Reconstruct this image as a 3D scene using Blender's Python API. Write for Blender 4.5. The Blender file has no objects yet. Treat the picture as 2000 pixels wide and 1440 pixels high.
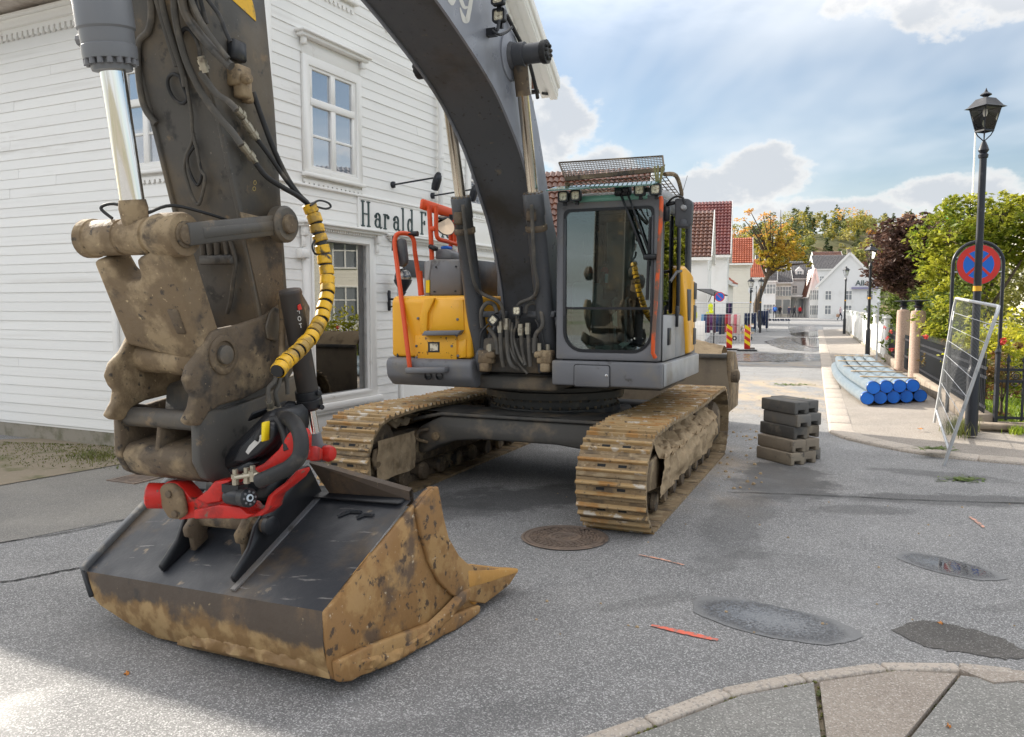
import bpy, bmesh, math, random
from mathutils import Vector, Matrix, noise
random.seed(7)
R = math.radians
scene = bpy.context.scene
COL = scene.collection

# ------------------------------------------------------------------ camera
CAMH, FPX, PITCH = 1.95, 1590.0, math.atan(126/1590)
cd = bpy.data.cameras.new('camera'); cam = bpy.data.objects.new('camera', cd); COL.objects.link(cam)
cam.location = (0, 0, CAMH); cam.rotation_euler = (R(90)-PITCH, 0, 0)
cd.sensor_width = 36; cd.lens = FPX/2000*36; cd.clip_start = .05; cd.clip_end = 3000
scene.camera = cam

# ------------------------------------------------------------------ sky, sun, exposure
SUN_AZ, SUN_EL = R(-46.0), R(26.0)          # azimuth clockwise from +Y
world = bpy.data.worlds.new('World'); scene.world = world; world.use_nodes = True
wn = world.node_tree; wn.nodes.clear()
def N(t, typ, **kw):
    n = t.nodes.new(typ)
    for k, v in kw.items(): setattr(n, k, v)
    return n
def wmath(t, op, a, b=None, clamp=False):
    n = t.nodes.new('ShaderNodeMath'); n.operation = op; n.use_clamp = clamp
    for i, x in enumerate((a, b)):
        if x is None: continue
        if isinstance(x, (int, float)): n.inputs[i].default_value = x
        else: t.links.new(x, n.inputs[i])
    return n.outputs[0]
def ramp(t, x, lo, hi, smooth=True):
    n = t.nodes.new('ShaderNodeMapRange'); n.clamp = True
    if smooth: n.interpolation_type = 'SMOOTHSTEP'
    t.links.new(x, n.inputs['Value']); n.inputs['From Min'].default_value = lo; n.inputs['From Max'].default_value = hi
    return n.outputs[0]
def mixc(t, fac, a, b):
    n = t.nodes.new('ShaderNodeMix'); n.data_type = 'RGBA'
    for i, x in ((0, fac), (6, a), (7, b)):
        if isinstance(x, (int, float)): n.inputs[i].default_value = x
        elif isinstance(x, (tuple, list)): n.inputs[i].default_value = (*x[:3], 1)
        else: t.links.new(x, n.inputs[i])
    return n.outputs[2]
sky = N(wn, 'ShaderNodeTexSky', sky_type='NISHITA', sun_disc=False, sun_elevation=SUN_EL, sun_rotation=SUN_AZ,
        air_density=1.0, dust_density=1.6, ozone_density=1.2, altitude=0)
tc = N(wn, 'ShaderNodeTexCoord'); sep = N(wn, 'ShaderNodeSeparateXYZ'); wn.links.new(tc.outputs['Generated'], sep.inputs[0])
zz = wmath(wn, 'ADD', wmath(wn, 'MAXIMUM', sep.outputs[2], 0.0), 0.12)
cx = wmath(wn, 'DIVIDE', sep.outputs[0], zz); cy = wmath(wn, 'DIVIDE', sep.outputs[1], zz)
cmb = N(wn, 'ShaderNodeCombineXYZ'); wn.links.new(cx, cmb.inputs[0]); wn.links.new(cy, cmb.inputs[1])
def wnoise(vec, scale, detail, rough, off=(0, 0, 0), stretch=(1, 1, 1), rot=0, dist=0.0):
    m = N(wn, 'ShaderNodeMapping'); m.inputs['Location'].default_value = off; m.inputs['Scale'].default_value = stretch
    m.inputs['Rotation'].default_value = (0, 0, rot)
    wn.links.new(vec, m.inputs[0]); n = N(wn, 'ShaderNodeTexNoise'); n.inputs['Scale'].default_value = scale
    n.inputs['Detail'].default_value = detail; n.inputs['Roughness'].default_value = rough; n.inputs['Distortion'].default_value = dist
    wn.links.new(m.outputs[0], n.inputs['Vector']); return n.outputs['Fac']
# thin veil of cirrus, then cumulus low over the horizon
veil = ramp(wn, wnoise(cmb.outputs[0], .55, 5, .55, (3.1, 1.7, 0), (1, .45, 1), R(38), .4), .40, .68)
cum_n = wnoise(tc.outputs['Generated'], 5.2, 7, .56, (1.35, .2, .62), (1, 1, 2.1))
band = wmath(wn, 'MULTIPLY', ramp(wn, sep.outputs[2], .015, .06), wmath(wn, 'SUBTRACT', 1.0, ramp(wn, sep.outputs[2], .20, .36)))
def cloud(cx_, cz_, rx, rz):                # one cumulus: billowing edge from noise round a direction
    d = Vector((math.sin(R(cx_)), math.cos(R(cx_)), math.tan(R(cz_)))).normalized()
    m = N(wn, 'ShaderNodeMapping'); m.inputs['Location'].default_value = (-d.x/rx, -d.y/rx, -d.z/rz); m.inputs['Scale'].default_value = (1/rx, 1/rx, 1/rz)
    wn.links.new(tc.outputs['Generated'], m.inputs[0]); ln = N(wn, 'ShaderNodeVectorMath', operation='LENGTH'); wn.links.new(m.outputs[0], ln.inputs[0])
    return wmath(wn, 'ADD', wmath(wn, 'SUBTRACT', 1.0, ln.outputs['Value']), wmath(wn, 'MULTIPLY', wmath(wn, 'SUBTRACT', puff, .5), 3.0))
puff = wnoise(tc.outputs['Generated'], 9.5, 9, .58, (1.35, .2, .62), (1, 1, 1.5))
cl = None
for q in ((16.5, 8.6, .085, .040), (11.5, 7.4, .060, .024), (21.5, 6.0, .11, .026), (3.5, 13.0, .050, .055), (6.5, 9.0, .06, .03), (27, 6.8, .09, .024), (31, 18.5, .13, .05), (-30, 9, .12, .05), (-60, 8, .15, .05), (55, 9, .14, .05), (85, 8, .13, .05), (125, 9, .14, .05), (165, 8, .13, .05), (-110, 9, .15, .05), (-150, 8, .13, .05)):
    c_ = cloud(*q); cl = c_ if cl is None else wmath(wn, 'MAXIMUM', cl, c_)
cum = ramp(wn, cl, .0, .30)
high_fill = wmath(wn, 'MULTIPLY', ramp(wn, wnoise(cmb.outputs[0], .9, 6, .58, (7.7, 2.2, 0)), .34, .60), ramp(wn, sep.outputs[2], .26, .50))  # bright overhead cloud, added above the view to lift the ambient light
haze_low = wmath(wn, 'SUBTRACT', 1.0, ramp(wn, sep.outputs[2], -.02, .20))
CL_W, CL_G = (3.5, 3.42, 3.3), (2.30, 2.42, 2.58)
skyc = N(wn, 'ShaderNodeMix', data_type='RGBA', blend_type='MULTIPLY'); skyc.inputs[0].default_value = 1
wn.links.new(sky.outputs[0], skyc.inputs[6]); skyc.inputs[7].default_value = (.46, .485, .50, 1)
c1 = mixc(wn, wmath(wn, 'MULTIPLY', haze_low, .55), skyc.outputs[2], (3.5, 3.6, 3.65))
c1 = mixc(wn, wmath(wn, 'MULTIPLY', veil, .85), c1, (3.3, 3.45, 3.6))
shade = ramp(wn, cl, .04, .50)
cumc = mixc(wn, shade, CL_W, CL_G)
c1 = mixc(wn, wmath(wn, 'MULTIPLY', cum, .92), c1, cumc)
c1 = mixc(wn, wmath(wn, 'MULTIPLY', high_fill, .9), c1, (9.0, 8.8, 8.6))
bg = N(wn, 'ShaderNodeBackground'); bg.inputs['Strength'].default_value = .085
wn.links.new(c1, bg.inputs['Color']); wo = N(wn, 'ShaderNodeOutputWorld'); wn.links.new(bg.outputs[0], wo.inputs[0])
sd = bpy.data.lights.new('sun', 'SUN'); sd.energy = 2.6; sd.angle = R(.5); sd.color = (1, .93, .82)
sun = bpy.data.objects.new('sun', sd); COL.objects.link(sun)
sdir = Vector((math.sin(SUN_AZ)*math.cos(SUN_EL), math.cos(SUN_AZ)*math.cos(SUN_EL), math.sin(SUN_EL)))
sun.rotation_euler = sdir.to_track_quat('Z', 'Y').to_euler(); sun.location = sdir*60
vs = scene.view_settings; vs.view_transform = 'Standard'; vs.look = 'None'; vs.exposure = 1.82; vs.gamma = 1; vs.use_curve_mapping = False
scene.cycles.max_bounces = 8; scene.cycles.transparent_max_bounces = 16; scene.cycles.use_denoising = True

# ------------------------------------------------------------------ measuring: turn a sighting into a point on a known plane of the place
CAMP = Vector((0, 0, CAMH)); _F = Vector((0, math.cos(PITCH), -math.sin(PITCH))); _U = Vector((0, math.sin(PITCH), math.cos(PITCH)))
def ray(x, y): return _F + Vector(((x-1000)/FPX, 0, 0)) + _U*((720-y)/FPX)
def G(x, y, z=0.0): d = ray(x, y); return CAMP + d*((z-CAMH)/d.z)
def at(x, y, Y): d = ray(x, y); return CAMP + d*(Y/d.y)
def onp(x, y, P0, n): d = ray(x, y); return CAMP + d*((P0-CAMP).dot(n)/d.dot(n))

# ------------------------------------------------------------------ mesh helpers
class MB:
    def __init__(s): s.v = []; s.f = []; s.m = []
    def add(s, vs, fs, mi=0):
        o = len(s.v); s.v += [tuple(v) for v in vs]; s.f += [tuple(i+o for i in f) for f in fs]; s.m += [mi]*len(fs); return s
    def box(s, c, size, Rm=None, mi=0):
        hx, hy, hz = size[0]/2, size[1]/2, size[2]/2; c = Vector(c)
        vs = [Vector((x, y, z)) for x in (-hx, hx) for y in (-hy, hy) for z in (-hz, hz)]
        if Rm is not None: vs = [Rm @ v for v in vs]
        return s.add([c+v for v in vs], [(0,1,3,2),(4,6,7,5),(0,4,5,1),(2,3,7,6),(0,2,6,4),(1,5,7,3)], mi)
    def bar(s, a, b, w, h, up=(0, 0, 1), mi=0):           # square bar from a to b
        a, b = Vector(a), Vector(b); d = (b-a); L = d.length; d.normalize(); up = Vector(up)
        if abs(d.dot(up)) > .98: up = Vector((0, 1, 0)) if abs(d.y) < .9 else Vector((1, 0, 0))
        x = d.cross(up).normalized(); z = x.cross(d)
        vs = [p + x*i*w/2 + z*j*h/2 for p in (a, b) for i, j in ((-1,-1),(1,-1),(1,1),(-1,1))]
        return s.add(vs, [(3,2,1,0),(4,5,6,7),(0,1,5,4),(1,2,6,5),(2,3,7,6),(3,0,4,7)], mi)
    def prism(s, poly, fn, a, b, mi=0):                    # 2D outline swept from a to b through fn(u,v,w)
        n = len(poly); vs = [fn(u, v, a) for u, v in poly] + [fn(u, v, b) for u, v in poly]
        fs = [tuple(range(n))[::-1], tuple(range(n, 2*n))] + [(i, (i+1) % n, n+(i+1) % n, n+i) for i in range(n)]
        return s.add(vs, fs, mi)
    def ring(s, outer, inner, fn, a, b, mi=0):             # frame: outer and inner loops of equal length
        n = len(outer); vs = [fn(u, v, w) for w in (a, b) for lp in (outer, inner) for u, v in lp]; fs = []
        for i in range(n):
            j = (i+1) % n
            fs += [(i, j, n+j, n+i), (2*n+i, 3*n+i, 3*n+j, 2*n+j), (i, 2*n+i, 2*n+j, j), (n+i, n+j, 3*n+j, 3*n+i)]
        return s.add(vs, fs, mi)
    def tube(s, pts, r, n=8, caps=True, mi=0, sub=0):
        pts = [Vector(p) for p in pts]
        if sub: pts = spline(pts, sub)
        m = len(pts); rr = r if isinstance(r, (list, tuple)) else [r]*m
        if len(rr) != m: rr = [rr[min(len(rr)-1, int(i*len(rr)/m))] for i in range(m)]
        t0 = (pts[1]-pts[0]).normalized(); x = t0.orthogonal().normalized(); vs = []; fs = []
        for i, p in enumerate(pts):
            t = (pts[min(i+1, m-1)]-pts[max(i-1, 0)]);
            if t.length < 1e-9: t = t0
            t.normalize(); x = (x - t*x.dot(t));
            if x.length < 1e-6: x = t.orthogonal()
            x.normalize(); y = t.cross(x)
            vs += [p + (x*math.cos(2*math.pi*k/n) + y*math.sin(2*math.pi*k/n))*rr[i] for k in range(n)]
        for i in range(m-1):
            for k in range(n):
                l = (k+1) % n; fs.append((i*n+k, i*n+l, (i+1)*n+l, (i+1)*n+k))
        if caps: fs += [tuple(range(n))[::-1], tuple(range((m-1)*n, m*n))]
        return s.add(vs, fs, mi)
    def lathe(s, prof, o, axis, n=24, mi=0, closed=True):   # prof: (radius, height along axis)
        o, ax = Vector(o), Vector(axis).normalized(); x = ax.orthogonal().normalized(); y = ax.cross(x); vs = []; fs = []; m = len(prof)
        for r, h in prof: vs += [o + ax*h + (x*math.cos(2*math.pi*k/n) + y*math.sin(2*math.pi*k/n))*r for k in range(n)]
        for i in range(m-1):
            for k in range(n):
                l = (k+1) % n; fs.append((i*n+k, i*n+l, (i+1)*n+l, (i+1)*n+k))
        if closed: fs += [tuple(range(n))[::-1], tuple(range((m-1)*n, m*n))]
        return s.add(vs, fs, mi)
    def cyl(s, a, b, r, n=20, mi=0):
        a, b = Vector(a), Vector(b); return s.lathe([(r, 0), (r, (b-a).length)], a, b-a, n, mi)
    def grid(s, P, mi=0):                                   # P[i][j] vectors
        ni, nj = len(P), len(P[0]); vs = [p for row in P for p in row]
        return s.add(vs, [(i*nj+j, i*nj+j+1, (i+1)*nj+j+1, (i+1)*nj+j) for i in range(ni-1) for j in range(nj-1)], mi)
    def mesh(s, name, mats, bevel=0, smooth=0, recalc=True, seg=1):
        me = bpy.data.meshes.new(name); me.from_pydata(s.v, [], s.f)
        if any(s.m): me.polygons.foreach_set('material_index', s.m)
        if recalc or bevel:
            bm = bmesh.new(); bm.from_mesh(me)
            if recalc: bmesh.ops.recalc_face_normals(bm, faces=bm.faces)
            if bevel:
                es = [e for e in bm.edges if len(e.link_faces) == 2 and e.calc_face_angle(0) > R(28)]
                if es: bmesh.ops.bevel(bm, geom=es, offset=bevel, offset_type='OFFSET', segments=seg, profile=.5, affect='EDGES', clamp_overlap=True)
            bm.to_mesh(me); bm.free()
        if smooth or bevel:
            me.polygons.foreach_set('use_smooth', [True]*len(me.polygons)); me.set_sharp_from_angle(angle=R(smooth or 50))
        for m in (mats if isinstance(mats, (list, tuple)) else [mats]): me.materials.append(m)
        me.update(); return me
    def build(s, name, mats, parent=None, **kw): return link(name, s.mesh(name, mats, **kw), parent)
def link(name, data, parent=None):
    o = bpy.data.objects.new(name, data); COL.objects.link(o)
    if parent is not None: o.parent = parent
    return o
def spline(pts, k):
    out = []; n = len(pts)
    for i in range(n-1):
        p0, p1, p2, p3 = pts[max(i-1, 0)], pts[i], pts[i+1], pts[min(i+2, n-1)]
        for j in range(k):
            t = j/k; out.append(.5*((2*p1)+(p2-p0)*t+(2*p0-5*p1+4*p2-p3)*t*t+(3*p1-p0-3*p2+p3)*t**3))
    return out+[pts[-1]]
def tag(o, label, cat=None, group=None, kind=None):
    if label: o['label'] = label
    if cat: o['category'] = cat
    if group: o['group'] = group
    if kind: o['kind'] = kind
    return o
def empty(name, loc, rz=0, label=None, cat=None, group=None):
    o = link(name, None); o.location = loc; o.rotation_euler = (0, 0, rz); o.empty_display_size = .1
    return tag(o, label, cat, group)
def XY(u, v, w): return Vector((u, v, w))
def XZ(u, v, w): return Vector((u, w, v))
def YZ(u, v, w): return Vector((w, u, v))
def rect(x0, y0, x1, y1): return [(x0, y0), (x1, y0), (x1, y1), (x0, y1)]
def rrect(x0, y0, x1, y1, r, n=4, rb=None):                 # rounded rectangle; rb: bottom radius
    rb = r if rb is None else rb; out = []
    for cx_, cy_, a0, q in ((x0+rb, y0+rb, 180, rb), (x1-rb, y0+rb, 270, rb), (x1-r, y1-r, 0, r), (x0+r, y1-r, 90, r)):
        out += [(cx_+q*math.cos(R(a0+90*k/n)), cy_+q*math.sin(R(a0+90*k/n))) for k in range(n+1)]
    return out
def copy_tree(o, parent=None):
    c = o.copy(); COL.objects.link(c); c.parent = parent
    for ch in [x for x in o.children]: copy_tree(ch, c)
    return c

# ------------------------------------------------------------------ materials
MATS = {}
def pm(name, base, layers=(), rough=.6, rvar=0.0, metal=0.0, bump=0.0, bscale=30, spec=.5, coat=0.0, trans=0.0, ior=1.45, alpha=1.0, blotch=.0, obj_rand=0.0, mapping=None, sss=None):
    """base colour, then layers (colour, noise scale, detail, lo, hi[, stretch]) of paint wear, dirt and rust mixed over it"""
    m = bpy.data.materials.new(name); m.use_nodes = True; t = m.node_tree; b = t.nodes['Principled BSDF']; MATS[name] = m
    tc = N(t, 'ShaderNodeTexCoord'); vec = tc.outputs['Object']
    if obj_rand:                                      # every copy gets its own piece of the pattern
        oi0 = N(t, 'ShaderNodeObjectInfo'); va = N(t, 'ShaderNodeVectorMath', operation='ADD'); t.links.new(vec, va.inputs[0])
        t.links.new(wmath(t, 'MULTIPLY', oi0.outputs['Random'], 61.0), va.inputs[1]); vec = va.outputs[0]
    def nz(scale, detail, stretch=(1, 1, 1), rough=.55, off=0):
        mp = N(t, 'ShaderNodeMapping'); mp.inputs['Scale'].default_value = stretch; mp.inputs['Location'].default_value = (off, off*.7, off*1.3)
        t.links.new(vec, mp.inputs[0]); n = N(t, 'ShaderNodeTexNoise'); n.inputs['Scale'].default_value = scale; n.inputs['Detail'].default_value = detail
        n.inputs['Roughness'].default_value = rough; t.links.new(mp.outputs[0], n.inputs['Vector']); return n.outputs['Fac']
    col = N(t, 'ShaderNodeRGB'); col.outputs[0].default_value = (*base, 1); c = col.outputs[0]
    if blotch:
        hs = N(t, 'ShaderNodeHueSaturation'); t.links.new(c, hs.inputs['Color'])
        mr = N(t, 'ShaderNodeMapRange'); t.links.new(nz(2.3, 4, off=5), mr.inputs[0]); mr.inputs[1].default_value = .3; mr.inputs[2].default_value = .7
        mr.inputs[3].default_value = 1-blotch; mr.inputs[4].default_value = 1+blotch; t.links.new(mr.outputs[0], hs.inputs['Value']); c = hs.outputs[0]
    if obj_rand:
        oi = N(t, 'ShaderNodeObjectInfo'); hs = N(t, 'ShaderNodeHueSaturation'); t.links.new(c, hs.inputs['Color'])
        mr = N(t, 'ShaderNodeMapRange'); t.links.new(oi.outputs['Random'], mr.inputs[0]); mr.inputs[3].default_value = 1-obj_rand; mr.inputs[4].default_value = 1+obj_rand
        t.links.new(mr.outputs[0], hs.inputs['Value']); c = hs.outputs[0]
    for i, ly in enumerate(layers):
        colr, sc, det, lo, hi = ly[:5]; st = ly[5] if len(ly) > 5 else (1, 1, 1)
        c = mixc(t, ramp(t, nz(sc, det, st, .6, i*3.7), lo, hi), c, colr)
    t.links.new(c, b.inputs['Base Color'])
    if rvar:
        mr = N(t, 'ShaderNodeMapRange'); t.links.new(nz(6, 5, off=9), mr.inputs[0]); mr.inputs[1].default_value = .3; mr.inputs[2].default_value = .7
        mr.inputs[3].default_value = max(.02, rough-rvar); mr.inputs[4].default_value = min(1, rough+rvar); t.links.new(mr.outputs[0], b.inputs['Roughness'])
    else: b.inputs['Roughness'].default_value = rough
    b.inputs['Metallic'].default_value = metal; b.inputs['Specular IOR Level'].default_value = spec; b.inputs['Coat Weight'].default_value = coat
    b.inputs['Transmission Weight'].default_value = trans; b.inputs['IOR'].default_value = ior; b.inputs['Alpha'].default_value = alpha
    if bump:
        bp = N(t, 'ShaderNodeBump'); bp.inputs['Strength'].default_value = bump; bp.inputs['Distance'].default_value = .01
        t.links.new(nz(bscale, 6, rough=.65), bp.inputs['Height']); t.links.new(bp.outputs[0], b.inputs['Normal'])
    return m
def emit(name, colr, s):
    m = pm(name, colr); b = m.node_tree.nodes['Principled BSDF']; b.inputs['Emission Color'].default_value = (*colr, 1); b.inputs['Emission Strength'].default_value = s; return m
def glass(name, tint=(.8, .9, .88), refl=.12, rough=.0, opaque=.0, back=(.02, .02, .02)):
    """thin pane: clear see-through mixed with a mirror by viewing angle"""
    m = bpy.data.materials.new(name); m.use_nodes = True; t = m.node_tree; t.nodes.clear(); MATS[name] = m
    tr = N(t, 'ShaderNodeBsdfTransparent'); tr.inputs[0].default_value = (*tint, 1); gl = N(t, 'ShaderNodeBsdfGlossy'); gl.inputs['Roughness'].default_value = rough
    fr = N(t, 'ShaderNodeFresnel'); fr.inputs[0].default_value = 1.5; f = wmath(t, 'ADD', fr.outputs[0], refl, True)
    base = tr.outputs[0]
    if opaque:
        df = N(t, 'ShaderNodeBsdfDiffuse'); df.inputs[0].default_value = (*back, 1); mx = N(t, 'ShaderNodeMixShader'); mx.inputs[0].default_value = opaque
        t.links.new(tr.outputs[0], mx.inputs[1]); t.links.new(df.outputs[0], mx.inputs[2]); base = mx.outputs[0]
    mx = N(t, 'ShaderNodeMixShader'); t.links.new(f, mx.inputs[0]); t.links.new(base, mx.inputs[1]); t.links.new(gl.outputs[0], mx.inputs[2])
    o = N(t, 'ShaderNodeOutputMaterial'); t.links.new(mx.outputs[0], o.inputs[0]); return m
def leafmat(name, colr, colr2, trans=.45, sc=1.2):
    m = bpy.data.materials.new(name); m.use_nodes = True; t = m.node_tree; t.nodes.clear(); MATS[name] = m
    tc = N(t, 'ShaderNodeTexCoord'); n1 = N(t, 'ShaderNodeTexNoise'); n1.inputs['Scale'].default_value = sc; n1.inputs['Detail'].default_value = 5; n1.inputs['Roughness'].default_value = .75
    t.links.new(tc.outputs['Object'], n1.inputs[0]); c = mixc(t, ramp(t, n1.outputs[0], .36, .64), colr, colr2)
    n2 = N(t, 'ShaderNodeTexNoise'); n2.inputs['Scale'].default_value = sc*14; t.links.new(tc.outputs['Object'], n2.inputs[0])
    hs = N(t, 'ShaderNodeHueSaturation'); mr = N(t, 'ShaderNodeMapRange'); t.links.new(n2.outputs[0], mr.inputs[0]); mr.inputs[1].default_value = .3; mr.inputs[2].default_value = .7; mr.inputs[3].default_value = .6; mr.inputs[4].default_value = 1.4
    t.links.new(mr.outputs[0], hs.inputs['Value']); t.links.new(c, hs.inputs['Color']); c = hs.outputs[0]
    df = N(t, 'ShaderNodeBsdfPrincipled'); df.inputs['Roughness'].default_value = .55; df.inputs['Specular IOR Level'].default_value = .35; tl = N(t, 'ShaderNodeBsdfTranslucent'); t.links.new(c, df.inputs['Base Color']); t.links.new(c, tl.inputs[0])
    mx = N(t, 'ShaderNodeMixShader'); mx.inputs[0].default_value = trans; t.links.new(df.outputs[0], mx.inputs[1]); t.links.new(tl.outputs[0], mx.inputs[2])
    o = N(t, 'ShaderNodeOutputMaterial'); t.links.new(mx.outputs[0], o.inputs[0]); return m

SAND, CLAY, DUST = (.42, .31, .19), (.30, .20, .11), (.36, .30, .23)
white = pm('white_paint', (.86, .85, .82), [((.74, .72, .68), 1.1, 6, .52, .74), ((.60, .56, .50), 6, 8, .66, .78), ((.42, .39, .34), 26, 6, .72, .76)], rough=.5, rvar=.12, bump=.25, bscale=40, obj_rand=.03)
trimw = pm('white_trim', (.85, .835, .80), [((.60, .55, .49), 5, 6, .62, .85)], rough=.5, bump=.1, bscale=50)
soffit = pm('stained_soffit', (.66, .60, .54), [((.38, .31, .26), 2.4, 6, .45, .70)], rough=.7)
found = pm('foundation_render', (.30, .27, .22), [((.16, .15, .10), 4, 6, .45, .7)], rough=.9, bump=.5, bscale=40)
steel_dk = pm('stick_paint', (.080, .075, .068), [((.135, .108, .076), 1.9, 9, .46, .64), ((.21, .15, .09), 9, 9, .60, .72), ((.032, .031, .030), 8, 8, .56, .68), ((.20, .18, .15), 40, 6, .66, .72)], rough=.5, rvar=.14, bump=.12, bscale=45)
boom_m = pm('boom_paint', (.088, .092, .100), [((.062, .060, .056), 1.5, 9, .48, .64), ((.18, .15, .11), 8, 9, .62, .76), ((.05, .048, .046), 26, 7, .6, .7)], rough=.42, rvar=.12, bump=.06, bscale=40)
boom_side = pm('boom_side_paint', (.24, .25, .28), [((.14, .14, .14), 1.1, 5, .52, .75), (DUST, 5, 7, .66, .95)], rough=.34, rvar=.1)
grey_p = pm('grey_panel', (.165, .166, .176), [((.21, .19, .160), 2.2, 9, .50, .70), ((.075, .068, .062), 7, 9, .60, .74), ((.24, .21, .17), 30, 7, .66, .74)], rough=.5, rvar=.12, bump=.05)
grey_d = pm('grey_dark_panel', (.065, .068, .075), [((.12, .11, .095), 2.2, 6, .52, .80)], rough=.5, rvar=.12)
grey_l = pm('grey_light_panel', (.34, .34, .34), [((.24, .22, .19), 2.2, 6, .50, .78)], rough=.45, rvar=.1)
mudsteel = pm('muddy_steel', (.125, .092, .060), [((.30, .225, .135), 4.0, 9, .50, .66), ((.050, .042, .035), 5, 9, .52, .66), ((.045, .038, .032), 23, 8, .58, .68), ((.42, .32, .19), 31, 6, .65, .73)], rough=.78, rvar=.18, bump=.8, bscale=24)
mudlink = pm('muddy_link', (.185, .130, .075), [((.33, .245, .145), 5.0, 9, .47, .62), ((.085, .064, .045), 4.5, 9, .55, .68), ((.055, .045, .036), 21, 8, .60, .70), ((.50, .38, .22), 34, 6, .64, .72)], rough=.75, rvar=.2, bump=.8, bscale=24)
shoe_m = pm('track_shoe_steel', (.25, .175, .095), [((.36, .27, .16), 7, 9, .50, .64), ((.13, .095, .06), 5, 9, .50, .64), ((.46, .36, .23), 24, 8, .62, .70), ((.07, .055, .04), 15, 9, .60, .70)], rough=.68, rvar=.2, bump=.6, bscale=36, obj_rand=.14)
shoe_rib = pm('worn_grouser', (.43, .29, .14), [((.62, .56, .47), 8, 8, .55, .64), ((.40, .21, .07), 4, 8, .50, .62), ((.15, .11, .07), 13, 8, .58, .66)], rough=.45, rvar=.18, metal=.15, bump=.3, bscale=50, obj_rand=.14)
mud = pm('dry_mud', SAND, [((.25, .18, .105), 5, 7, .45, .68), ((.50, .40, .28), 17, 5, .58, .78)], rough=.95, bump=1.0, bscale=22)
under_m = pm('undercarriage_grime', (.085, .080, .072), [((.22, .17, .115), 2.6, 7, .47, .70), ((.04, .04, .042), 5, 6, .58, .78)], rough=.75, bump=.3)
black_m = pm('black_paint', (.016, .017, .020), [((.07, .06, .05), 3, 6, .60, .85)], rough=.38, rvar=.1)
rubber = pm('hose_rubber', (.022, .022, .023), [((.15, .13, .105), 6, 6, .52, .80)], rough=.6, rvar=.1)
hosedusty = pm('dusty_hose', (.085, .078, .068), [((.20, .17, .13), 7, 6, .48, .76)], rough=.7)
chrome = pm('chrome_rod', (.86, .85, .82), rough=.06, metal=1)
brass = pm('fitting_steel', (.42, .38, .30), [((.16, .13, .10), 14, 6, .52, .72)], rough=.4, metal=.75)
yellow = pm('machine_yellow', (.86, .42, .018), [((.70, .33, .02), 2.0, 7, .56, .76), ((.16, .085, .03), 17, 9, .69, .73)], rough=.38, rvar=.08, coat=.2)
yellow_rust = pm('chipped_yellow', (.84, .42, .03), [((.13, .06, .025), 17, 8, .60, .63), ((.5, .28, .07), 4, 5, .55, .8)], rough=.45)
tapeyel = pm('hose_guard_yellow', (.76, .43, .02), [((.36, .22, .04), 9, 9, .48, .60), ((.06, .05, .035), 7, 9, .57, .63), ((.30, .24, .14), 40, 6, .62, .7)], rough=.42)
orange = pm('rail_orange', (.72, .085, .018), [((.45, .06, .02), 5, 5, .6, .8)], rough=.4)
orange_worn = pm('rail_orange_worn', (.68, .10, .02), [((.18, .10, .07), 5, 6, .45, .56)], rough=.5)
red = pm('tiltrotator_red', (.52, .018, .012), [((.27, .012, .010), 4, 9, .48, .62), ((.07, .040, .030), 7, 9, .56, .66), ((.16, .10, .07), 24, 9, .62, .70)], rough=.42, rvar=.16, bump=.15)
bucket_in = pm('bucket_plate', (.036, .039, .046), [((.085, .066, .048), 2.2, 9, .50, .66), ((.26, .20, .13), 6, 9, .62, .74), ((.20, .19, .18), 3, 9, .64, .70, (1, 9, 1))], rough=.44, rvar=.12, bump=.25, bscale=18, spec=.4)
bucket_out = pm('bucket_rust', (.27, .145, .052), [((.36, .215, .085), 4.4, 10, .48, .58), ((.125, .080, .048), 2.2, 10, .52, .60), ((.08, .052, .033), 15, 10, .57, .64), ((.52, .42, .29), 27, 8, .63, .71)], rough=.7, rvar=.18, bump=.35, bscale=30)
bucket_heel = pm('bucket_heel', (.125, .088, .058), [((.34, .225, .105), 2.6, 9, .48, .58), ((.06, .05, .04), 4, 6, .56, .72), ((.45, .34, .20), 18, 5, .64, .8)], rough=.6, rvar=.15, bump=.3, bscale=30)
lip_m = pm('cutting_edge', (.50, .26, .065), [((.30, .16, .055), 4, 6, .5, .72), ((.60, .42, .20), 18, 5, .6, .78)], rough=.55, bump=.3)
cabglass = glass('cab_glass', (.66, .78, .77), .14)
clearglass = glass('clear_glass', (.985, .985, .98), .0)
winglass = glass('window_glass', (.55, .6, .65), .50, 0, .8, (.30, .36, .44))  # pale blue backing puts a sky reflection into the pane's colour
shopglass = glass('shop_glass', (.62, .66, .66), .24)
farglass = pm('far_glass', (.22, .24, .26), rough=.15, spec=.9)
mirror_m = pm('mirror_glass', (.30, .24, .18), rough=.05, metal=1)  # brown tint puts a dark reflection into the mirror's colour
lampglass = pm('lamp_lens', (.75, .68, .52), [((.35, .30, .22), 30, 4, .5, .6)], rough=.2)
black_iron = pm('black_iron', (.018, .020, .026), [((.06, .06, .065), 5, 5, .58, .8)], rough=.4, rvar=.1)
wire_m = pm('barrier_wire', (.20, .205, .21), rough=.5, metal=.5)
galv = pm('galvanised', (.56, .57, .58), [((.40, .41, .42), 8, 6, .5, .7)], rough=.42, metal=.6)
blue_cap = pm('blue_cap', (.008, .16, .68), [((.01, .12, .5), 4, 5, .5, .8)], rough=.45)
pipe_m = pm('pipe_silver_blue', (.150, .195, .230), [((.22, .26, .285), 2.5, 5, .45, .7)], rough=.3, spec=.6)
timber = pm('raw_timber', (.52, .40, .26), [((.38, .28, .17), 3, 6, .5, .7, (1, 8, 8))], rough=.8)
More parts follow.
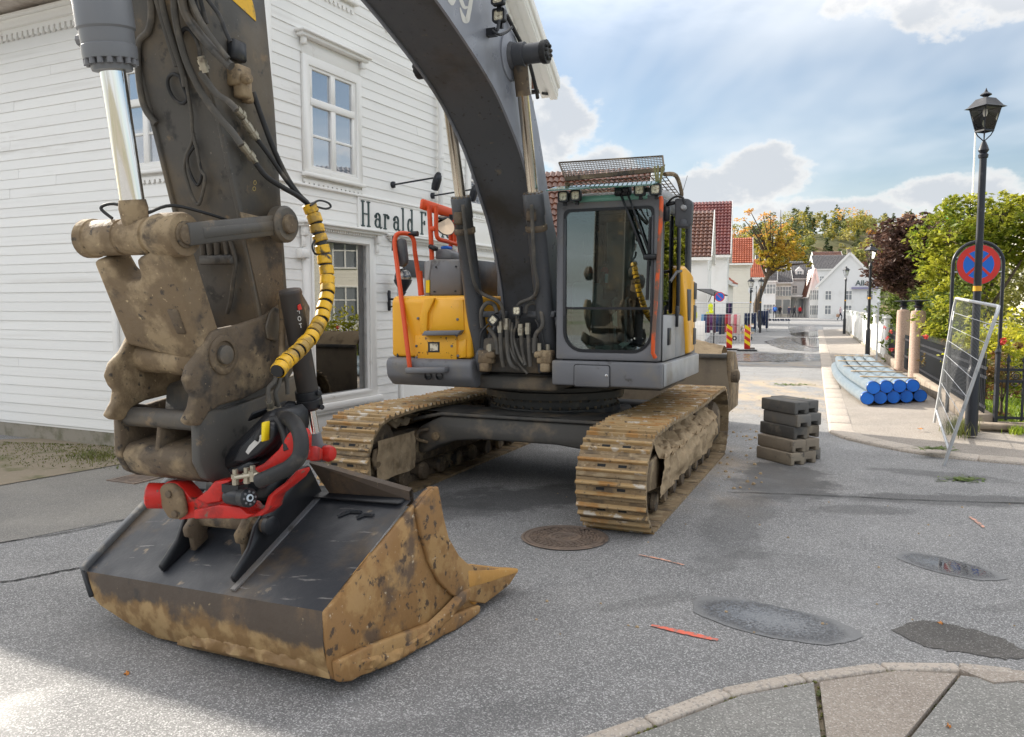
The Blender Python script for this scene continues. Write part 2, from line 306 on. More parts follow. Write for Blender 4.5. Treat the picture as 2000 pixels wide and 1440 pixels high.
weathered = pm('weathered_timber', (.30, .245, .19), [((.17, .135, .105), 3, 6, .45, .7)], rough=.85, bump=.4)
rubber_tan = pm('recycled_block_tan', (.20, .165, .125), [((.28, .235, .175), 3, 8, .46, .66), ((.08, .07, .06), 6, 8, .58, .72)], rough=.88, bump=.5, bscale=50, obj_rand=.25)
rubber_blk = pm('recycled_block', (.125, .120, .112), [((.22, .19, .15), 3, 6, .46, .72), ((.05, .05, .052), 6, 6, .58, .76)], rough=.85, bump=.5, bscale=50, obj_rand=.5)
granite = pm('granite_kerb', (.44, .38, .32), [((.30, .27, .24), 40, 4, .5, .62), ((.54, .49, .43), 70, 3, .55, .65), ((.27, .24, .20), 3, 6, .58, .8)], rough=.85, bump=.5, bscale=90, obj_rand=.08)
redgranite = pm('granite_pillar', (.40, .27, .20), [((.27, .19, .15), 50, 3, .5, .6), ((.52, .40, .32), 70, 3, .56, .64)], rough=.75, bump=.3, bscale=80)
tile_dk = pm('roof_tile_brown', (.115, .045, .028), [((.19, .075, .04), 3, 5, .45, .7)], rough=.35)
tile_rd = pm('roof_tile_wine', (.15, .030, .028), [((.22, .05, .035), 2, 5, .45, .7)], rough=.35)
tile_or = pm('roof_tile_orange', (.33, .070, .024), [((.46, .12, .05), 2, 5, .45, .7)], rough=.5)
slate = pm('roof_slate', (.10, .095, .10), [((.16, .15, .15), 3, 5, .45, .7)], rough=.6)
wallw = pm('far_white_wall', (.78, .78, .77), [((.66, .65, .62), .8, 5, .5, .8)], rough=.6)
wallc = pm('far_cream_wall', (.74, .69, .58), [((.62, .57, .47), .8, 5, .5, .8)], rough=.6)
bark = pm('bark', (.10, .072, .050), [((.05, .038, .028), 7, 6, .45, .65)], rough=.9, bump=.8, bscale=25)
sign_red = pm('sign_red', (.60, .032, .022), rough=.45); sign_blue = pm('sign_blue', (.010, .13, .56), rough=.45)
sign_yel = pm('sign_yellow', (.85, .62, .01), rough=.45); sign_white = pm('sign_white', (.8, .8, .8), rough=.45)
letter_m = pm('sign_letter', (.055, .085, .085), rough=.5)
dark_in = pm('dark_interior', (.020, .021, .022), [((.05, .05, .05), 3, 4, .5, .7)], rough=.85)
iron_rust = pm('cast_iron_cover', (.19, .145, .115), [((.27, .20, .15), 6, 8, .45, .68), ((.09, .07, .06), 9, 8, .56, .7)], rough=.6, metal=.1, bump=.3)

def heel_paint(m):                                     # rust-coloured clay smeared up from the floor of the bucket, ragged upper edge
    t = m.node_tree; b = t.nodes['Principled BSDF']; old = b.inputs['Base Color'].links[0].from_socket
    tc = N(t, 'ShaderNodeTexCoord'); sp = N(t, 'ShaderNodeSeparateXYZ'); t.links.new(tc.outputs['Object'], sp.inputs[0])
    n = N(t, 'ShaderNodeTexNoise'); n.inputs['Scale'].default_value = 3.2; n.inputs['Detail'].default_value = 9; n.inputs['Roughness'].default_value = .62; t.links.new(tc.outputs['Object'], n.inputs['Vector'])
    h = wmath(t, 'ADD', sp.outputs[2], wmath(t, 'MULTIPLY', wmath(t, 'SUBTRACT', n.outputs['Fac'], .5), .42)); f = wmath(t, 'SUBTRACT', 1.0, ramp(t, h, .215, .275))
    n2 = N(t, 'ShaderNodeTexNoise'); n2.inputs['Scale'].default_value = 11; n2.inputs['Detail'].default_value = 9; t.links.new(tc.outputs['Object'], n2.inputs['Vector'])
    rust = mixc(t, ramp(t, n2.outputs['Fac'], .42, .62), (.24, .140, .055), (.40, .265, .12)); t.links.new(mixc(t, wmath(t, 'MULTIPLY', f, .9), old, rust), b.inputs['Base Color'])
bucket_heel = pm('bucket_heel', (.085, .064, .048), [((.15, .10, .06), 3.0, 9, .50, .66), ((.05, .043, .037), 6, 9, .56, .68), ((.34, .26, .16), 22, 8, .66, .73)], rough=.58, rvar=.15, bump=.4, bscale=26); heel_paint(bucket_heel)

# ================================================================== GROUND
def asphalt(name, dark, light, chip, wet=0.0, sand=None, damp=(), rough=.85, chipamt=.60, sc=1.0):
    m = bpy.data.materials.new(name); m.use_nodes = True; t = m.node_tree; b = t.nodes['Principled BSDF']; MATS[name] = m
    tc = N(t, 'ShaderNodeTexCoord'); v = tc.outputs['Object']
    def nz(s, d, r=.55, off=(0, 0, 0), st=(1, 1, 1)):
        mp = N(t, 'ShaderNodeMapping'); mp.inputs['Location'].default_value = off; mp.inputs['Scale'].default_value = st; t.links.new(v, mp.inputs[0])
        n = N(t, 'ShaderNodeTexNoise'); n.inputs['Scale'].default_value = s; n.inputs['Detail'].default_value = d; n.inputs['Roughness'].default_value = r
        t.links.new(mp.outputs[0], n.inputs['Vector']); return n.outputs['Fac']
    vo = N(t, 'ShaderNodeTexVoronoi'); vo.inputs['Scale'].default_value = 150*sc; t.links.new(v, vo.inputs['Vector'])
    sepc = N(t, 'ShaderNodeSeparateColor'); t.links.new(vo.outputs['Color'], sepc.inputs[0])
    c = mixc(t, ramp(t, nz(1.1, 6, .6), .35, .68), dark, light)
    c = mixc(t, wmath(t, 'MULTIPLY', ramp(t, sepc.outputs[0], chipamt, .99, False), .70), c, chip)
    c = mixc(t, wmath(t, 'MULTIPLY', ramp(t, sepc.outputs[1], .6, 1.0, False), .5), c, tuple(x*.4 for x in dark))
    c = mixc(t, wmath(t, 'MULTIPLY', ramp(t, nz(.42, 5, .6, (4, 9, 0)), .54, .70), .30), c, tuple(x*.55 for x in dark))
    if sand:
        for (sx, sy, rad, amt) in sand:
            mp = N(t, 'ShaderNodeMapping'); mp.inputs['Location'].default_value = (-sx/rad[0], -sy/rad[1], 0); mp.inputs['Scale'].default_value = (1/rad[0], 1/rad[1], 0); t.links.new(v, mp.inputs[0])
            ln = N(t, 'ShaderNodeVectorMath', operation='LENGTH'); t.links.new(mp.outputs[0], ln.inputs[0])
            fall = wmath(t, 'SUBTRACT', 1.0, ramp(t, ln.outputs['Value'], .35, 1.0))
            f = wmath(t, 'MULTIPLY', wmath(t, 'MULTIPLY', fall, ramp(t, nz(1.3, 7, .68, (sx, sy, 0), (1, .45, 1)), .40, .62)), amt)
            c = mixc(t, f, c, (.40, .31, .21))
    wetf = None
    for (sx, sy, ra, rb, th, amt) in damp:                # damp and oily stains, streaks left by tracks
        mp = N(t, 'ShaderNodeMapping', vector_type='TEXTURE'); mp.inputs['Location'].default_value = (sx, sy, 0); mp.inputs['Rotation'].default_value = (0, 0, th); mp.inputs['Scale'].default_value = (ra, rb, 1); t.links.new(v, mp.inputs[0])
        sx_ = N(t, 'ShaderNodeSeparateXYZ'); t.links.new(mp.outputs[0], sx_.inputs[0]); cb_ = N(t, 'ShaderNodeCombineXYZ'); t.links.new(sx_.outputs[0], cb_.inputs[0]); t.links.new(sx_.outputs[1], cb_.inputs[1])
        ln = N(t, 'ShaderNodeVectorMath', operation='LENGTH'); t.links.new(cb_.outputs[0], ln.inputs[0])
        rr_ = wmath(t, 'ADD', ln.outputs['Value'], wmath(t, 'MULTIPLY', wmath(t, 'SUBTRACT', nz(2.6, 7, .62, (sx, sy, 0)), .5), 1.7))
        f = wmath(t, 'MULTIPLY', wmath(t, 'SUBTRACT', 1.0, ramp(t, rr_, .55, .95)), amt); c = mixc(t, f, c, tuple(x*.36 for x in dark)); wetf = f if wetf is None else wmath(t, 'MAXIMUM', wetf, f)
    t.links.new(c, b.inputs['Base Color'])
    w = ramp(t, nz(.55, 4, .55, (11, 3, 0)), .50, .64); mr = N(t, 'ShaderNodeMapRange'); t.links.new(w, mr.inputs[0]); mr.inputs[3].default_value = rough; mr.inputs[4].default_value = rough-wet
    t.links.new(mr.outputs[0], b.inputs['Roughness']); b.inputs['Specular IOR Level'].default_value = .5
    bp = N(t, 'ShaderNodeBump'); bp.inputs['Strength'].default_value = .55; bp.inputs['Distance'].default_value = .004
    t.links.new(wmath(t, 'ADD', sepc.outputs[2], nz(150, 3)), bp.inputs['Height']); t.links.new(bp.outputs[0], b.inputs['Normal']); return m
asph = asphalt('street_asphalt', (.165, .164, .164), (.215, .212, .208), (.62, .61, .60), .30, [(6.0, 17.5, (3.6, 5.5), .95), (9.5, 27, (3.5, 3.0), .5), (2.2, 9.6, (1.6, 2.6), .5)], [(3.0, 8.9, .7, 1.3, -.3, .75), (4.4, 8.0, 1.5, .33, -.12, .6), (3.3, 7.6, .6, .25, 0, .45), (.2, 8.1, 1.5, .6, .2, .7), (-1.0, 7.4, 1.2, .4, .3, .5), (2.1, 7.4, .35, 2.2, -.4, .35), (4.9, 9.2, .9, .25, -.5, .5), (.9, 5.2, .5, .14, .4, .3), (-2.5, 7.6, 1.0, .25, -.45, .4), (1.8, 6.2, .25, .12, 0, .35), (-.3, 3.6, .8, .2, .3, .25), (3.6, 5.2, .8, .12, .2, .25)])
asph_pave = asphalt('pavement_asphalt', (.24, .21, .18), (.31, .27, .23), (.55, .51, .46), .1, chipamt=.66)
asph_old = asphalt('footpath_asphalt', (.19, .18, .165), (.24, .225, .20), (.44, .42, .38), .1, chipamt=.76)
asph_near = asphalt('near_pavement', (.20, .195, .18), (.26, .25, .23), (.56, .54, .50), 0, chipamt=.70)
conc_near = asphalt('near_concrete', (.28, .235, .195), (.35, .30, .25), (.60, .55, .50), 0, chipamt=.70)
asph_patch = asphalt('worn_patch', (.075, .070, .064), (.115, .106, .096), (.30, .29, .28), .3, chipamt=.82)
wet_rim = asphalt('wet_asphalt', (.040, .041, .044), (.060, .060, .062), (.28, .28, .29), .18, rough=.42, chipamt=.80)
water_m = pm('puddle_water', (.035, .036, .038), rough=.04, spec=.9, bump=.02, bscale=25)
wetfilm = pm('wet_road_film', (.10, .10, .105), [((.16, .15, .14), 1.5, 5, .45, .65)], rough=.22, rvar=.16, spec=.6)
dirt_m = pm('verge_dirt', (.26, .215, .155), [((.15, .14, .07), 2.6, 7, .50, .66), ((.36, .31, .24), 12, 6, .60, .75)], rough=.95, bump=.8, bscale=30)
lawn_m = pm('lawn_soil', (.10, .15, .03), [((.16, .19, .04), 2, 6, .45, .65)], rough=.9)
field_m = pm('far_ground', (.20, .18, .14), [((.12, .13, .06), .05, 5, .45, .65)], rough=.95)

def sheet(name, pts, mat, parent=None, z=None, th=0.0):
    pts = [Vector(p) for p in pts]
    if z is not None: pts = [Vector((p.x, p.y, z)) for p in pts]
    mb = MB(); n = len(pts)
    if th: mb.add(pts+[p-Vector((0, 0, th)) for p in pts], [tuple(range(n))]+[(i, n+i, n+(i+1) % n, (i+1) % n) for i in range(n)])
    else: mb.add(pts, [tuple(range(n))])
    me = mb.mesh(name, mat, recalc=False)
    if me.polygons[0].normal.z < 0: me.flip_normals()
    return link(name, me, parent)
tag(sheet('ground', [(-1500, -300, -.06), (1500, -300, -.06), (1500, 1600, -.06), (-1500, 1600, -.06)], field_m), None, kind='structure')
tag(sheet('street', [(-40, -25, 0), (40, -25, 0), (45, 60, 0), (80, 170, 0), (10, 170, 0), (-40, 60, 0)], asph), None, kind='structure')

def fenceX(Y): return 6.94+.362*(Y-11.76)
US = Vector((math.sin(R(20.0)), math.cos(R(20.0)), 0)); VS = Vector((US.y, -US.x, 0))      # along the street / across it to the right
# ---- right-hand pavement behind its granite kerb
kf = [Vector(p) for p in ((22.9, 61.0, 0), (13.6, 36.0, 0), (8.05, 21.0, 0), (4.80, 12.2, 0), (4.80, 11.65, 0), (4.93, 11.2, 0), (5.12, 10.72, 0), (5.38, 10.30, 0), (5.78, 9.98, 0), (6.35, 9.66, 0), (7.3, 9.22, 0), (9.5, 8.25, 0), (13.5, 6.6, 0), (22, 3.2, 0))]
kfs = []
for a, b in zip(kf, kf[1:]):
    L = (b-a).length; k = max(1, round(L/(.95 if L > 1.2 else .5)))
    kfs += [a+(b-a)*(i/k) for i in range(k)]
kfs.append(kf[-1])
inn = [Vector((fenceX(Y_)+.5, Y_, .095)) for Y_ in (61, 36, 21, 12.4)]+[Vector((*p, .095)) for p in ((7.35, 12.1), (7.4, 12.05), (7.5, 12.0), (7.6, 11.95), (7.8, 11.9), (8.1, 11.8), (8.8, 11.5), (10.6, 10.8), (14.2, 9.5), (22.8, 6.3))]
outk = [Vector((p.x, p.y, .030))+(Vector((.2, .05, 0)) if i < 4 else Vector((.25, .2, 0))) for i, p in enumerate(kf)]
mb = MB(); mb.add(outk+inn, [(i+1, i, len(outk)+i, len(outk)+i+1) for i in range(len(outk)-1)])
pave = tag(mb.build('pavement', asph_pave), None, kind='structure')
if pave.data.polygons[0].normal.z < 0: pave.data.flip_normals()
def kerb_run(pts, w, h, parent, side, mat, gap=.012, gaprand=.0):
    for i in range(len(pts)-1):
        a, b = pts[i], pts[i+1]; d = (b-a).normalized(); a2, b2 = a+d*(gap+random.random()*gaprand), b-d*(gap+random.random()*gaprand); n = Vector((d.y, -d.x, 0))*side
        nb = n
        jz = random.uniform(-.006, .006); top = h+jz
        mb = MB(); o = a2
        vs = [a2, b2, b2+nb*w, a2+nb*w]
        mb.add([Vector((p.x-a2.x, p.y-a2.y, -.05)) for p in vs]+[Vector((p.x-a2.x, p.y-a2.y, top)) for p in vs], [(3,2,1,0),(4,5,6,7),(0,1,5,4),(1,2,6,5),(2,3,7,6),(3,0,4,7)])
        k = mb.build('kerb_stone', mat, parent, bevel=.014 if w < .2 else .03, seg=2); k.location = (a2.x, a2.y, 0)
kerb_run(kfs, .36, .042, pave, -1, granite, .006)
# ---- near pavement: narrow kerb stones round a corner, three panels with mossy joints
nk = [Vector((*p, 0)) for p in ((-1.6, 1.35), (-1.05, 2.1), (-.66, 2.58), (-.24, 2.98), (.18, 3.36), (.60, 3.62), (1.03, 3.90), (1.47, 4.07), (1.95, 4.20), (2.36, 4.19), (2.62, 4.12))]
npv = tag(sheet('near_pavement', [Vector((p.x, p.y, .016))+Vector((.02, -.02, 0)) for p in nk[:-2]]+[(2.4, 4.1, .016), (2.75, 3.95, .016), (4.2, 3.9, .016), (6, 2.0, .016), (6, -6, .016), (-2, -6, .016)], dirt_m), None, kind='structure')
kerb_run(nk, .088, .056, npv, 1, granite, .006, .006)
def gz(x, y): return G(x, y, .05)
pA, pB, pC = gz(1584, 1312), gz(1634, 1440), gz(1600, 1312)
inset = [Vector((p.x, p.y, 0)) + Vector((.085, -.075, 0)) for p in nk]
j1a, j1b = Vector((1.545, 3.965, 0)), Vector((1.335, 3.30, 0)); j1c = j1a+(j1b-j1a)*4
j2a, j2b = Vector((2.30, 4.055, 0)), Vector((1.60, 3.30, 0)); j2c = Vector((.55, 2.1, 0))
q = .005
sheet('paving_slab', [inset[0], *inset[1:7], j1a+Vector((-q-.02, 0, 0)), j1c+Vector((-q, 0, 0)), (-1.6, -5, 0)], asph_near, npv, z=.05, th=.04)
sheet('paving_slab', [j1a+Vector((q, 0, 0)), Vector((2.0, 4.09, 0)), j2a+Vector((-q, 0, 0)), j2b+Vector((-q, 0, 0)), (1.335+.03, 3.05, 0), j1a+(j1b-j1a)*1.4+Vector((q, 0, 0))], conc_near, npv, z=.052, th=.04)
sheet('paving_slab', [j2a+Vector((q*1.5, -.01, 0)), (2.75, 3.9, 0), (4.1, 3.85, 0), (5.9, 2.0, 0), (5.9, -5, 0), (.6, -5, 0), j1a+(j1b-j1a)*1.9+Vector((q, 0, 0)), (1.32, 3.0, 0), j2b+Vector((q, -.02, 0))], asph_near, npv, z=.048, th=.04)
sheet('paving_slab', [(2.33, 4.10, 0), (2.36, 4.14, 0), (2.66, 4.08, 0), (2.60, 3.98, 0), (2.42, 3.95, 0)], conc_near, npv, z=.056, th=.05)
mossm = leafmat('moss', (.05, .065, .015), (.16, .15, .03), .05, 6)
def moss_line(a, b, n, spread, parent, size=.012):
    mb = MB()
    for i in range(n):
        p = a+(b-a)*random.random()+Vector((random.gauss(0, spread), random.gauss(0, spread), 0)); s = size*random.uniform(.5, 1.3)
        mb.lathe([(s, 0), (s*.8, s*.5), (.001, s*.75)], p, (random.uniform(-.3, .3), random.uniform(-.3, .3), 1), 5)
    return tag(mb.build('moss', mossm, parent), None, kind='stuff')
moss_line(Vector((1.545, 3.965, .025)), Vector((1.34, 3.35, .025)), 26, .006, npv, .008)
moss_line(Vector((1.53, 3.90, .04)), Vector((1.52, 3.85, .04)), 12, .012, npv, .012); moss_line(Vector((1.46, 3.62, .04)), Vector((1.45, 3.60, .04)), 12, .008, npv, .010)
for i in (5, 6, 7, 8): moss_line(nk[i]+Vector((.07, -.09, .04)), nk[i]+Vector((-.12, -.15, .04)), 14, .012, npv, .010)
moss_line(j2a+Vector((0, 0, .03)), j2b+Vector((0, 0, .03)), 26, .005, npv, .006)

# ---- left: verge, old footpath with seams
lfdir = Vector((-.9, .436, 0))
fp = [G(-400, 1030), G(0, 948), G(250, 905), G(330, 893), G(560, 880), G(420, 950), G(320, 1000), G(0, 1062), G(-500, 1170)]
tag(sheet('footpath', fp, asph_old, z=.004), None, kind='structure')
tag(sheet('verge', [G(-500, 880), G(60, 858), G(360, 858), G(560, 885), G(330, 893), G(250, 906), G(0, 950), G(-400, 1034)], dirt_m, z=.012), None, kind='structure')
def ribbon(name, px, w, mat, z=.007, jit=.01, parent=None):
    pts = spline([G(*p) for p in px], 8); mb = MB(); vs = []
    for i, p in enumerate(pts):
        d = (pts[min(i+1, len(pts)-1)]-pts[max(i-1, 0)]).normalized(); n = Vector((d.y, -d.x, 0)); j = random.uniform(-jit, jit); ww = w*(random.uniform(.5, 1.2) if jit > .006 else (.45+.65*math.sin(math.pi*min(1, (i+1)/len(pts)))+.25*i/len(pts)))
        vs += [Vector((p.x, p.y, z))+n*(j+ww/2), Vector((p.x, p.y, z))+n*(j-ww/2)]
    mb.add(vs, [(2*i, 2*i+1, 2*i+3, 2*i+2) for i in range(len(pts)-1)]); me = mb.mesh(name, mat)
    if me.polygons[0].normal.z < 0: me.flip_normals()
    return tag(link(name, me, parent), None, kind='structure')
crack_m = pm('road_seam', (.03, .029, .028), rough=.95)
ribbon('road_crack', [(-40, 1066), (110, 1045), (230, 1020), (330, 998)], .02, crack_m)
ribbon('road_crack', [(-40, 1143), (40, 1133), (95, 1122), (160, 1110), (215, 1105)], .025, crack_m)
ribbon('road_crack', [(1420, 962), (1600, 968), (1800, 978), (2040, 985)], .02, crack_m)

# ---- puddles, worn patch, spray marks
def blob(name, px, mat, z, parent=None, jit=0):
    c = [sum(p[k] for p in px)/len(px) for k in (0, 1)]; pts = spline([Vector((*p, 0)) for p in px+[px[0]]], 6)[:-1]
    return sheet(name, [G(p.x+random.uniform(-jit, jit), p.y+random.uniform(-jit, jit)*.5) for p in pts], mat, parent, z=z)
def puddle_mat(name, a, b):
    """wet stone at the rim passing into still water in the middle, stones poking through between"""
    m = bpy.data.materials.new(name); m.use_nodes = True; t = m.node_tree; p = t.nodes['Principled BSDF']; MATS[name] = m
    tc = N(t, 'ShaderNodeTexCoord'); mp = N(t, 'ShaderNodeMapping'); mp.inputs['Scale'].default_value = (1/a, 1/b, 0); t.links.new(tc.outputs['Object'], mp.inputs[0])
    ln = N(t, 'ShaderNodeVectorMath', operation='LENGTH'); t.links.new(mp.outputs[0], ln.inputs[0])
    def nz(s, d):
        n = N(t, 'ShaderNodeTexNoise'); n.inputs['Scale'].default_value = s; n.inputs['Detail'].default_value = d; t.links.new(tc.outputs['Object'], n.inputs['Vector']); return n.outputs['Fac']
    vo = N(t, 'ShaderNodeTexVoronoi'); vo.inputs['Scale'].default_value = 95; t.links.new(tc.outputs['Object'], vo.inputs['Vector']); sc_ = N(t, 'ShaderNodeSeparateColor'); t.links.new(vo.outputs['Color'], sc_.inputs[0])
    r = wmath(t, 'ADD', ln.outputs['Value'], wmath(t, 'ADD', wmath(t, 'MULTIPLY', wmath(t, 'SUBTRACT', nz(5, 4), .5), .35), wmath(t, 'MULTIPLY', wmath(t, 'SUBTRACT', sc_.outputs[0], .5), .75)))
    dry = ramp(t, r, .42, .78, False)
    c = mixc(t, ramp(t, sc_.outputs[1], .3, .95), (.042, .042, .045), (.095, .095, .098)); c = mixc(t, ramp(t, wmath(t, 'ADD', ln.outputs['Value'], wmath(t, 'MULTIPLY', nz(9, 4), .3)), .95, 1.18), c, (.16, .16, .16))
    p.inputs['Specular IOR Level'].default_value = .8; p.inputs['Coat Weight'].default_value = .0; t.links.new(c, p.inputs['Base Color']); mr = N(t, 'ShaderNodeMapRange'); t.links.new(dry, mr.inputs[0]); mr.inputs[3].default_value = .03; mr.inputs[4].default_value = .62; t.links.new(mr.outputs[0], p.inputs['Roughness'])
    bp = N(t, 'ShaderNodeBump'); bp.inputs['Distance'].default_value = .004; t.links.new(wmath(t, 'MULTIPLY', dry, .6), bp.inputs['Strength']); t.links.new(sc_.outputs[2], bp.inputs['Height']); t.links.new(bp.outputs[0], p.inputs['Normal']); return m
def puddle(label, e0, e1, b):
    p, q = G(*e0), G(*e1); c = (p+q)/2; a = (q-p).length/2; th = math.atan2(q.y-p.y, q.x-p.x); n = 72; mb = MB()
    vs = [Vector((0, 0, 0))]
    for i in range(n):
        k = 2*math.pi*i/n; f = 1+.05*math.sin(2*k+1)+.04*math.sin(3*k)+.025*math.sin(7*k)+random.uniform(-.015, .015); ck, sk = math.cos(k), math.sin(k); vs.append(Vector((a*f*math.copysign(abs(ck)**.8, ck), b*f*math.copysign(abs(sk)**.8, sk), 0)))
    mb.add(vs, [(0, i+1, (i+1) % n+1) for i in range(n)]); o = mb.build('puddle', puddle_mat('puddle_%d' % len(MATS), a, b), None, recalc=False); o.location = (c.x, c.y, .0045); o.rotation_euler = (0, 0, th); tag(o, label, 'puddle', kind='structure')
puddle('long oval rain puddle on the asphalt', (1362, 1176), (1662, 1250), .27)
puddle('small puddle by the right edge', (1760, 1082), (1950, 1133), .20)
tag(blob('worn_asphalt_patch', [(1740, 1232), (1790, 1215), (1860, 1222), (1930, 1240), (1985, 1262), (2020, 1280), (1960, 1288), (1880, 1276), (1800, 1262)], asph_patch, .0045, jit=5), None, kind='structure')
spray = pm('spray_paint', (.75, .16, .10), [((.30, .20, .18), 26, 5, .50, .62)], rough=.8)
spray2 = pm('spray_paint_pale', (.72, .36, .25), [((.20, .19, .18), 26, 5, .47, .60)], rough=.8)
for lab, px, w, mm in (('thick red spray mark beside the long puddle', [(1272, 1223), (1340, 1238), (1402, 1252)], .042, spray), ('thin orange spray mark near the track and manhole', [(1247, 1085), (1290, 1093), (1336, 1105)], .022, spray2), ('short pale orange spray dash by the right edge', [(1893, 1010), (1908, 1020), (1922, 1032)], .03, spray2)):
    o = ribbon('paint_mark', px, w, mm, .0062, .004); tag(o, lab, 'paint mark', 'spray marks on the asphalt')
for i, px in enumerate(([(1520, 980), (1600, 968), (1720, 972), (1840, 990), (1760, 1004), (1620, 1000)], [(1380, 900), (1430, 870), (1480, 900), (1500, 960), (1430, 985), (1390, 960)], [(880, 960), (1010, 925), (1130, 935), (1120, 975), (1000, 980), (920, 975)])):
    pass
# wet film on the far roadway
for zi, px in enumerate(([(1470, 700), (1540, 690), (1600, 694), (1603, 702), (1520, 708)], [(1490, 668), (1560, 655), (1598, 662), (1600, 686), (1530, 682)], [(1540, 640), (1600, 636), (1602, 652), (1550, 654)], [(1430, 694), (1500, 690), (1560, 704), (1430, 706)])):
    tag(blob('wet_road', px, wetfilm, .006+.003*zi, jit=1), None, kind='structure')
for px in ([(1545, 662), (1580, 660), (1600, 666), (1598, 680), (1565, 674)], [(1540, 652), (1596, 648), (1600, 656), (1560, 658)]):
    e = blob('puddle', px, water_m, .022, jit=1); tag(e, None, kind='structure')

# ---- manhole cover by the track, drain grate at the left
mc = G(1103, 1051); mh = empty('manhole_cover', (mc.x, mc.y, 0), .4, 'round rusty cast iron manhole cover beside the track', 'manhole cover')
MB().lathe([(.30, .002), (.355, .002), (.365, .010), (.345, .014), (.338, .006), (.30, .006)], (0, 0, 0), (0, 0, 1), 48, closed=False).build('rim', iron_rust, mh, smooth=40)
MB().lathe([(.335, .004), (.335, .012), (.30, .012), (.295, .007), (0.001, .007)], (0, 0, 0), (0, 0, 1), 48, closed=False).build('plate', iron_rust, mh, smooth=40)
mb = MB()
for rr, nn in ((.165, 22), (.195, 26), (.225, 30), (.255, 34), (.282, 38)):
    for k in range(nn):
        a = 2*math.pi*(k+.5*(int(rr*1000) % 2))/nn; mb.box((rr*math.cos(a), rr*math.sin(a), .012), (.017, .026, .011), Matrix.Rotation(a, 3, 'Z'))
mb.lathe([(.11, .007), (.112, .016), (.138, .016), (.14, .007)], (0, 0, 0), (0, 0, 1), 32, closed=False)
for k in range(7): a = k*.9; mb.box((.05*math.cos(a), .05*math.sin(a), .0105), (.07, .022, .008), Matrix.Rotation(a+1, 3, 'Z'))
mb.build('cast_pattern', iron_rust, mh)
dg = G(268, 936); dr = empty('drain_grate', (dg.x, dg.y, .004), R(-25), 'small slotted drain grate in the path behind the coupler', 'drain grate')
MB().ring(rect(-.22, -.22, .22, .22), rect(-.18, -.18, .18, .18), XY, 0, .012).build('frame', iron_rust, dr)
for k in range(7): MB().box((0, -.15+.05*k, .005), (.37, .022, .012)).build('bar', iron_rust, dr)
# ---- fallen leaves and clods
leaf_o = pm('fallen_leaf', (.50, .20, .045), rough=.7); leaf_g = leafmat('cut_greens', (.07, .12, .02), (.15, .20, .03), .2, 8)
def litter(name, label, c, n, spread, size, mat, grp=None):
    mb = MB()
    for i in range(n):
        p = Vector((c.x+random.gauss(0, spread), c.y+random.gauss(0, spread*.5), c.z+.004+random.random()*.02)); a = random.random()*6.3; s = size*random.uniform(.6, 1.3)
        u = Vector((math.cos(a), math.sin(a), random.uniform(-.2, .35)))*s; v = Vector((-math.sin(a), math.cos(a), random.uniform(-.2, .2)))*s*.3
        mb.add([p-u, p+v, p+u, p-v], [(0, 1, 2, 3)])
    o = mb.build(name, mat, recalc=False); return tag(o, None, kind='stuff')
litter('plant_cuttings', None, G(1830, 878, .1), 110, .11, .05, leaf_g); litter('plant_cuttings', None, G(1883, 938), 90, .13, .05, leaf_g)
litter('plant_cuttings', None, G(1542, 752), 90, .22, .06, leaf_g); litter('plant_cuttings', None, G(1568, 780), 20, .10, .05, leaf_g)
def one_leaf(x, y, z, label, s=.03, grp='single fallen leaves on the ground'):
    p = G(x, y, z); mb = MB(); n = 9; vs = [Vector((0, 0, .006))]
    for k in range(n*2):
        a = 2*math.pi*k/(n*2); r = s*(1 if k % 2 == 0 else .6); vs.append(Vector((r*math.cos(a), r*.75*math.sin(a), .004+.008*math.sin(3*a))))
    mb.add(vs, [(0, i+1, (i+1) % (n*2)+1) for i in range(n*2)]); o = mb.build('fallen_leaf', leaf_o); o.location = p+Vector((0, 0, .002)); o.rotation_euler = (0, 0, random.random()*6); tag(o, label, 'leaf', grp)
one_leaf(248, 1317, 0, 'small orange leaf on the asphalt left of the bucket', .024); one_leaf(1837, 1219, 0, 'yellow brown leaf at the edge of the worn patch', .026)
one_leaf(1853, 1420, .05, 'pale leaf on the near pavement panel', .016); one_leaf(1798, 838, .1, 'orange leaf on the far pavement near the barrier', .06)
clods = MB()
for i in range(150):
    p = G(random.uniform(1400, 1490), random.uniform(830, 960)) if i < 60 else G(random.uniform(1000, 2000), random.uniform(950, 1250)) if i < 90 else G(random.uniform(1430, 1600), random.uniform(700, 830)); s = random.uniform(.006, .028 if i < 60 else .014)
    clods.lathe([(s, 0), (s*random.uniform(.6, 1), s*.6), (s*.3, s)], p, (random.uniform(-.4, .4), random.uniform(-.4, .4), 1), 5)
tag(clods.build('loose_dirt', mud), None, kind='stuff')
# grass on the verge and tufts
def grass(name, gen, n, h, mat, lean=.4, wd=.006):
    mb = MB()
    for i in range(n):
        p = gen(); a = random.random()*6.28; hh = h*random.uniform(.4, 1.2); d = Vector((math.cos(a), math.sin(a), 0)); s = Vector((-d.y, d.x, 0))*wd; q = p+Vector((0, 0, hh*.6))+d*hh*lean*.4; e = p+Vector((0, 0, hh))+d*hh*lean
        mb.add([p-s, p+s, q+s*.7, q-s*.7, e], [(0, 1, 2, 3), (3, 2, 4)])
    return tag(mb.build(name, mat, recalc=False), None, kind='stuff')
grass_m = leafmat('grass_blades', (.09, .125, .022), (.20, .19, .055), .35, 3); grass_y = leafmat('lawn_blades', (.17, .27, .02), (.28, .34, .03), .4, 2)
def gv():
    x = random.uniform(-40, 240); return G(x, 872+(1-x/240)*-8+random.random()**2*46, .012)
grass('verge_grass', gv, 1300, .022, grass_m, .9)
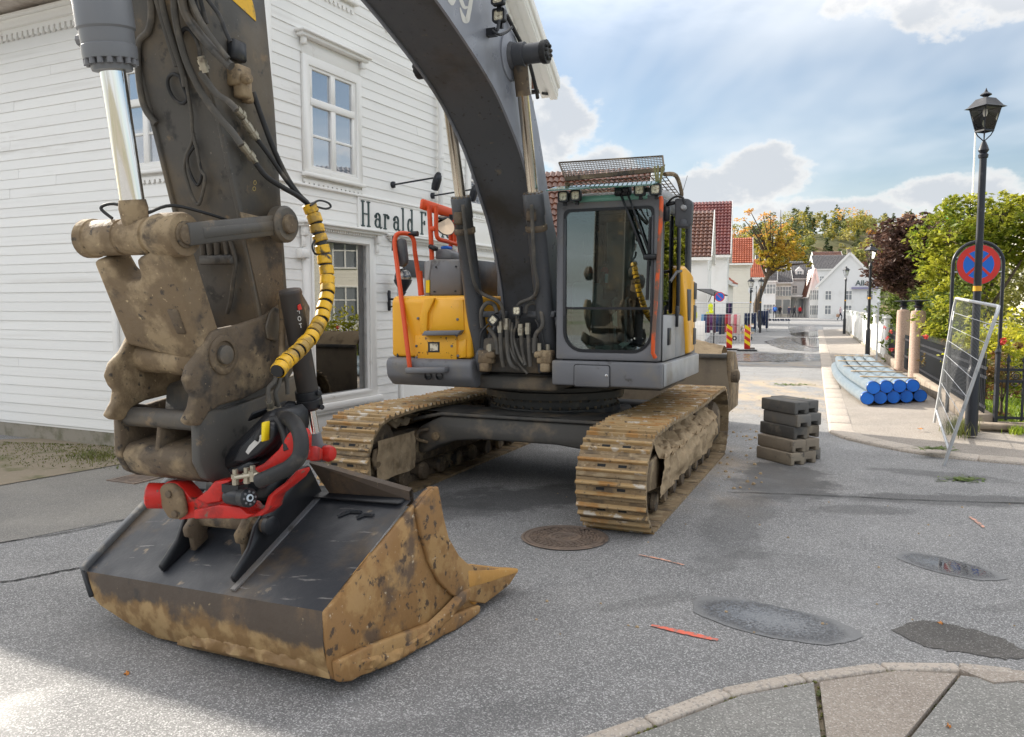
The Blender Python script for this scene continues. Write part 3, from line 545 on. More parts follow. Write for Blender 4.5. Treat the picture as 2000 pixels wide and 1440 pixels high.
grass('grass_tuft', lambda: G(random.gauss(190, 32), random.gauss(892, 6), .012), 420, .05, grass_m, .9)

# ================================================================== WHITE SHOP HOUSE
HC = Vector((-2.91, 9.75, 0)); HA = math.atan2(.8995, .437)
DS = Vector((.437, .8995, 0)); DL = Vector((-.8995, .437, 0)); NS = Vector((.8995, -.437, 0))
house = empty('shop_house', HC, HA, 'large white clapboard corner shop house behind the excavator', 'house')
SL, TD, ZE, PITCHR = 7.55, 18.0, 5.98, .868       # facade length, depth, eave height, roof slope
MID = SL/2
def hs(x, y):                                    # photo sighting on the shop facade -> (s, z)
    P = onp(x, y, HC, NS); return ((P-HC).dot(DS), P.z)
def FS(s, z, o): return Vector((s, -o, z))       # shop facade, o = distance out of the wall
def FL(t, z, o): return Vector((-o, t, z))       # side facade
wallS = MB().ring([(0, .2), (SL, .2), (SL, ZE), (0, ZE)], [(.80, .74), (1.97, .74), (1.97, 2.78), (.80, 2.78)], lambda u, v, w: Vector((u, w, v)), .002, .14).build('shop_wall', trimw, house)
wallL = MB().box((.075, TD/2+.08, (ZE+.2)/2), (.14, TD-.12, ZE-.2)).build('side_wall', trimw, house)
gab = MB().prism([(0, ZE+.004), (SL, ZE+.004), (SL, 6.66), (MID, 6.66+PITCHR*MID), (0, 6.66)], lambda u, v, w: Vector((u, w, v)), .004, .14).build('gable', trimw, house)
MB().box((SL-.075, TD/2+.08, (ZE+.2)/2), (.14, TD-.12, ZE-.2)).box((SL/2, TD-.05, ZE/2), (SL-.4, .1, ZE-.5)).build('rear_wall', trimw, house)
MB().box((SL/2, .06, .06), (SL-.04, .1, .38)).box((.06, TD/2, .06), (.1, TD-.04, .38)).build('foundation', found, house)
PH = .134
pk = MB(); pk.add([(0, 0, 0), (1, 0, 0), (1, .016, 0), (0, .016, 0), (0, 0, 1), (1, 0, 1), (1, .005, 1), (0, .005, 1)], [(0,3,2,1),(4,5,6,7),(0,1,5,4),(1,2,6,5),(2,3,7,6),(3,0,4,7)])
plank_s = pk.mesh('plank', white)
def plank(parent, a, b, z, side):
    o = link('plank', plank_s, parent); L = b-a
    j = random.uniform(-.0025, .0025)
    if side == 's': o.location = (b, j, z); o.rotation_euler = (0, 0, math.pi); o.scale = (L, 1, PH+.012)
    else: o.location = (-j, a, z); o.rotation_euler = (0, 0, math.pi/2); o.scale = (L, 1, PH+.012)
    o.rotation_euler.x = 0
def segs(a, b, cuts):
    out = [(a, b)]
    for c0, c1 in cuts:
        nx = []
        for p, q_ in out:
            if c1 <= p or c0 >= q_: nx.append((p, q_)); continue
            if c0 > p: nx.append((p, c0))
            if c1 < q_: nx.append((c1, q_))
        out = nx
    return [(p, q_) for p, q_ in out if q_-p > .03]
opS = [(.64, 1.88, 3.42, 5.02), (4.80, 6.04, 3.42, 5.02), (.60, 2.16, .28, 2.90), (2.72, 4.30, .1, 2.84), (4.80, 6.9, .28, 2.9), (1.76, 6.2, 2.98, 3.42)]
opL = [(1.42, 2.46, 3.52, 5.02), (1.30, 2.66, .1, 2.95), (5.6, 6.7, 3.52, 5.02)]
attic = [(1.04, 1.74), (2.48, 3.16), (4.40, 5.08), (5.82, 6.5)]
for i in range(90):
    z = .24+i*PH
    if z < ZE-.02:
        for a, b in segs(.10, SL-.10, [(c[0], c[1]) for c in opS if c[2] < z+PH*.7 and c[3] > z+PH*.3]):
            if b-a > 2.5 and random.random() < .45: m_ = random.uniform(a+.8, b-.8); plank(wallS, a, m_-.0015, z, 's'); plank(wallS, m_+.0015, b, z, 's')
            else: plank(wallS, a, b, z, 's')
        if z < 5.55:
            for a, b in segs(.10, 8.2, [(c[0], c[1]) for c in opL if c[2] < z+PH*.7 and c[3] > z+PH*.3]):
                if b-a > 2.5 and random.random() < .45: m_ = random.uniform(a+.8, b-.8); plank(wallL, a, m_-.0015, z, 'l'); plank(wallL, m_+.0015, b, z, 'l')
                else: plank(wallL, a, b, z, 'l')
    else:
        lim = max(.10, (z+PH-6.62)/PITCHR+.03)
        if lim < MID-.1:
            for a, b in segs(lim, SL-lim, [(c[0], c[1]) for c in attic if 5.9 < z+.06 < 6.95]): plank(gab, a, b, z, 's')
# corner boards
MB().box((.05, -.015, 3.1), (.14, .055, 5.75)).box((-.015, .075, 3.1), (.052, .12, 5.75)).build('corner_board', trimw, house, bevel=.006)
MB().box((SL-.05, -.015, 3.1), (.14, .055, 5.75)).build('corner_board', trimw, house, bevel=.006)
def dentils(name, F, a, b, z, parent, n=None, w=.075, h=.085, o=.03):
    """a board with a scalloped lower edge"""
    n = n or max(3, round((b-a)/.095)); st = (b-a)/n; mb = MB()
    mb.prism([(a, z+h*.55), (b, z+h*.55), (b, z+h), (a, z+h)], F, .006, o)
    for i in range(n):
        c = a+st*(i+.5); r = st*.33
        poly = [(c-r, z+h*.55), (c-r, z+r)]+[(c-r*math.cos(R(20*k)), z+r-r*math.sin(R(20*k))) for k in range(1, 9)]+[(c+r, z+r), (c+r, z+h*.55)]
        mb.prism(poly, F, .006, o)
    return mb.build(name, trimw, parent)
def sash_window(F, s0, s1, z0, z1, parent, hood=True, dent=True, glass_m=winglass):
    """casing, two casement leaves: small upper light over two lower lights each"""
    w = empty('window', (0, 0, 0)); w.parent = parent
    cs = .115
    MB().ring(rect(s0-cs, z0-.07, s1+cs, z1+cs), rect(s0, z0, s1, z1), F, -.02, .045).build('casing', trimw, w, bevel=.005)
    MB().ring(rect(s0, z0, s1, z1), rect(s0+.035, z0+.035, s1-.035, z1-.035), F, -.03, .025).build('frame', trimw, w, bevel=.003)
    zt = z0+(z1-z0)*.655; m_ = (s0+s1)/2
    mb = MB(); mb.prism(rect(s0+.03, zt-.045, s1-.03, zt+.045), F, -.012, .034); mb.prism(rect(m_-.045, z0+.03, m_+.045, zt-.045), F, -.012, .030); mb.prism(rect(m_-.045, zt+.045, m_+.045, z1-.03), F, -.012, .030)
    zm = z0+(zt-z0)*.5
    for a, b in ((s0+.075, m_-.045), (m_+.045, s1-.075)): mb.prism(rect(a, zm-.016, b, zm+.016), F, -.008, .016)
    for a, b in ((s0+.035, s0+.075), (s1-.075, s1-.035)): mb.prism(rect(a, z0+.035, b, zt-.045), F, -.012, .024); mb.prism(rect(a, zt+.045, b, z1-.035), F, -.012, .024)
    mb.build('sash', trimw, w, bevel=.002)
    for a, b in ((s0+.075, m_-.045), (m_+.045, s1-.075)):
        for c, d in ((z0+.035, zm-.016), (zm+.016, zt-.045), (zt+.045, z1-.035)):
            MB().prism(rect(a, c, b, d), F, -.006, -.001).build('pane', glass_m, w)
    MB().prism(rect(s0-cs-.03, z0-.115, s1+cs+.03, z0-.07), F, -.01, .085).build('sill', trimw, w, bevel=.006)
    if hood:
        mb = MB(); mb.prism(rect(s0-cs, z1+cs+.003, s1+cs, z1+cs+.19), F, -.01, .030); mb.prism(rect(s0-cs-.08, z1+cs+.19, s1+cs+.08, z1+cs+.235), F, -.01, .12); mb.prism(rect(s0-cs-.11, z1+cs+.235, s1+cs+.11, z1+cs+.262), F, -.01, .16)
        for a in (s0-cs-.035, s1+cs-.035): mb.prism(rect(a, z1+cs+.10, a+.07, z1+cs+.19), F, .03, .09)
        mb.build('hood', trimw, w, bevel=.006)
    if dent: dentils('apron', F, s0-cs, s1+cs, z0-.235, w)
    return w
sash_window(FS, .775, 1.745, 3.665, 4.93, house)
sash_window(FS, 4.93, 5.90, 3.665, 4.93, house)
sash_window(FL, 1.55, 2.33, 3.72, 4.93, house)
sash_window(FL, 5.75, 6.55, 3.72, 4.93, house)
for a, b in attic: sash_window(FS, a+.1, b-.1, 6.06, 6.82, house, hood=False)
# cornice under the side eave, soffit, roof with tiled slopes and barge boards
dentils('eave_frieze', FL, -.02, 8.3, 5.62, house, 74, h=.15, o=.05)
MB().box((-.06, 4.1, 5.82), (.10, 8.9, .11)).box((-.09, 4.1, 5.90), (.16, 8.96, .05)).build('cornice', trimw, house, bevel=.008)
MB().box((-.36, TD/2-.2, 6.0), (.80, TD+.2, .03)).build('soffit', soffit, house)
MB().box((-.775, TD/2-.2, 6.06), (.03, TD+.2, .17)).build('fascia', trimw, house)
MB().lathe([(.055, 0), (.055, 9.9)], (-.84, -.35, 6.08), (0, 1, 0), 10).build('gutter', trimw, house, smooth=50)
def roof_slab(sgn):
    tk = .09; e = -.76 if sgn < 0 else SL+.50
    zr = 10.05; zlo = zr-PITCHR*abs(MID-e)
    pts = [(e, zlo), (MID, zr), (MID, zr+tk*1.3), (e, zlo+tk*1.3)]
    MB().prism(pts, lambda u, v, w: Vector((u, w, v)), -.30, TD+.3).build('roof', tile_dk, house)
    # barge board and its mouldings along the gable
    mb = MB()
    for o_, d0, d1, th in ((-.34, -.20, .06, .05), (-.38, -.06, .09, .05), (-.27, -.27, -.20, .16)):
        mb.prism([(e, zlo+d0), (MID, zr+d0), (MID, zr+d1+.05), (e, zlo+d1+.05)], lambda u, v, w: Vector((u, w, v)), o_-th/2, o_+th/2)
    mb.build('barge_board', trimw, house, bevel=.006)
    MB().prism([(e, zlo-.21), (MID, zr-.21), (MID, zr-.19), (e, zlo-.19)], lambda u, v, w: Vector((u, w, v)), -.36, .0).build('verge_soffit', trimw, house)
roof_slab(-1); roof_slab(1)
MB().lathe([(.05, 0), (.05, 10.2)], (SL+.56, -.32, 6.30), (0, 1, 0), 10).tube([(SL+.56, -.30, 6.28), (SL+.45, -.20, 6.18), (SL+.30, -.1, 6.18)], .03, 8).build('gutter', black_m, house, smooth=50)
# string course above the shop front, fascia with lettering
MB().prism(rect(.12, 3.425, SL-.1, 3.455), FS, .0, .05).prism(rect(.12, 2.965, SL-.1, 2.985), FS, 0, .03).build('string_course', trimw, house, bevel=.004)
brd = MB().prism(rect(1.78, 3.0, 6.18, 3.42), FS, .0, .022).build('sign_board', trimw, house, bevel=.003)
MB().ring(rect(1.76, 2.99, 6.2, 3.425), rect(1.79, 3.02, 6.17, 3.395), FS, .0, .035).build('sign_border', trimw, house, bevel=.003)
# sign letters as strokes: unit height 1 (cap), x-height .62
def arc(cx_, cy_, rx, ry, a0, a1, n=12): return [(cx_+rx*math.cos(R(a0+(a1-a0)*k/n)), cy_+ry*math.sin(R(a0+(a1-a0)*k/n))) for k in range(n+1)]
sf = lambda x, y, w=.16: [(x-w/2, y), (x+w/2, y)]
GL = {'H': (.62, [[(.12, 0), (.12, 1)], [(.50, 0), (.50, 1)], [(.12, .5), (.50, .5)], sf(.12, 0), sf(.12, 1), sf(.5, 0), sf(.5, 1)]),
 'F': (.50, [[(.12, 0), (.12, 1)], [(.02, 1), (.44, 1), (.44, .9)], [(.12, .52), (.34, .52)], [(.34, .46), (.34, .60)], sf(.12, 0)]),
 'a': (.46, [[(.36, .04)]+[(.36, .42)]+arc(.22, .42, .14, .18, 0, 170, 8), arc(.075, .46, .035, .035, 0, 360, 8), arc(.20, .19, .15, .17, 75, 350, 12), [(.36, .05), (.42, 0), (.47, .02)], [(.24, .36), (.36, .30)]]),
 'r': (.40, [[(.10, 0), (.10, .60)], sf(.10, 0), [(.02, .60), (.10, .60)], [(.10, .40)]+arc(.23, .46, .12, .14, 170, 40, 8), arc(.33, .50, .035, .035, 0, 360, 8)]),
 'l': (.24, [[(.12, 0), (.12, 1)], sf(.12, 0), [(.03, 1), (.12, 1)]]),
 'd': (.46, [[(.36, 0), (.36, 1)], [(.27, 1), (.36, 1)], arc(.20, .29, .15, .29, 40, 320, 16), [(.36, 0), (.45, 0)]]),
 'j': (.24, [[(.14, .60), (.14, -.12)]+arc(.05, -.12, .09, .12, 0, -130, 6), [(.06, .60), (.14, .60)], arc(.14, .80, .03, .03, 0, 360, 8)]),
 'e': (.42, [[(.06, .31), (.36, .31)]+arc(.21, .31, .15, .29, 0, 310, 16)])}
for ch, px in zip('HaraldFjelde', (702, 728.5, 746, 765, 781, 792.5, 818, 836, 845, 859, 868, 884)):
    wd, sts = GL[ch]; s0, z0 = hs(px, 420)[0], 3.035; H = .335; mb = MB()
    for st in sts:
        for a, b in zip(st, st[1:]):
            vert = abs(b[1]-a[1]) > abs(b[0]-a[0])*1.2; th = .030 if vert else .017
            d = Vector((b[0]-a[0], b[1]-a[1])); d.normalize(); e = .010
            mb.bar(FS(s0+(a[0]*1.04)*H-d.x*e, z0+a[1]*H-d.y*e, .028), FS(s0+(b[0]*1.04)*H+d.x*e, z0+b[1]*H+d.y*e, .028), th, .014, up=(0, 1, 0))
    mb.build('letter', letter_m, brd)
# shop window: casing, pilasters, cornice with small dentils, glass, display room
def shopfront(s0, s1, z0, z1, parent):
    w = empty('shop_window', (0, 0, 0)); w.parent = parent
    MB().ring(rect(s0-.19, z0-.10, s1+.19, z1+.13), rect(s0, z0, s1, z1), FS, -.10, .035).build('casing', trimw, w, bevel=.006)
    MB().ring(rect(s0-.05, z0-.05, s1+.05, z1+.05), rect(s0-.01, z0-.01, s1+.01, z1+.01), FS, .035, .055).build('bead', trimw, w, bevel=.004)
    MB().prism(rect(s0-.24, z0-.19, s1+.24, z0-.10), FS, -.02, .10).prism(rect(s0-.21, z0-.24, s1+.21, z0-.19), FS, -.02, .07).prism(rect(s0-.2, .27, s1+.2, z0-.24), FS, -.01, .02).build('sill', trimw, w, bevel=.006)
    mb = MB(); mb.prism(rect(s0-.27, z1+.15, s1+.27, z1+.185), FS, 0, .12).prism(rect(s0-.30, z1+.185, s1+.30, z1+.215), FS, 0, .17)
    mb.build('cornice', trimw, w, bevel=.005)
    mb = MB(); n = 34
    for i in range(n): c = s0-.24+(s1-s0+.48)*(i+.5)/n; mb.prism(rect(c-.013, z1+.118, c+.013, z1+.15), FS, .03, .075)
    mb.build('dentils', trimw, w)
    for c in (s0-.235, s1+.155): MB().prism(rect(c, z1+.03, c+.08, z1+.15), FS, .03, .10).prism(rect(c+.01, z1-.10, c+.07, z1+.03), FS, .03, .07).build('bracket', trimw, w, bevel=.006)
    MB().prism(rect(s0, z0, s1, z1), FS, -.055, -.050).build('pane', shopglass, w)
    return w
shopfront(.80, 1.97, .75, 2.77, house); shopfront(5.0, 6.7, .75, 2.77, house)
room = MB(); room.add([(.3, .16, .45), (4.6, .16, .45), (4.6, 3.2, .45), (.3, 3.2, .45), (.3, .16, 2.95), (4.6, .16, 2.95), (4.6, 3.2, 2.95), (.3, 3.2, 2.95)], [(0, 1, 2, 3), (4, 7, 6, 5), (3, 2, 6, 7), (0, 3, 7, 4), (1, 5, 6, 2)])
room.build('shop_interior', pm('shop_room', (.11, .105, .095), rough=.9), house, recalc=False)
# shop door with dark frame and header
dw = empty('shop_door', (0, 0, 0)); dw.parent = house
MB().ring(rect(2.74, .2, 4.28, 2.80), rect(2.84, .2, 4.18, 2.70), FS, -.10, .035).build('casing', trimw, dw, bevel=.006)
MB().ring(rect(2.84, .2, 4.18, 2.70), rect(2.95, .3, 4.07, 2.30), FS, -.12, -.02).build('frame', black_m, dw)
MB().prism(rect(2.90, 2.36, 4.12, 2.62), FS, -.02, .03).build('header_board', grey_d, dw, bevel=.01)
MB().prism(rect(2.95, .3, 4.07, 2.30), FS, -.10, -.095).build('pane', shopglass, dw)
MB().prism(rect(2.48, 2.90, 4.55, 2.935), FS, 0, .12).prism(rect(2.45, 2.935, 4.58, 2.962), FS, 0, .17).build('cornice', trimw, dw, bevel=.005)
mb = MB()
for i in range(44): c = 2.5+2.02*(i+.5)/44; mb.prism(rect(c-.013, 2.868, c+.013, 2.90), FS, .03, .075)
mb.build('dentils', trimw, dw)
MB().prism(rect(2.85, .05, 4.15, .2), FS, -.1, .35).build('step', granite, dw, bevel=.01)
# side facade: boarded panel with pilaster
MB().prism(rect(2.58, .25, 2.68, 2.98), FL, 0, .05).prism(rect(1.28, .25, 1.38, 2.98), FL, 0, .05).prism(rect(1.24, 2.98, 2.72, 3.05), FL, 0, .08).prism(rect(1.38, .25, 2.58, 2.98), FL, .002, .012).build('panel_door', trimw, house, bevel=.005)
# rain pipe
MB().tube([(3.86, -.10, 5.9), (3.86, -.10, 3.50)], .045, 10).build('rain_pipe', trimw, house, smooth=60)
for z in (5.2, 4.25): MB().lathe([(.058, 0), (.058, .04)], (3.86, -.10, z), (0, 0, 1), 12).build('pipe_clip', trimw, house)
MB().prism(rect(.50, 2.52, .66, 2.64), FS, .0, .10).build('junction_box', trimw, house, bevel=.01)

# ---- lamps on the shop wall
def hw(s, z, o): return HC + DS*s + NS*o + Vector((0, 0, z))
def sconce(s, z, label):
    e = empty('wall_spotlight', hw(s, z, 0), HA, label, 'wall lamp', 'black arm lamps above the shop sign')
    MB().lathe([(.045, 0), (.045, .03), (.025, .05)], (0, -.0, 0), (0, -1, 0), 12).box((0, -.03, 0), (.05, .05, .09)).build('base', black_iron, e, bevel=.004)
    MB().tube([(0, -.03, 0), (0, -.80, .06)], .013, 8).build('arm', black_iron, e)
    h = MB(); h.lathe([(.02, -.02), (.05, 0), (.062, .06), (.06, .17), (.05, .22), (.01, .23)], (0, -.80, .09), (.05, .35, -1), 14); h.lathe([(.035, -.03), (.04, .03), (.02, .05)], (0, -.80, .08), (0, 0, 1), 10)
    h.build('head', black_iron, e, smooth=45)
sconce(2.62, 3.69, 'black arm lamp nearer the house corner, above the first sign letters')
sconce(3.72, 3.66, 'black arm lamp above the sign, beside the rain pipe')
ql = empty('globe_wall_lamp', hw(2.50, 2.0, 0), HA, 'black wall lamp with smoky glass globe beside the shop door', 'wall lamp')
MB().box((0, -.015, 0), (.07, .03, .30)).build('back_plate', black_iron, ql, bevel=.012)
MB().tube([(0, -.02, .02), (0, -.14, .02), (0, -.24, .02), (0, -.26, .06)], .016, 8).tube([(0, -.02, -.10), (0, -.10, -.07), (0, -.18, .01)], .012, 8, sub=4).lathe([(.02, -.05), (.02, .05), (.05, .09), (.03, .12)], (0, -.26, .03), (0, 0, 1), 12).build('bracket', black_iron, ql, smooth=50)
MB().lathe([(.04, .10), (.12, .22), (.135, .27), (.125, .275)], (0, -.26, .03), (0, 0, 1), 18, closed=False).build('basket', black_iron, ql, smooth=50)
MB().lathe([(.05*0+.125*math.cos(R(a)), .30+.135*math.sin(R(a))) for a in range(-30, 91, 12)], (0, -.26, .03), (0, 0, 1), 20, closed=False).build('globe', glass('smoky_globe', (.62, .55, .50), .10), ql, smooth=80)

# ================================================================== EXCAVATOR
PHI = R(23); SC = Vector((.49, 9.24, 0)); fwv = Vector((-math.sin(PHI), -math.cos(PHI), 0)); lfv = Vector((math.cos(PHI), -math.sin(PHI), 0))
ex = empty('excavator', SC, -PHI, 'large yellow and grey tracked excavator with its boom arched over the street', 'excavator')
def LV(d, l, z): return Vector((l, -d, z))                   # machine frame: d ahead of the slew centre, l across, z up
def toL(P): q_ = P-SC; return Vector((q_.dot(lfv), -q_.dot(fwv), P.z))
def Tl(x, y, l): return toL(onp(x, y, SC+lfv*l, lfv))        # sighting on the plane l
def Tf(x, y, d): return toL(onp(x, y, SC+fwv*d, fwv))        # sighting on the plane d
def DZ(u, v, w): return Vector((w, -u, v))                   # profile in (d, z), swept across l
def LZ(u, v, w): return Vector((u, -w, v))                   # profile in (l, z), swept along d
def dzl(pts, l): return [(-p.y, p.z) for p in (Tl(x, y, l) for x, y in pts)]
def lzf(pts, d): return [(p.x, p.z) for p in (Tf(x, y, d) for x, y in pts)]
ZUP = Vector((0, 0, 1)); LX = Vector((1, 0, 0))

# ---- tracks
PIT = .19; RAD = .425; DF = 1.84
def track_path():
    pts = []; n = 400
    top = [(-DF + 2*DF*i/60, .865 - .035*math.sin(math.pi*i/60)**2 - (.03*max(0, (i-50)/10))) for i in range(61)]
    for p in top: pts.append(p)
    z1 = pts[-1][1]; cz = .44
    for k in range(1, 30): a = R(90-180*k/30); pts.append((DF+RAD*math.cos(a)*1.02, cz+RAD*math.sin(a)*(1 if a < 0 else (z1-cz)/RAD)))
    pts += [(DF-2*DF*i/60, .015+.0*i) for i in range(0, 61)]
    for k in range(1, 30): a = R(270-180*k/30); pts.append((-DF+RAD*math.cos(a), cz+RAD*math.sin(a)))
    return pts
TP = track_path()
def along(pts, n):
    P = pts+[pts[0]]; L = [0]
    for a, b in zip(P, P[1:]): L.append(L[-1]+math.hypot(b[0]-a[0], b[1]-a[1]))
    out = []; j = 0
    for i in range(n):
        s = L[-1]*i/n
        while L[j+1] < s: j += 1
        t = (s-L[j])/(L[j+1]-L[j]); a, b = P[j], P[j+1]; dx, dy = b[0]-a[0], b[1]-a[1]; q_ = math.hypot(dx, dy)
        out.append((a[0]+dx*t, a[1]+dy*t, dx/q_, dy/q_))
    return out, L[-1]
nsh = round(along(TP, 10)[1]/PIT); SH, TL_ = along(TP, nsh)
sm = MB(); hp = TL_/nsh/2-.004
prof = [(-hp, -.014), (hp, -.014), (hp+.010, .002), (hp, .010), (.062, .012), (.056, .038), (.050, .043), (.040, .042), (.036, .036), (.028, .012), (-.026, .012), (-.032, .036), (-.038, .042), (-.050, .043), (-.056, .036), (-.064, .012), (-hp, .010)]
n_ = len(prof); vs = [Vector((x, u, v)) for x in (-.30, .30) for u, v in prof]
fs = [tuple(range(n_))[::-1], tuple(range(n_, 2*n_))]+[(i, (i+1) % n_, n_+(i+1) % n_, n_+i) for i in range(n_)]
sm.add(vs, fs); 
for i in (4, 5, 6, 7, 8, 10, 11, 12, 13, 14): sm.m[2+i] = 1
for x in (-.09, .09): sm.box((x, .0, .0125), (.07, .024, .005), mi=2)  # dark boxes on the plate stand in for the shade of open slots
for x in (-.21, -.15, .15, .21): sm.box((x, .0, .016), (.022, .020, .012), mi=0)
shoe_me = sm.mesh('track_shoe', [shoe_m, shoe_rib, dark_in], recalc=True)
def disc_wheel(mb, d, z, l0, l1, r, n=20, hub=.4):
    mb.lathe([(r*hub, -.02), (r*hub, 0), (r*.92, 0), (r, .02), (r, l1-l0-.02), (r*.92, l1-l0), (r*hub, l1-l0), (r*hub, l1-l0+.02)], LV(d, l0, z), LX, n)
def mudgrid(name, parent, f, nu, nv, amp, sc, mat=mud, taper=0):
    P = []
    for i in range(nu):
        row = []
        for j in range(nv):
            p, nn = f(i/(nu-1), j/(nv-1)); e_ = min(1, 6*min(i/(nu-1), 1-i/(nu-1)))*min(1, 4*min(j/(nv-1), 1-j/(nv-1))) if taper else 1
            row.append(p+nn*(amp*(noise.fractal(p*sc, .9, 2.1, 5)+.25)*e_-(1-e_)*taper))
        P.append(row)
    return tag(MB().grid(P).build(name, mat, parent, recalc=False, smooth=35), None, kind='stuff')
for sgn in (1, -1):
    tr = empty('track', (0, 0, 0)); tr.parent = ex; lc = 1.32*sgn
    for (d, z, td, tz) in SH:
        nd, nzv = -tz, td                                   # outward normal of the loop
        o = link('track_shoe', shoe_me, tr); T = LV(td, 0, tz).normalized(); Nn = LV(nd, 0, nzv).normalized(); X = T.cross(Nn)
        M4 = Matrix((X, T, Nn)).transposed().to_4x4(); j = random.uniform(-.004, .004); M4.translation = LV(d+nd*j, lc, z+nzv*j); o.matrix_local = M4
    ch = MB()                                               # chain links inside the shoes
    for (d, z, td, tz) in SH:
        nd, nzv = -tz, td
        for dl in (-.075, .075):
            c = LV(d-nd*.052, lc+dl, z-nzv*.052); ch.bar(c-LV(td, 0, tz)*.105, c+LV(td, 0, tz)*.105, .035, .075, up=LV(nd, 0, nzv))
    ch.build('track_chain', mudsteel, tr)
    mb = MB(); disc_wheel(mb, DF, .44, lc-.14, lc+.14, .345, 30, .3); mb.build('idler', mudsteel, tr, smooth=40)
    mb = MB(); disc_wheel(mb, -DF, .44, lc-.12, lc+.12, .33, 30, .35)
    for k in range(21):
        a = 2*math.pi*k/21; mb.box(LV(-DF+.345*math.cos(a), lc, .44+.345*math.sin(a)), (.08, .05, .06), Matrix.Rotation(-a, 3, 'X'))
    mb.lathe([(.26, -.02), (.26, .06), (.18, .11), (.10, .12)], LV(-DF, lc+.12*sgn, .44), LX*sgn, 20); mb.build('sprocket', mudsteel, tr, smooth=40)
    for k in range(8):
        mb = MB(); d = -1.45+2.85*k/7; mb.lathe([(.05, -.19), (.085, -.185), (.10, -.15), (.082, -.14), (.078, 0), (.082, .14), (.10, .15), (.085, .185), (.05, .19)], LV(d, lc, .135), LX, 16); mb.build('roller', mudsteel, tr, smooth=45)
    for d in (-.75, .65):
        mb = MB(); mb.lathe([(.04, -.16), (.07, -.15), (.075, .15), (.04, .16)], LV(d, lc, .73), LX, 16); mb.box(LV(d, lc-.14*sgn, .66), (.05, .10, .16)); mb.build('carrier_roller', mudsteel, tr, smooth=45)
    fr = [(-1.55, .24), (1.45, .24), (1.66, .34), (1.68, .56), (1.40, .60), (-1.45, .60), (-1.60, .46)]
    MB().prism(fr, DZ, lc-.165, lc+.165).build('track_frame', mudsteel, tr, bevel=.025)
    MB().prism([(1.30, .26), (2.02, .34), (2.06, .44), (2.02, .54), (1.30, .60)], DZ, lc+.17, lc+.205).prism([(1.30, .26), (2.02, .34), (2.06, .44), (2.02, .54), (1.30, .60)], DZ, lc-.205, lc-.17).build('idler_yoke', mudlink, tr, bevel=.01)
    MB().prism([(-1.3, .23), (1.3, .23), (1.35, .30), (1.2, .33), (-1.2, .33), (-1.35, .30)], DZ, lc+sgn*.14-.02, lc+sgn*.14+.035).build('roller_guard', mudsteel, tr, bevel=.01)
    # dried mud packed on the frame
    mudgrid('mud', tr, lambda u, v: (LV(-1.5+3.0*u, lc+sgn*(-.12+.40*v), .70-.26*max(0, v-.35)**1.2), Vector((.4*sgn, 0, .9))), 110, 18, .075, 8.0)
    mudgrid('mud', tr, lambda u, v: (LV(-1.45+2.95*u, lc+sgn*(.215+.05*math.sin(v*2.6)), .20+.40*v), Vector((sgn, 0, 0))), 90, 16, .045, 6.0)
    if sgn < 0: mudgrid('mud', tr, lambda u, v: (LV(1.28+.72*u, lc+.215, .22+.40*v), Vector((1, 0, 0))), 26, 18, .025, 6.0)
    if sgn < 0: tag(grass('mud_grass', lambda: LV(0, 0, 0), 2, .01, grass_m), None).parent = tr

# ---- car body: cross beam with arched underside, centre box, slew ring
cb = empty('car_body', (0, 0, 0)); cb.parent = ex
bt = [(-1.16, .62), (-1.02, .70), (-.86, .775), (.86, .775), (1.02, .70), (1.16, .62), (1.16, .36), (1.06, .36), (.92, .45), (.70, .515), (.42, .545), (-.42, .545), (-.70, .515), (-.92, .45), (-1.06, .36), (-1.16, .36)]
for a, b in ((.62, 1.12), (-1.12, -.62)): MB().prism(bt, LZ, a, b).build('cross_beam', under_m, cb, bevel=.02)
MB().prism([(-1.2, .74), (-.86, .812), (.86, .812), (1.2, .74), (1.2, .70), (.86, .775+.004), (-.86, .775+.004), (-1.2, .70)], LZ, .52, 1.15).build('beam_flange', under_m, cb, bevel=.006)
MB().box(LV(0, 0, .64), (1.5, 1.22, .27)).build('centre_box', under_m, cb, bevel=.03)
for sx in (-1, 1): MB().lathe([(.045, 0), (.045, .03)], LV(1.12, .93*sx, .55), (0, -1, 0), 12).tube([LV(1.13, 1.02*sx, .62), LV(1.20, 1.10*sx, .60), LV(1.2, 1.12*sx, .52), LV(1.13, 1.03*sx, .48)], .018, 8, sub=4).build('towing_eye', mudlink, cb, smooth=40)
mudgrid('mud', cb, lambda u, v: (LV(.55+.58*u, -1.05+2.1*v, .815), ZUP), 14, 50, .012, 5, under_m)
sr = MB().lathe([(.60, .77), (.74, .78), (.74, .83), (.70, .84), (.70, .93), (.78, .94), (.78, 1.01), (.72, 1.02), (.72, 1.06), (.5, 1.07)], LV(0, 0, 0), ZUP, 56).build('slew_ring', under_m, ex, smooth=35)
mb = MB()
for k in range(44): a = 2*math.pi*k/44; mb.lathe([(.016, 0), (.016, .03)], LV(.755*math.cos(a), .755*math.sin(a), .915), ZUP, 6); mb.lathe([(.016, 0), (.016, .03)], LV(.715*math.cos(a), .715*math.sin(a), .83), ZUP, 6)
mb.build('bolts', mudsteel, sr)

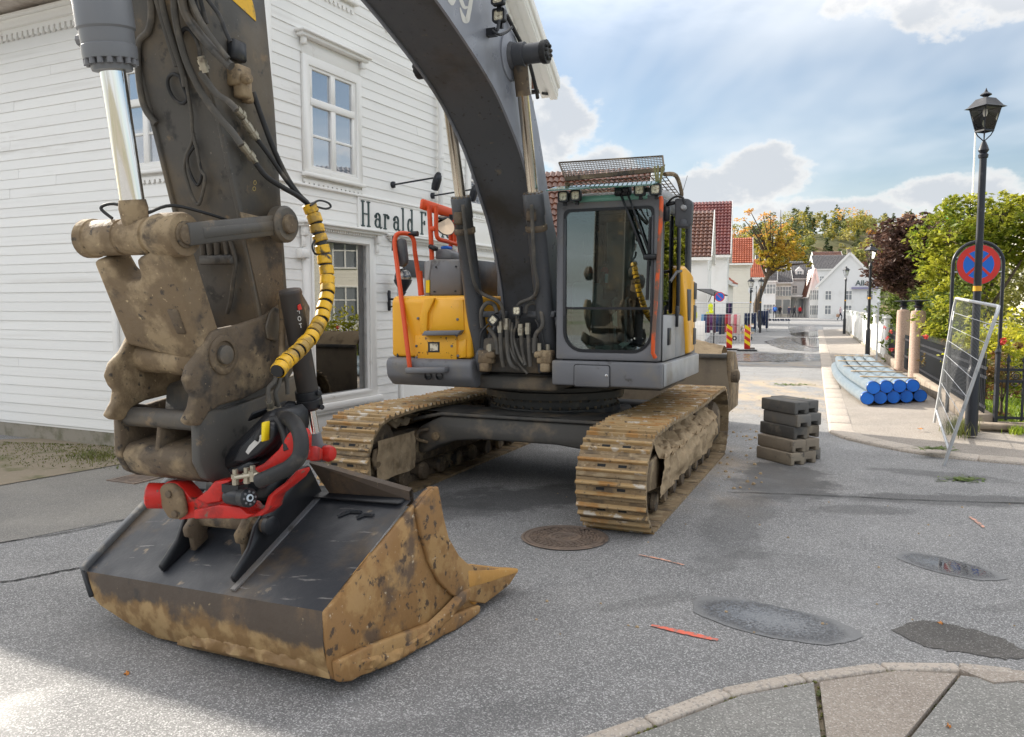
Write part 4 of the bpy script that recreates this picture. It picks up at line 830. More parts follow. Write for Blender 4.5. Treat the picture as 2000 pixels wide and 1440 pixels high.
# ---- superstructure deck
pl = empty('superstructure', (0, 0, 0)); pl.parent = ex
MB().box(LV(-.1, 0, 1.17), (2.7, 1.3, .20)).box(LV(.85, 0, 1.16), (.9, .70, .14)).build('deck', under_m, pl, bevel=.02)
for l in (-.33, .33): MB().prism([(-.6, 1.25), (1.0, 1.25), (1.32, 1.28), (1.36, 1.46), (1.1, 1.62), (.55, 2.05), (.30, 2.15), (.05, 2.0), (-.4, 1.5)], DZ, l-.03, l+.03).build('boom_bracket', boom_m, pl, bevel=.012)
# engine house and counterweight behind
MB().prism([(-.45, 1.28), (-1.35, 1.28), (-1.35, 2.2), (-.5, 2.2)], DZ, -1.30, 1.20).build('engine_hood', grey_d, pl, bevel=.05, seg=2)
cwp = [(1.70*math.sin(R(a)), -(-1.70*math.cos(R(a)))) for a in range(-56, 57, 7)]
MB().prism([(u, -v) for u, v in cwp]+[(1.40, -.60), (-1.40, -.60)], lambda u, v, w: LV(v, u, w), 1.15, 2.22).build('counterweight', grey_p, pl, bevel=.06, seg=3)
MB().prism([(-.35, 2.0), (-1.2, 2.0), (-1.2, 2.62), (-.55, 2.62), (-.40, 2.5)], DZ, -.95, -.12).build('hood_raised', grey_p, pl, bevel=.03)
MB().box(LV(.16, -.52, 1.95), (.10, .06, .9)).build('yellow_bulkhead', yellow, pl, bevel=.01)
MB().box(LV(-.25, -.62, 1.75), (.85, .5, .6)).build('tank', black_m, pl, bevel=.03)
# right-hand side box (yellow) and skirt
FB = 1.34
yb = MB().prism([(FB, 1.40), (FB, 1.985), (FB-.05, 2.035), (.1, 2.035), (.1, 1.40)], DZ, -1.335, -.405).build('side_box', yellow, pl, bevel=.035, seg=3)
f_ = FB+.002
MB().prism(lzf([(850, 585), (905, 585), (908, 650), (842, 652)], FB), LZ, FB-.01, FB+.012).build('recess_panel', yellow, yb, bevel=.004)
MB().prism(lzf([(832, 583), (852, 582), (838, 612), (836, 652), (824, 652), (822, 620)], FB), LZ, FB-.01, FB+.035).build('moulding', yellow, yb, bevel=.008, seg=2)
MB().prism(lzf([(812, 655), (893, 655), (893, 703), (812, 703)], FB), LZ, FB-.01, FB+.016).build('access_panel', yellow_rust, yb, bevel=.004)
MB().prism(lzf([(897, 664), (911, 662), (911, 698), (897, 700)], FB), LZ, FB-.01, FB+.014).build('small_hatch', yellow, yb, bevel=.004)
MB().prism(lzf([(838, 646), (908, 645), (902, 654), (832, 655)], FB), LZ, FB, FB+.10).build('step_plate', grey_p, yb, bevel=.005)
MB().ring(lzf([(838, 668), (860, 668), (860, 688), (838, 688)], FB), lzf([(841, 671), (857, 671), (857, 685), (841, 685)], FB), LZ, FB+.012, FB+.022).build('port_frame', black_m, yb)
MB().prism(lzf([(841, 671), (857, 671), (857, 685), (841, 685)], FB), LZ, FB+.010, FB+.0175).build('port', lampglass, yb)
MB().prism(lzf([(788, 634), (796, 634), (796, 648), (788, 648)], FB), LZ, FB-.005, FB+.010).build('latch', yellow, yb, bevel=.003)
for (x, y) in ((818, 622), (815, 676), (884, 676), (895, 624), (896, 695), (893, 655), (815, 698)): p = Tf(x, y, FB); MB().lathe([(.014, -.01), (.014, .022), (.008, .026)], p, (0, -1, 0), 8).build('bolt', grey_p, yb)
MB().prism([(FB+.05, 1.20), (FB+.07, 1.34), (FB+.03, 1.395), (.1, 1.395), (.1, 1.10), (FB-.06, 1.10)], DZ, -1.375, -.375).build('skirt', grey_p, pl, bevel=.03, seg=2)
MB().prism(lzf([(800, 717), (878, 716), (876, 728), (800, 729)], 1.40), LZ, 1.36, 1.50).build('step', grey_p, pl, bevel=.012)
for x in (836, 858): p = Tf(x, 735, 1.40); MB().lathe([(.042, .0), (.042, .006), (.034, .007), (.034, -.01), (.001, -.01)], p, (0, -1, 0), 16, closed=False).build('skirt_hole', black_m, pl)
# grey filler box on top, camera, filler caps
tb = MB().prism(lzf([(842, 506), (900, 507), (900, 578), (838, 578), (838, 540)], .98), LZ, .55, .98).build('filler_box', grey_p, pl, bevel=.02)
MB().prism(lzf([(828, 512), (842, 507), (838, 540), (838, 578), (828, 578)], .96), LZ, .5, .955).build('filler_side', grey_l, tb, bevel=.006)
MB().prism(lzf([(901, 508), (922, 507), (922, 578), (901, 578)], .96), LZ, .3, .95).build('filler_dark_panel', grey_d, tb, bevel=.006)  # darker grey panel to the right of the filler box
MB().prism(lzf([(832, 548), (839, 547), (839, 572), (832, 572)], .975), LZ, .96, .979).build('sticker', sign_yel, tb)
for (x, y) in ((852, 522), (891, 521), (849, 570), (890, 569)): p = Tf(x, y, .98); MB().lathe([(.010, -.005), (.010, .012)], p, (0, -1, 0), 8).build('bolt', black_m, tb)
MB().prism(lzf([(850, 487), (872, 486), (883, 493), (883, 507), (850, 507)], .85), LZ, .66, .85).build('cap_housing', grey_p, pl, bevel=.012)
MB().prism(lzf([(860, 481), (874, 480), (874, 487), (860, 487)], .8), LZ, .68, .8).build('blue_cap', sign_blue, pl, bevel=.01)
MB().box(Tf(846, 484, .92), (.10, .08, .05), Matrix.Rotation(R(25), 3, 'Y')).build('rear_camera', black_m, pl, bevel=.015)
# orange hand rails
def rail(name, pts, r=.022, mat=orange, sub=0, n=10): return MB().tube(pts, r, n, sub=sub).build(name, mat, ex, smooth=60)
hoop = [Tf(801, 722, 1.44), Tf(797, 690, 1.44), Tf(786, 600, 1.36), Tf(772, 490, 1.22), Tf(771, 470, 1.2), Tf(776, 458, 1.17), Tf(788, 456, 1.10), Tf(801, 459, 1.02), Tf(808, 470, .99), Tf(810, 490, .98), Tf(823, 577, .95)]
rail('grab_hoop', spline(hoop[:4], 3)[:-1]+spline(hoop[3:10], 4)+[hoop[-1]], .025)
rail('guard_post', [Tf(823, 577, .95), Tf(819, 530, .95)], .034); rail('guard_post', [Tf(847, 578, .9), Tf(842, 470, .9), Tf(838, 402, .9)], .027)
rail('guard_post', [Tf(847, 578, .9), Tf(845, 540, .9)], .035)
b1, b2 = Tf(822, 396, .92), Tf(912, 424, .25)
MB().bar(Tf(822, 398, .95), Tf(914, 428, .35), .05, .11, up=(0, 0, 1)).build('guard_bar', orange, ex, bevel=.012)
rail('guard_loop', spline([Tf(852, 402, .88), Tf(852, 450, .88), Tf(856, 466, .86), Tf(870, 471, .75), Tf(900, 479, .45), Tf(908, 478, .4)], 4), .024)
for x, y0, y1, d in ((880, 430, 505, .50), (888, 418, 478, .50), (898, 424, 505, .40)): rail('guard_post', [Tf(x, y1, d), Tf(x, y0, d)], .024)
for x, y, d in ((845, 447, .9), (901, 462, .4)): MB().box(Tf(x, y, d), (.07, .05, .05)).build('rail_clamp', orange, ex, bevel=.006)
# mirrors on the rails
m1 = empty('rail_mirror', (0, 0, 0)); m1.parent = ex
MB().tube([Tf(811, 457, 1.0), Tf(775, 458, 1.15), Tf(768, 462, 1.2), Tf(767, 490, 1.2)], .012, 8).lathe([(.03, -.03), (.03, .03)], Tf(811, 457, 1.0), LX, 12).build('arm', black_m, m1, smooth=50)
MB().prism(lzf([(773, 470), (782, 464), (788, 468), (793, 512), (786, 522), (776, 520), (771, 500)], 1.2), LZ, 1.12, 1.2).build('housing', grey_d, m1, bevel=.02, seg=2)
m2 = empty('round_mirror', (0, 0, 0)); m2.parent = ex; c = Tf(869, 441, .75)
ax = Vector((.70, -.45, .35)).normalized()
MB().lathe([(.001, -.05), (.08, -.04), (.115, -.01), (.12, .005), (.112, .008)], c, ax, 24, closed=False).build('housing', black_m, m2, smooth=60)
MB().lathe([(.112, .006), (.001, .012)], c, ax, 24, closed=False).build('glass', mirror_m, m2, smooth=60)
MB().tube([Tf(852, 426, .88), Tf(862, 427, .8), Tf(880, 425, .6)], .014, 8).lathe([(.028, -.03), (.028, .03)], Tf(880, 425, .6), ZUP, 10).build('arm', black_m, m2)
MB().tube([Tf(776, 726, 1.35), Tf(779, 640, 1.3)], .012, 6).box(Tf(783, 713, 1.36), (.13, .06, .02)).build('front_feeler', black_m, ex)

# ---- cab
cab = empty('cab', (0, 0, 0)); cab.parent = ex
c0, c1, CB, CT = .535, 1.525, 1.43, 2.92; CF, CR = 1.45, .0
outer = rrect(c0, CB, c1, CT, .05, 6, .02); inner = rrect(c0+.075, CB+.075, c1-.07, CT-.10, .05, 6, .19)
MB().ring(outer, inner, LZ, CF-.07, CF).build('front_frame', grey_p, cab, bevel=.012, seg=2)
MB().ring(rrect(c0+.072, CB+.072, c1-.067, CT-.097, .05, 6, .19), rrect(c0+.095, CB+.098, c1-.09, CT-.12, .05, 6, .17), LZ, CF-.045, CF+.004).build('window_seal', black_m, cab)
MB().prism(rrect(c0+.09, CB+.485, c1-.085, CT-.115, .04, 4), LZ, CF-.012, CF-.006).build('windscreen', cabglass, cab)
MB().prism(rrect(c0+.09, CB+.093, c1-.085, CB+.475, .01, 6, .17), LZ, CF-.020, CF-.014).build('lower_windscreen', cabglass, cab)
MB().box(LV(CF-.012, (c0+c1)/2, CB+.48), (c1-c0-.17, .02, .022)).build('glazing_bar', black_m, cab)
for l in (c0+.085, c1-.08): MB().box(LV(CF+.004, l, CB+.86), (.022, .016, .90)).build('slide_rail', grey_d, cab, bevel=.004)
# side with door
def side(l, name, th, door):
    MB().ring([(CF-.07, CB), (CF-.07, CT-.02), (.75, CT), (CR, CT), (CR, CB), (.75, CB)], [(CF-.12, CB+.42), (CF-.14, CT-.12), (.75, CT-.12), (CR+.10, CT-.12), (CR+.10, CB+.42), (.75, CB+.42)], DZ, l-th, l).build(name, grey_d, cab, bevel=.012)
    MB().prism([(CF-.14, CB+.42), (CF-.16, CT-.12), (CR+.10, CT-.12), (CR+.10, CB+.42)], DZ, l-th/2-.003, l-th/2+.003).build('side_window', cabglass, cab)
side(c1, 'door_frame', .06, True); side(c0+.06, 'side_frame', .06, False)
MB().prism([(CF-.07, CB), (CF-.08, CB+.42), (.86, CB+.41), (.86, CB)], DZ, c1, c1+.02).prism([(.84, CB), (.84, CB+.41), (.42, CB+.40), (.36, CB)], DZ, c1, c1+.018).build('door_panel', grey_l, cab, bevel=.01)
MB().box(LV(.72, c1+.01, CB+.9), (.03, .07, .95)).build('door_post', black_m, cab, bevel=.008)
MB().tube([LV(1.2, c1+.03, CB+.72), LV(1.0, c1+.05, CB+.82), LV(.70, c1+.03, CB+.84)], .014, 8).build('grab_bar', black_m, cab)
MB().box(LV(1.18, c1+.025, CB+.22), (.02, .10, .16)).build('door_handle', black_m, cab, bevel=.006)
MB().box(LV(.86, c1+.03, CB+.40), (.03, .03, .20)).build('hinge', black_m, cab, bevel=.006)
MB().ring(rect(c0+.02, CB, c1-.02, CT), rect(c0+.12, CB+.5, c1-.12, CT-.12), LZ, CR, CR+.06).build('rear_frame', grey_d, cab, bevel=.01)
MB().prism(rect(c0+.12, CB+.5, c1-.12, CT-.12), LZ, CR+.03, CR+.036).build('rear_window', clearglass, cab)
MB().prism([(CF-.02, CT-.03), (CF-.06, CT+.05), (CF-.3, CT+.075), (CR, CT+.06), (CR, CT-.03)], DZ, c0, c1).build('roof', grey_l, cab, bevel=.03, seg=2)
MB().box(LV((CF+CR)/2, (c0+c1)/2, CB-.01), (c1-c0-.1, CF-CR-.1, .04)).build('cab_floor', dark_in, cab)
MB().bar(LV(1.35, c1-.04, CT-.05), LV(.1, c1-.04, CT-.03), .07, .10).build('roof_rail', grey_l, cab, bevel=.02)
# base plinth under the cab with locker door
bp = MB().prism([(CF+.02, 1.185), (CF+.03, 1.42), (-.30, 1.42), (-.30, 1.20)], DZ, .50, 1.555).build('cab_plinth', grey_p, cab, bevel=.02, seg=2)
lk = lzf([(1122, 715), (1190, 715), (1190, 754), (1122, 754)], CF+.03)
x0, x1 = min(p[0] for p in lk), max(p[0] for p in lk); y0, y1 = min(p[1] for p in lk), max(p[1] for p in lk)
MB().prism(rrect(x0, y0, x1, y1, .02, 3), LZ, CF+.02, CF+.036).build('locker_door', grey_p, bp, bevel=.003)
MB().ring(rrect(x0-.007, y0-.007, x1+.007, y1+.007, .022, 3), rrect(x0, y0, x1, y1, .02, 3), LZ, CF+.02, CF+.0315).build('locker_gap', black_m, bp)
MB().lathe([(.013, -.01), (.013, .012), (.006, .014)], Tf(1185, 734, CF+.036), (0, -1, 0), 14).build('lock', chrome, bp)
MB().box(LV(.57, 1.56, 1.305), (.02, 1.70, .21)).build('side_skirt', grey_l, bp, bevel=.015)
# yellow side doors behind the cab
MB().prism([(.34, 1.44), (.52, 1.9), (.74, 2.30), (.55, 2.33), (.25, 2.28), (.10, 2.24), (.10, 1.44)], DZ, 1.44, 1.57).build('engine_side_door', yellow, pl, bevel=.03, seg=2)
MB().prism([(.40, 1.78), (.46, 2.10), (.28, 2.10), (.28, 1.78)], DZ, 1.56, 1.58).build('side_window_slot', grey_d, pl, bevel=.006)
MB().add([LV(d_, l_, z_) for z_ in (1.44, 2.2) for d_, l_ in ((.085, 1.56), (-.15, 1.54), (-.40, 1.46), (-.62, 1.34), (-.62, 1.1), (.085, 1.1))], [(5, 4, 3, 2, 1, 0), (6, 7, 8, 9, 10, 11)]+[(i, (i+1) % 6, 6+(i+1) % 6, 6+i) for i in range(6)]).build('engine_side_door', yellow, pl, bevel=.03, seg=2)
for k in range(3): MB().prism([(-.0, 1.52+.24*k), (-.0, 1.70+.24*k), (-.13, 1.69+.24*k), (-.13, 1.52+.24*k)], DZ, 1.54, 1.563).build('vent_grille', grey_d, pl, bevel=.004)
MB().lathe([(.09, 0), (.09, .10), (.06, .13)], LV(.0, 1.42, 2.18), ZUP, 20).build('filler_dome', grey_l, pl, smooth=50)
# roof: visor, mesh guard, work lights
MB().prism([(CF+.02, CT+.105), (CF+.26, CT+.045), (CF+.26, CT+.057), (CF+.02, CT+.117)], DZ, c0-.01, c1-.02).build('sun_visor', glass('visor_glass', (.34, .62, .52), .06, 0, .35, (.20, .42, .34)), cab)
MB().box(LV(CF+.0, (c0+c1)/2+.02, CT-.01), (c1-c0-.3, .05, .055)).build('visor_rail', pm('visor_green', (.17, .36, .29), rough=.35), cab, bevel=.01)
def led(parent, p, s=.085, rot=None, name='work_light', back=(0, 1, 0)):
    e = empty(name, p); e.parent = parent; 
    if rot: e.rotation_euler = rot
    MB().ring(rrect(-s/2, -s/2, s/2, s/2, s*.18, 3), rrect(-s*.36, -s*.36, s*.36, s*.36, s*.12, 3), lambda u, v, w: Vector((u, w, v)), -.012, .035).box((0, .03, 0), (s*.86, .03, s*.86)).box((0, .05, -s*.55), (s*.3, .03, s*.5)).build('housing', black_m, e)
    MB().prism(rrect(-s*.36, -s*.36, s*.36, s*.36, s*.12, 3), lambda u, v, w: Vector((u, w, v)), -.004, .0).build('lens', lampglass, e)
    mb = MB()
    for u in (-.17, .17):
        for v in (-.17, .17): mb.lathe([(s*.11, 0), (s*.08, .004), (.001, .005)], (u*s, -.0045, v*s), (0, -1, 0), 8)
    mb.build('diode', pm('diode%d' % len(MATS), (.85, .80, .62), rough=.15), e)
for (x, y) in ((1100, 384), (1124, 382), (1249, 371), (1280, 370)): led(cab, Tf(x, y, CF+.12), .10)
for (x0_, x1_, y) in ((1100, 1124, 382), (1249, 1280, 371)): MB().bar(Tf(x0_, y, CF+.07), Tf(x1_, y, CF+.07), .02, .04).build('lamp_bracket', black_m, cab)
gA, gB, gC, gD = Tf(1092, 318, CF-.35), Tf(1294, 305, CF-.35), Tf(1297, 331, CF+.0), Tf(1105, 350, CF+.0)
mb = MB()
for i in range(37): t = i/36; mb.bar(gA+(gB-gA)*t, gD+(gC-gD)*t, .006, .006)
for j in range(9): t = j/8; mb.bar(gA+(gD-gA)*t, gB+(gC-gB)*t, .006, .006)
mb.build('guard_mesh', steel_dk, cab)
MB().bar(gD, gC, .045, .035).bar(gA, gB, .014, .014).bar(gA, gD, .014, .014).bar(gB, gC, .014, .014).build('guard_frame', mudsteel, cab)
h0, h1 = gD+Vector((0, .02, -.04)), gC+Vector((0, .02, -.04)); r0_, r1_ = LV(.1, c0+.1, CT+.12), LV(.1, c1-.1, CT+.14)
mb = MB()
for i in range(22): t = i/21; mb.bar(h0+(h1-h0)*t, r0_+(r1_-r0_)*t, .007, .007)
for j in range(9): t = j/8; mb.bar(h0+(r0_-h0)*t, h1+(r1_-h1)*t, .007, .007)
mb.build('top_guard_mesh', mudsteel, cab)
MB().tube([h1, h1+Vector((.05, .25, .02)), r1_+Vector((.04, -.2, .03)), r1_], .02, 8, sub=4).tube([h0, r0_], .02, 8).bar(r0_, r1_, .03, .03).build('guard_hoop', mudlink, cab)
strap = MB()
for dx, dz_ in ((-.03, .12), (0, .13), (.04, .10), (.06, .14)): strap.bar(Tf(1285, 352, CF+.02)+Vector((dx*.3, 0, -.05)), Tf(1285, 335, CF+.02)+Vector((dx, 0, dz_*.4)), .018, .006)
strap.build('strap_end', pm('strap', (.24, .22, .10), rough=.8), cab)
# wipers and grab rail
hub = Tf(1217, 372, CF+.03)
MB().box(hub, (.15, .07, .10)).lathe([(.035, 0), (.035, .05)], Tf(1210, 374, CF+.05), (0, -1, 0), 14).lathe([(.035, 0), (.035, .05)], Tf(1224, 371, CF+.05), (0, -1, 0), 14).build('wiper_motor', black_m, cab, bevel=.012)
MB().bar(Tf(1211, 376, CF+.06), Tf(1258, 499, CF+.03), .02, .014, up=(0, 1, 0)).bar(Tf(1224, 373, CF+.06), Tf(1268, 496, CF+.03), .016, .014, up=(0, 1, 0)).build('wiper_arm', black_m, cab, bevel=.003)
MB().bar(Tf(1270, 424, CF+.01), Tf(1263, 586, CF+.01), .018, .02, up=(0, 1, 0)).tube([Tf(1258, 500, CF+.03), Tf(1266, 505, CF+.03), Tf(1267, 520, CF+.02)], .008, 6).build('wiper_blade', black_m, cab)
MB().box(Tf(1272, 502, CF+.02), (.14, .05, .05)).build('wiper_park', black_m, cab, bevel=.01)
MB().tube([Tf(1290, 385, CF+.06), Tf(1292, 392, CF+.07), Tf(1290, 440, CF+.07), Tf(1283, 560, CF+.07), Tf(1276, 660, CF+.07), Tf(1275, 690, CF+.07), Tf(1280, 699, CF+.05)], .019, 8).build('cab_grab_rail', orange_worn, cab, smooth=60)
# wing mirror by the door
cm = empty('wing_mirror', (0, 0, 0)); cm.parent = cab; md = 1.38
MB().prism(lzf([(1317, 390), (1322, 387), (1344, 388), (1351, 393), (1352, 400), (1350, 437), (1345, 444), (1325, 445), (1318, 440)], md), LZ, md-.09, md).build('housing', grey_d, cm, bevel=.022, seg=3)
MB().prism(lzf([(1325, 443), (1331, 428), (1340, 428), (1345, 443)], md), LZ, md, md+.012).build('moulding', grey_d, cm, bevel=.004)
MB().lathe([(.026, 0), (.026, .03), (.016, .05)], Tf(1336, 406, md), (0, -1, 0), 14).build('camera', grey_l, cm, smooth=50)
MB().tube([Tf(1303, 402, md-.1), Tf(1310, 390, md), Tf(1322, 384, md+.02), Tf(1334, 387, md+.03), Tf(1337, 402, md+.03)], .010, 6, sub=4).build('cable', rubber, cm)
MB().box(Tf(1301, 418, md-.05), (.07, .07, .13)).tube([Tf(1301, 400, md-.05), Tf(1318, 396, md-.04)], .02, 8).build('mount', black_m, cm, bevel=.012)
MB().tube([LV(.2, c1-.1, CT+.06), LV(.2, c1-.02, CT+.34)], [.004, .002], 5).build('aerial', black_m, cab)
# cab interior
it = dark_in; seatm = pm('seat_cloth', (.028, .028, .030), [((.05, .05, .05), 12, 4, .5, .7)], rough=.9)
st = empty('seat', (0, 0, 0)); st.parent = cab
MB().box(LV(.35, 1.07, CB+.48), (.52, .52, .14)).build('cushion', seatm, st, bevel=.05, seg=3)
MB().box(LV(.10, 1.07, CB+.87), (.50, .14, .72), Matrix.Rotation(R(-10), 3, 'X')).build('backrest', seatm, st, bevel=.06, seg=3)
MB().box(LV(.0, 1.07, CB+1.30), (.27, .09, .20)).build('headrest', seatm, st, bevel=.04, seg=3)
MB().box(LV(.33, 1.07, CB+.22), (.44, .44, .36)).build('seat_base', it, st, bevel=.02)
for l in (.76, 1.38): MB().box(LV(.50, l, CB+.62), (.11, .42, .10)).build('armrest', it, st, bevel=.03); MB().tube([LV(.68, l, CB+.66), LV(.71, l, CB+.84)], [.018, .03], 8).build('joystick', it, st)
MB().box(LV(.85, c0+.16, CB+.42), (.14, .85, .62)).build('right_console', pm('console_grey', (.16, .16, .145), rough=.7), cab, bevel=.03)
MB().box(LV(.12, .80, CB+.95), (.30, .16, 1.05)).build('rear_pillar_trim', pm('pillar_trim', (.20, .20, .18), rough=.7), cab, bevel=.02)
for (x, y) in ((1173, 458), (1173, 487)): MB().lathe([(.035, 0), (.035, .02), (.02, .022)], Tf(x, y, .21), (0, -1, 0), 14).build('air_vent', black_m, cab)
MB().prism(lzf([(1142, 458), (1150, 453), (1160, 455), (1162, 490), (1155, 500), (1142, 498), (1138, 470)], 1.1), LZ, 1.04, 1.1).build('monitor', black_m, cab, bevel=.01)
MB().tube([Tf(1152, 500, 1.05), Tf(1141, 540, 1.05), Tf(1140, 565, 1.05), Tf(1148, 590, 1.05)], .020, 8, sub=5).build('monitor_arm', it, cab)
fe = empty('fire_extinguisher', (0, 0, 0)); fe.parent = cab; p = Tf(1180, 538, .25)
MB().lathe([(.03, -.12), (.042, -.11), (.042, .06), (.02, .09)], p, (.1, 0, 1), 14).build('bottle', sign_red, fe, smooth=50)
MB().lathe([(.043, -.08), (.043, .02)], p, (.1, 0, 1), 14, closed=False).build('bottle_label', sign_white, fe)
MB().lathe([(.018, .09), (.018, .12), (.03, .13), (.03, .15)], p, (.1, 0, 1), 10).build('valve', black_m, fe)
for l, l2 in ((1.02, 1.0), (1.12, 1.12)): MB().tube([LV(1.10, l, CB+.05), LV(1.14, l2, CB+.55), LV(1.05, l2, CB+.58)], .013, 8).build('pedal_lever', grey_p, cab)
MB().box(LV(1.18, 1.05, CB+.10), (.42, .22, .10)).build('pedal_box', it, cab, bevel=.02)
pp = MB()
for i in range(9): pp.box(LV(1.32, .66+.09*i, CB+.10), (.10, .10, random.uniform(.03, .09)), Matrix.Rotation(random.random()*2, 3, 'Z'))
pp.build('clutter', pm('clutter_grey', (.28, .27, .24), [((.08, .08, .08), 8, 3, .45, .55)], rough=.8), cab, bevel=.012)
MB().prism(lzf([(1200, 678), (1215, 668), (1228, 669), (1222, 680), (1210, 682), (1196, 684)], 1.36), LZ, 1.30, 1.36).build('paper', pm('paper', (.62, .60, .54), rough=.8), cab, bevel=.008)
MB().lathe([(.05, 0), (.05, .04), (.035, .05)], Tf(1249, 622, 1.25), (0, -1, 0), 18).build('speaker_disc', it, cab)
MB().prism(lzf([(1195, 615), (1204, 608), (1206, 640), (1197, 634)], 1.2), LZ, 1.19, 1.2).build('notice', pm('notice', (.55, .58, .52), rough=.6), cab)
MB().box(LV(.3, (c0+c1)/2, CT-.07), (.8, 1.2, .05)).build('headliner', it, cab)
MB().prism(lzf([(1259, 404), (1266, 404), (1266, 414), (1259, 414)], CF-.03), LZ, CF-.035, CF-.03).build('sticker', sign_white, cab)

# ---- boom
under = [(.62, 1.50), (.80, 1.75), (.88, 2.06), (1.0, 2.36), (1.2, 2.74), (1.38, 2.96), (1.57, 3.20), (1.75, 3.39), (1.97, 3.56), (2.2, 3.72), (2.46, 3.85), (2.76, 3.97), (3.07, 4.08), (3.35, 4.17), (4.0, 4.36), (4.7, 4.50), (5.2, 4.52)]
top = [(5.5, 4.72), (5.3, 4.98), (4.6, 5.10), (3.8, 5.12), (3.1, 5.0), (2.4, 4.72), (1.9, 4.34), (1.55, 3.98), (1.30, 3.62), (1.09, 3.20), (.88, 2.79), (.6, 2.42), (.37, 2.22), (.2, 1.95), (.3, 1.6)]
boom = empty('boom', (0, 0, 0)); boom.parent = ex
bs = spline([Vector((*p, 0)) for p in under], 3); BU = [(p.x, p.y) for p in bs]
tp = spline([Vector((*p, 0)) for p in top], 2); BT = [(p.x, p.y) for p in tp]
MB().prism(BU+BT, DZ, -.262, .262).build('boom_box', boom_m, boom, smooth=35)
def outset(pts, cx_, cz_, k): return pts
ctr = [(1.2, 2.0)]
def grow(poly, g):
    n = len(poly); out = []
    for i in range(n):
        a, b, c = poly[i-1], poly[i], poly[(i+1) % n]; t = Vector((c[0]-a[0], c[1]-a[1])); t.normalize(); nn = Vector((t.y, -t.x)); out.append((b[0]+nn.x*g, b[1]+nn.y*g))
    return out
for l0, l1 in ((.262, .285), (-.285, -.262)): MB().prism(grow(BU+BT, .016), DZ, l0, l1).build('boom_side_plate', boom_side, boom, smooth=35)
# raised doubler plate and pin boss where the lift rods meet the boom
def boss(l, sg):
    MB().lathe([(.21, 0), (.21, .012), (.20, .016), (.001, .016)], LV(1.97, l, 4.11), LX*sg, 32, closed=False).build('doubler', boom_side, boom, smooth=40)
    MB().lathe([(.125, 0), (.118, .03), (.112, .05)], LV(1.97, l, 4.11), LX*sg, 28).build('pin_boss', boom_m, boom, smooth=40)
boss(.286, 1); boss(-.286, -1)
MB().lathe([(.085, -.62), (.085, .62), (.06, .63)], LV(1.97, 0, 4.11), LX, 24).build('lift_pin', grey_d, boom, smooth=40)
for sg in (1, -1):
    mb = MB(); mb.lathe([(.095, 0), (.10, .02), (.10, .05), (.02, .055)], LV(1.97, sg*.585, 4.11), LX*sg, 20)
    for k in range(9): a = k*.7; mb.lathe([(.02, .04), (.015, .07), (.005, .075)], LV(1.97+.06*math.cos(a), sg*.585, 4.11+.06*math.sin(a)), LX*sg, 7)
    mb.build('grease_cap', rubber, boom, smooth=40)
# lettering on the boom: the tail end of a word
def glyph(name, text, mat, size, M4, parent, ext=.002):
    cu = bpy.data.curves.new(name, 'FONT'); cu.body = text; cu.size = size; cu.extrude = ext; cu.offset = size*.012
    ob = bpy.data.objects.new(name, cu); COL.objects.link(ob); dg = bpy.context.evaluated_depsgraph_get(); me = bpy.data.meshes.new_from_object(ob.evaluated_get(dg)); bpy.data.objects.remove(ob)
    me.materials.clear(); me.materials.append(mat); o = link(name, me, parent); o.matrix_local = M4; return o
def flat_ribbon(px, ws, l, name, mat, parent):
    pts = spline([Vector((840+x*.125, y*.125, 0)) for x, y in px], 6); mb = MB(); vs = []
    for i, p in enumerate(pts):
        t = (pts[min(i+1, len(pts)-1)]-pts[max(i-1, 0)]).normalized(); n = Vector((-t.y, t.x, 0)); k = i/(len(pts)-1)*(len(ws)-1); j = min(int(k), len(ws)-2); w = (ws[j]+(ws[j+1]-ws[j])*(k-j))*.0625
        vs += [Tl(p.x+n.x*w, p.y+n.y*w, l), Tl(p.x-n.x*w, p.y-n.y*w, l)]
    mb.add(vs, [(2*i, 2*i+1, 2*i+3, 2*i+2) for i in range(len(pts)-1)]); return mb.build(name, mat, parent)
letm = pm('boom_letter', (.62, .60, .54), [((.40, .38, .34), 6, 6, .55, .8)], rough=.5)
flat_ribbon([(660, -160), (640, 0), (622, 120), (600, 230), (578, 320), (545, 318), (505, 240), (468, 120)], [60, 62, 64, 66, 75, 80, 50, 12], .2868, 'boom_lettering', letm, boom)
flat_ribbon([(470, -160), (478, -40), (500, 50), (540, 120), (590, 110)], [70, 62, 58, 50, 30], .2866, 'boom_lettering', letm, boom)
flat_ribbon([(330, -160), (335, -60), (342, 20), (352, 85)], [150, 140, 120, 30], .2866, 'boom_lettering', letm, boom)
# boom work lights
lp = Tl(974, 30, .40); led(ex, lp, .11); led(ex, Tl(972, -4, .42), .11)
MB().tube([Tl(975, 40, .42), Tl(972, 58, .42), Tl(962, 66, .33)], .014, 8).tube([Tl(962, 60, .40), Tl(975, 68, .46), Tl(990, 62, .48), Tl(1000, 53, .5)], .012, 6, sub=4).box(Tl(960, 64, .32), (.09, .06, .06)).bar(Tl(975, -2, .40), Tl(975, 24, .40), .03, .03).build('lamp_bracket', black_m, ex)
MB().tube([Tl(990, 30, .30), Tl(1010, 70, .32), Tl(1030, 110, .31), Tl(1046, 170, .32), Tl(1050, 192, .31)], .018, 8, sub=4).build('boom_pipe', rubber, ex)

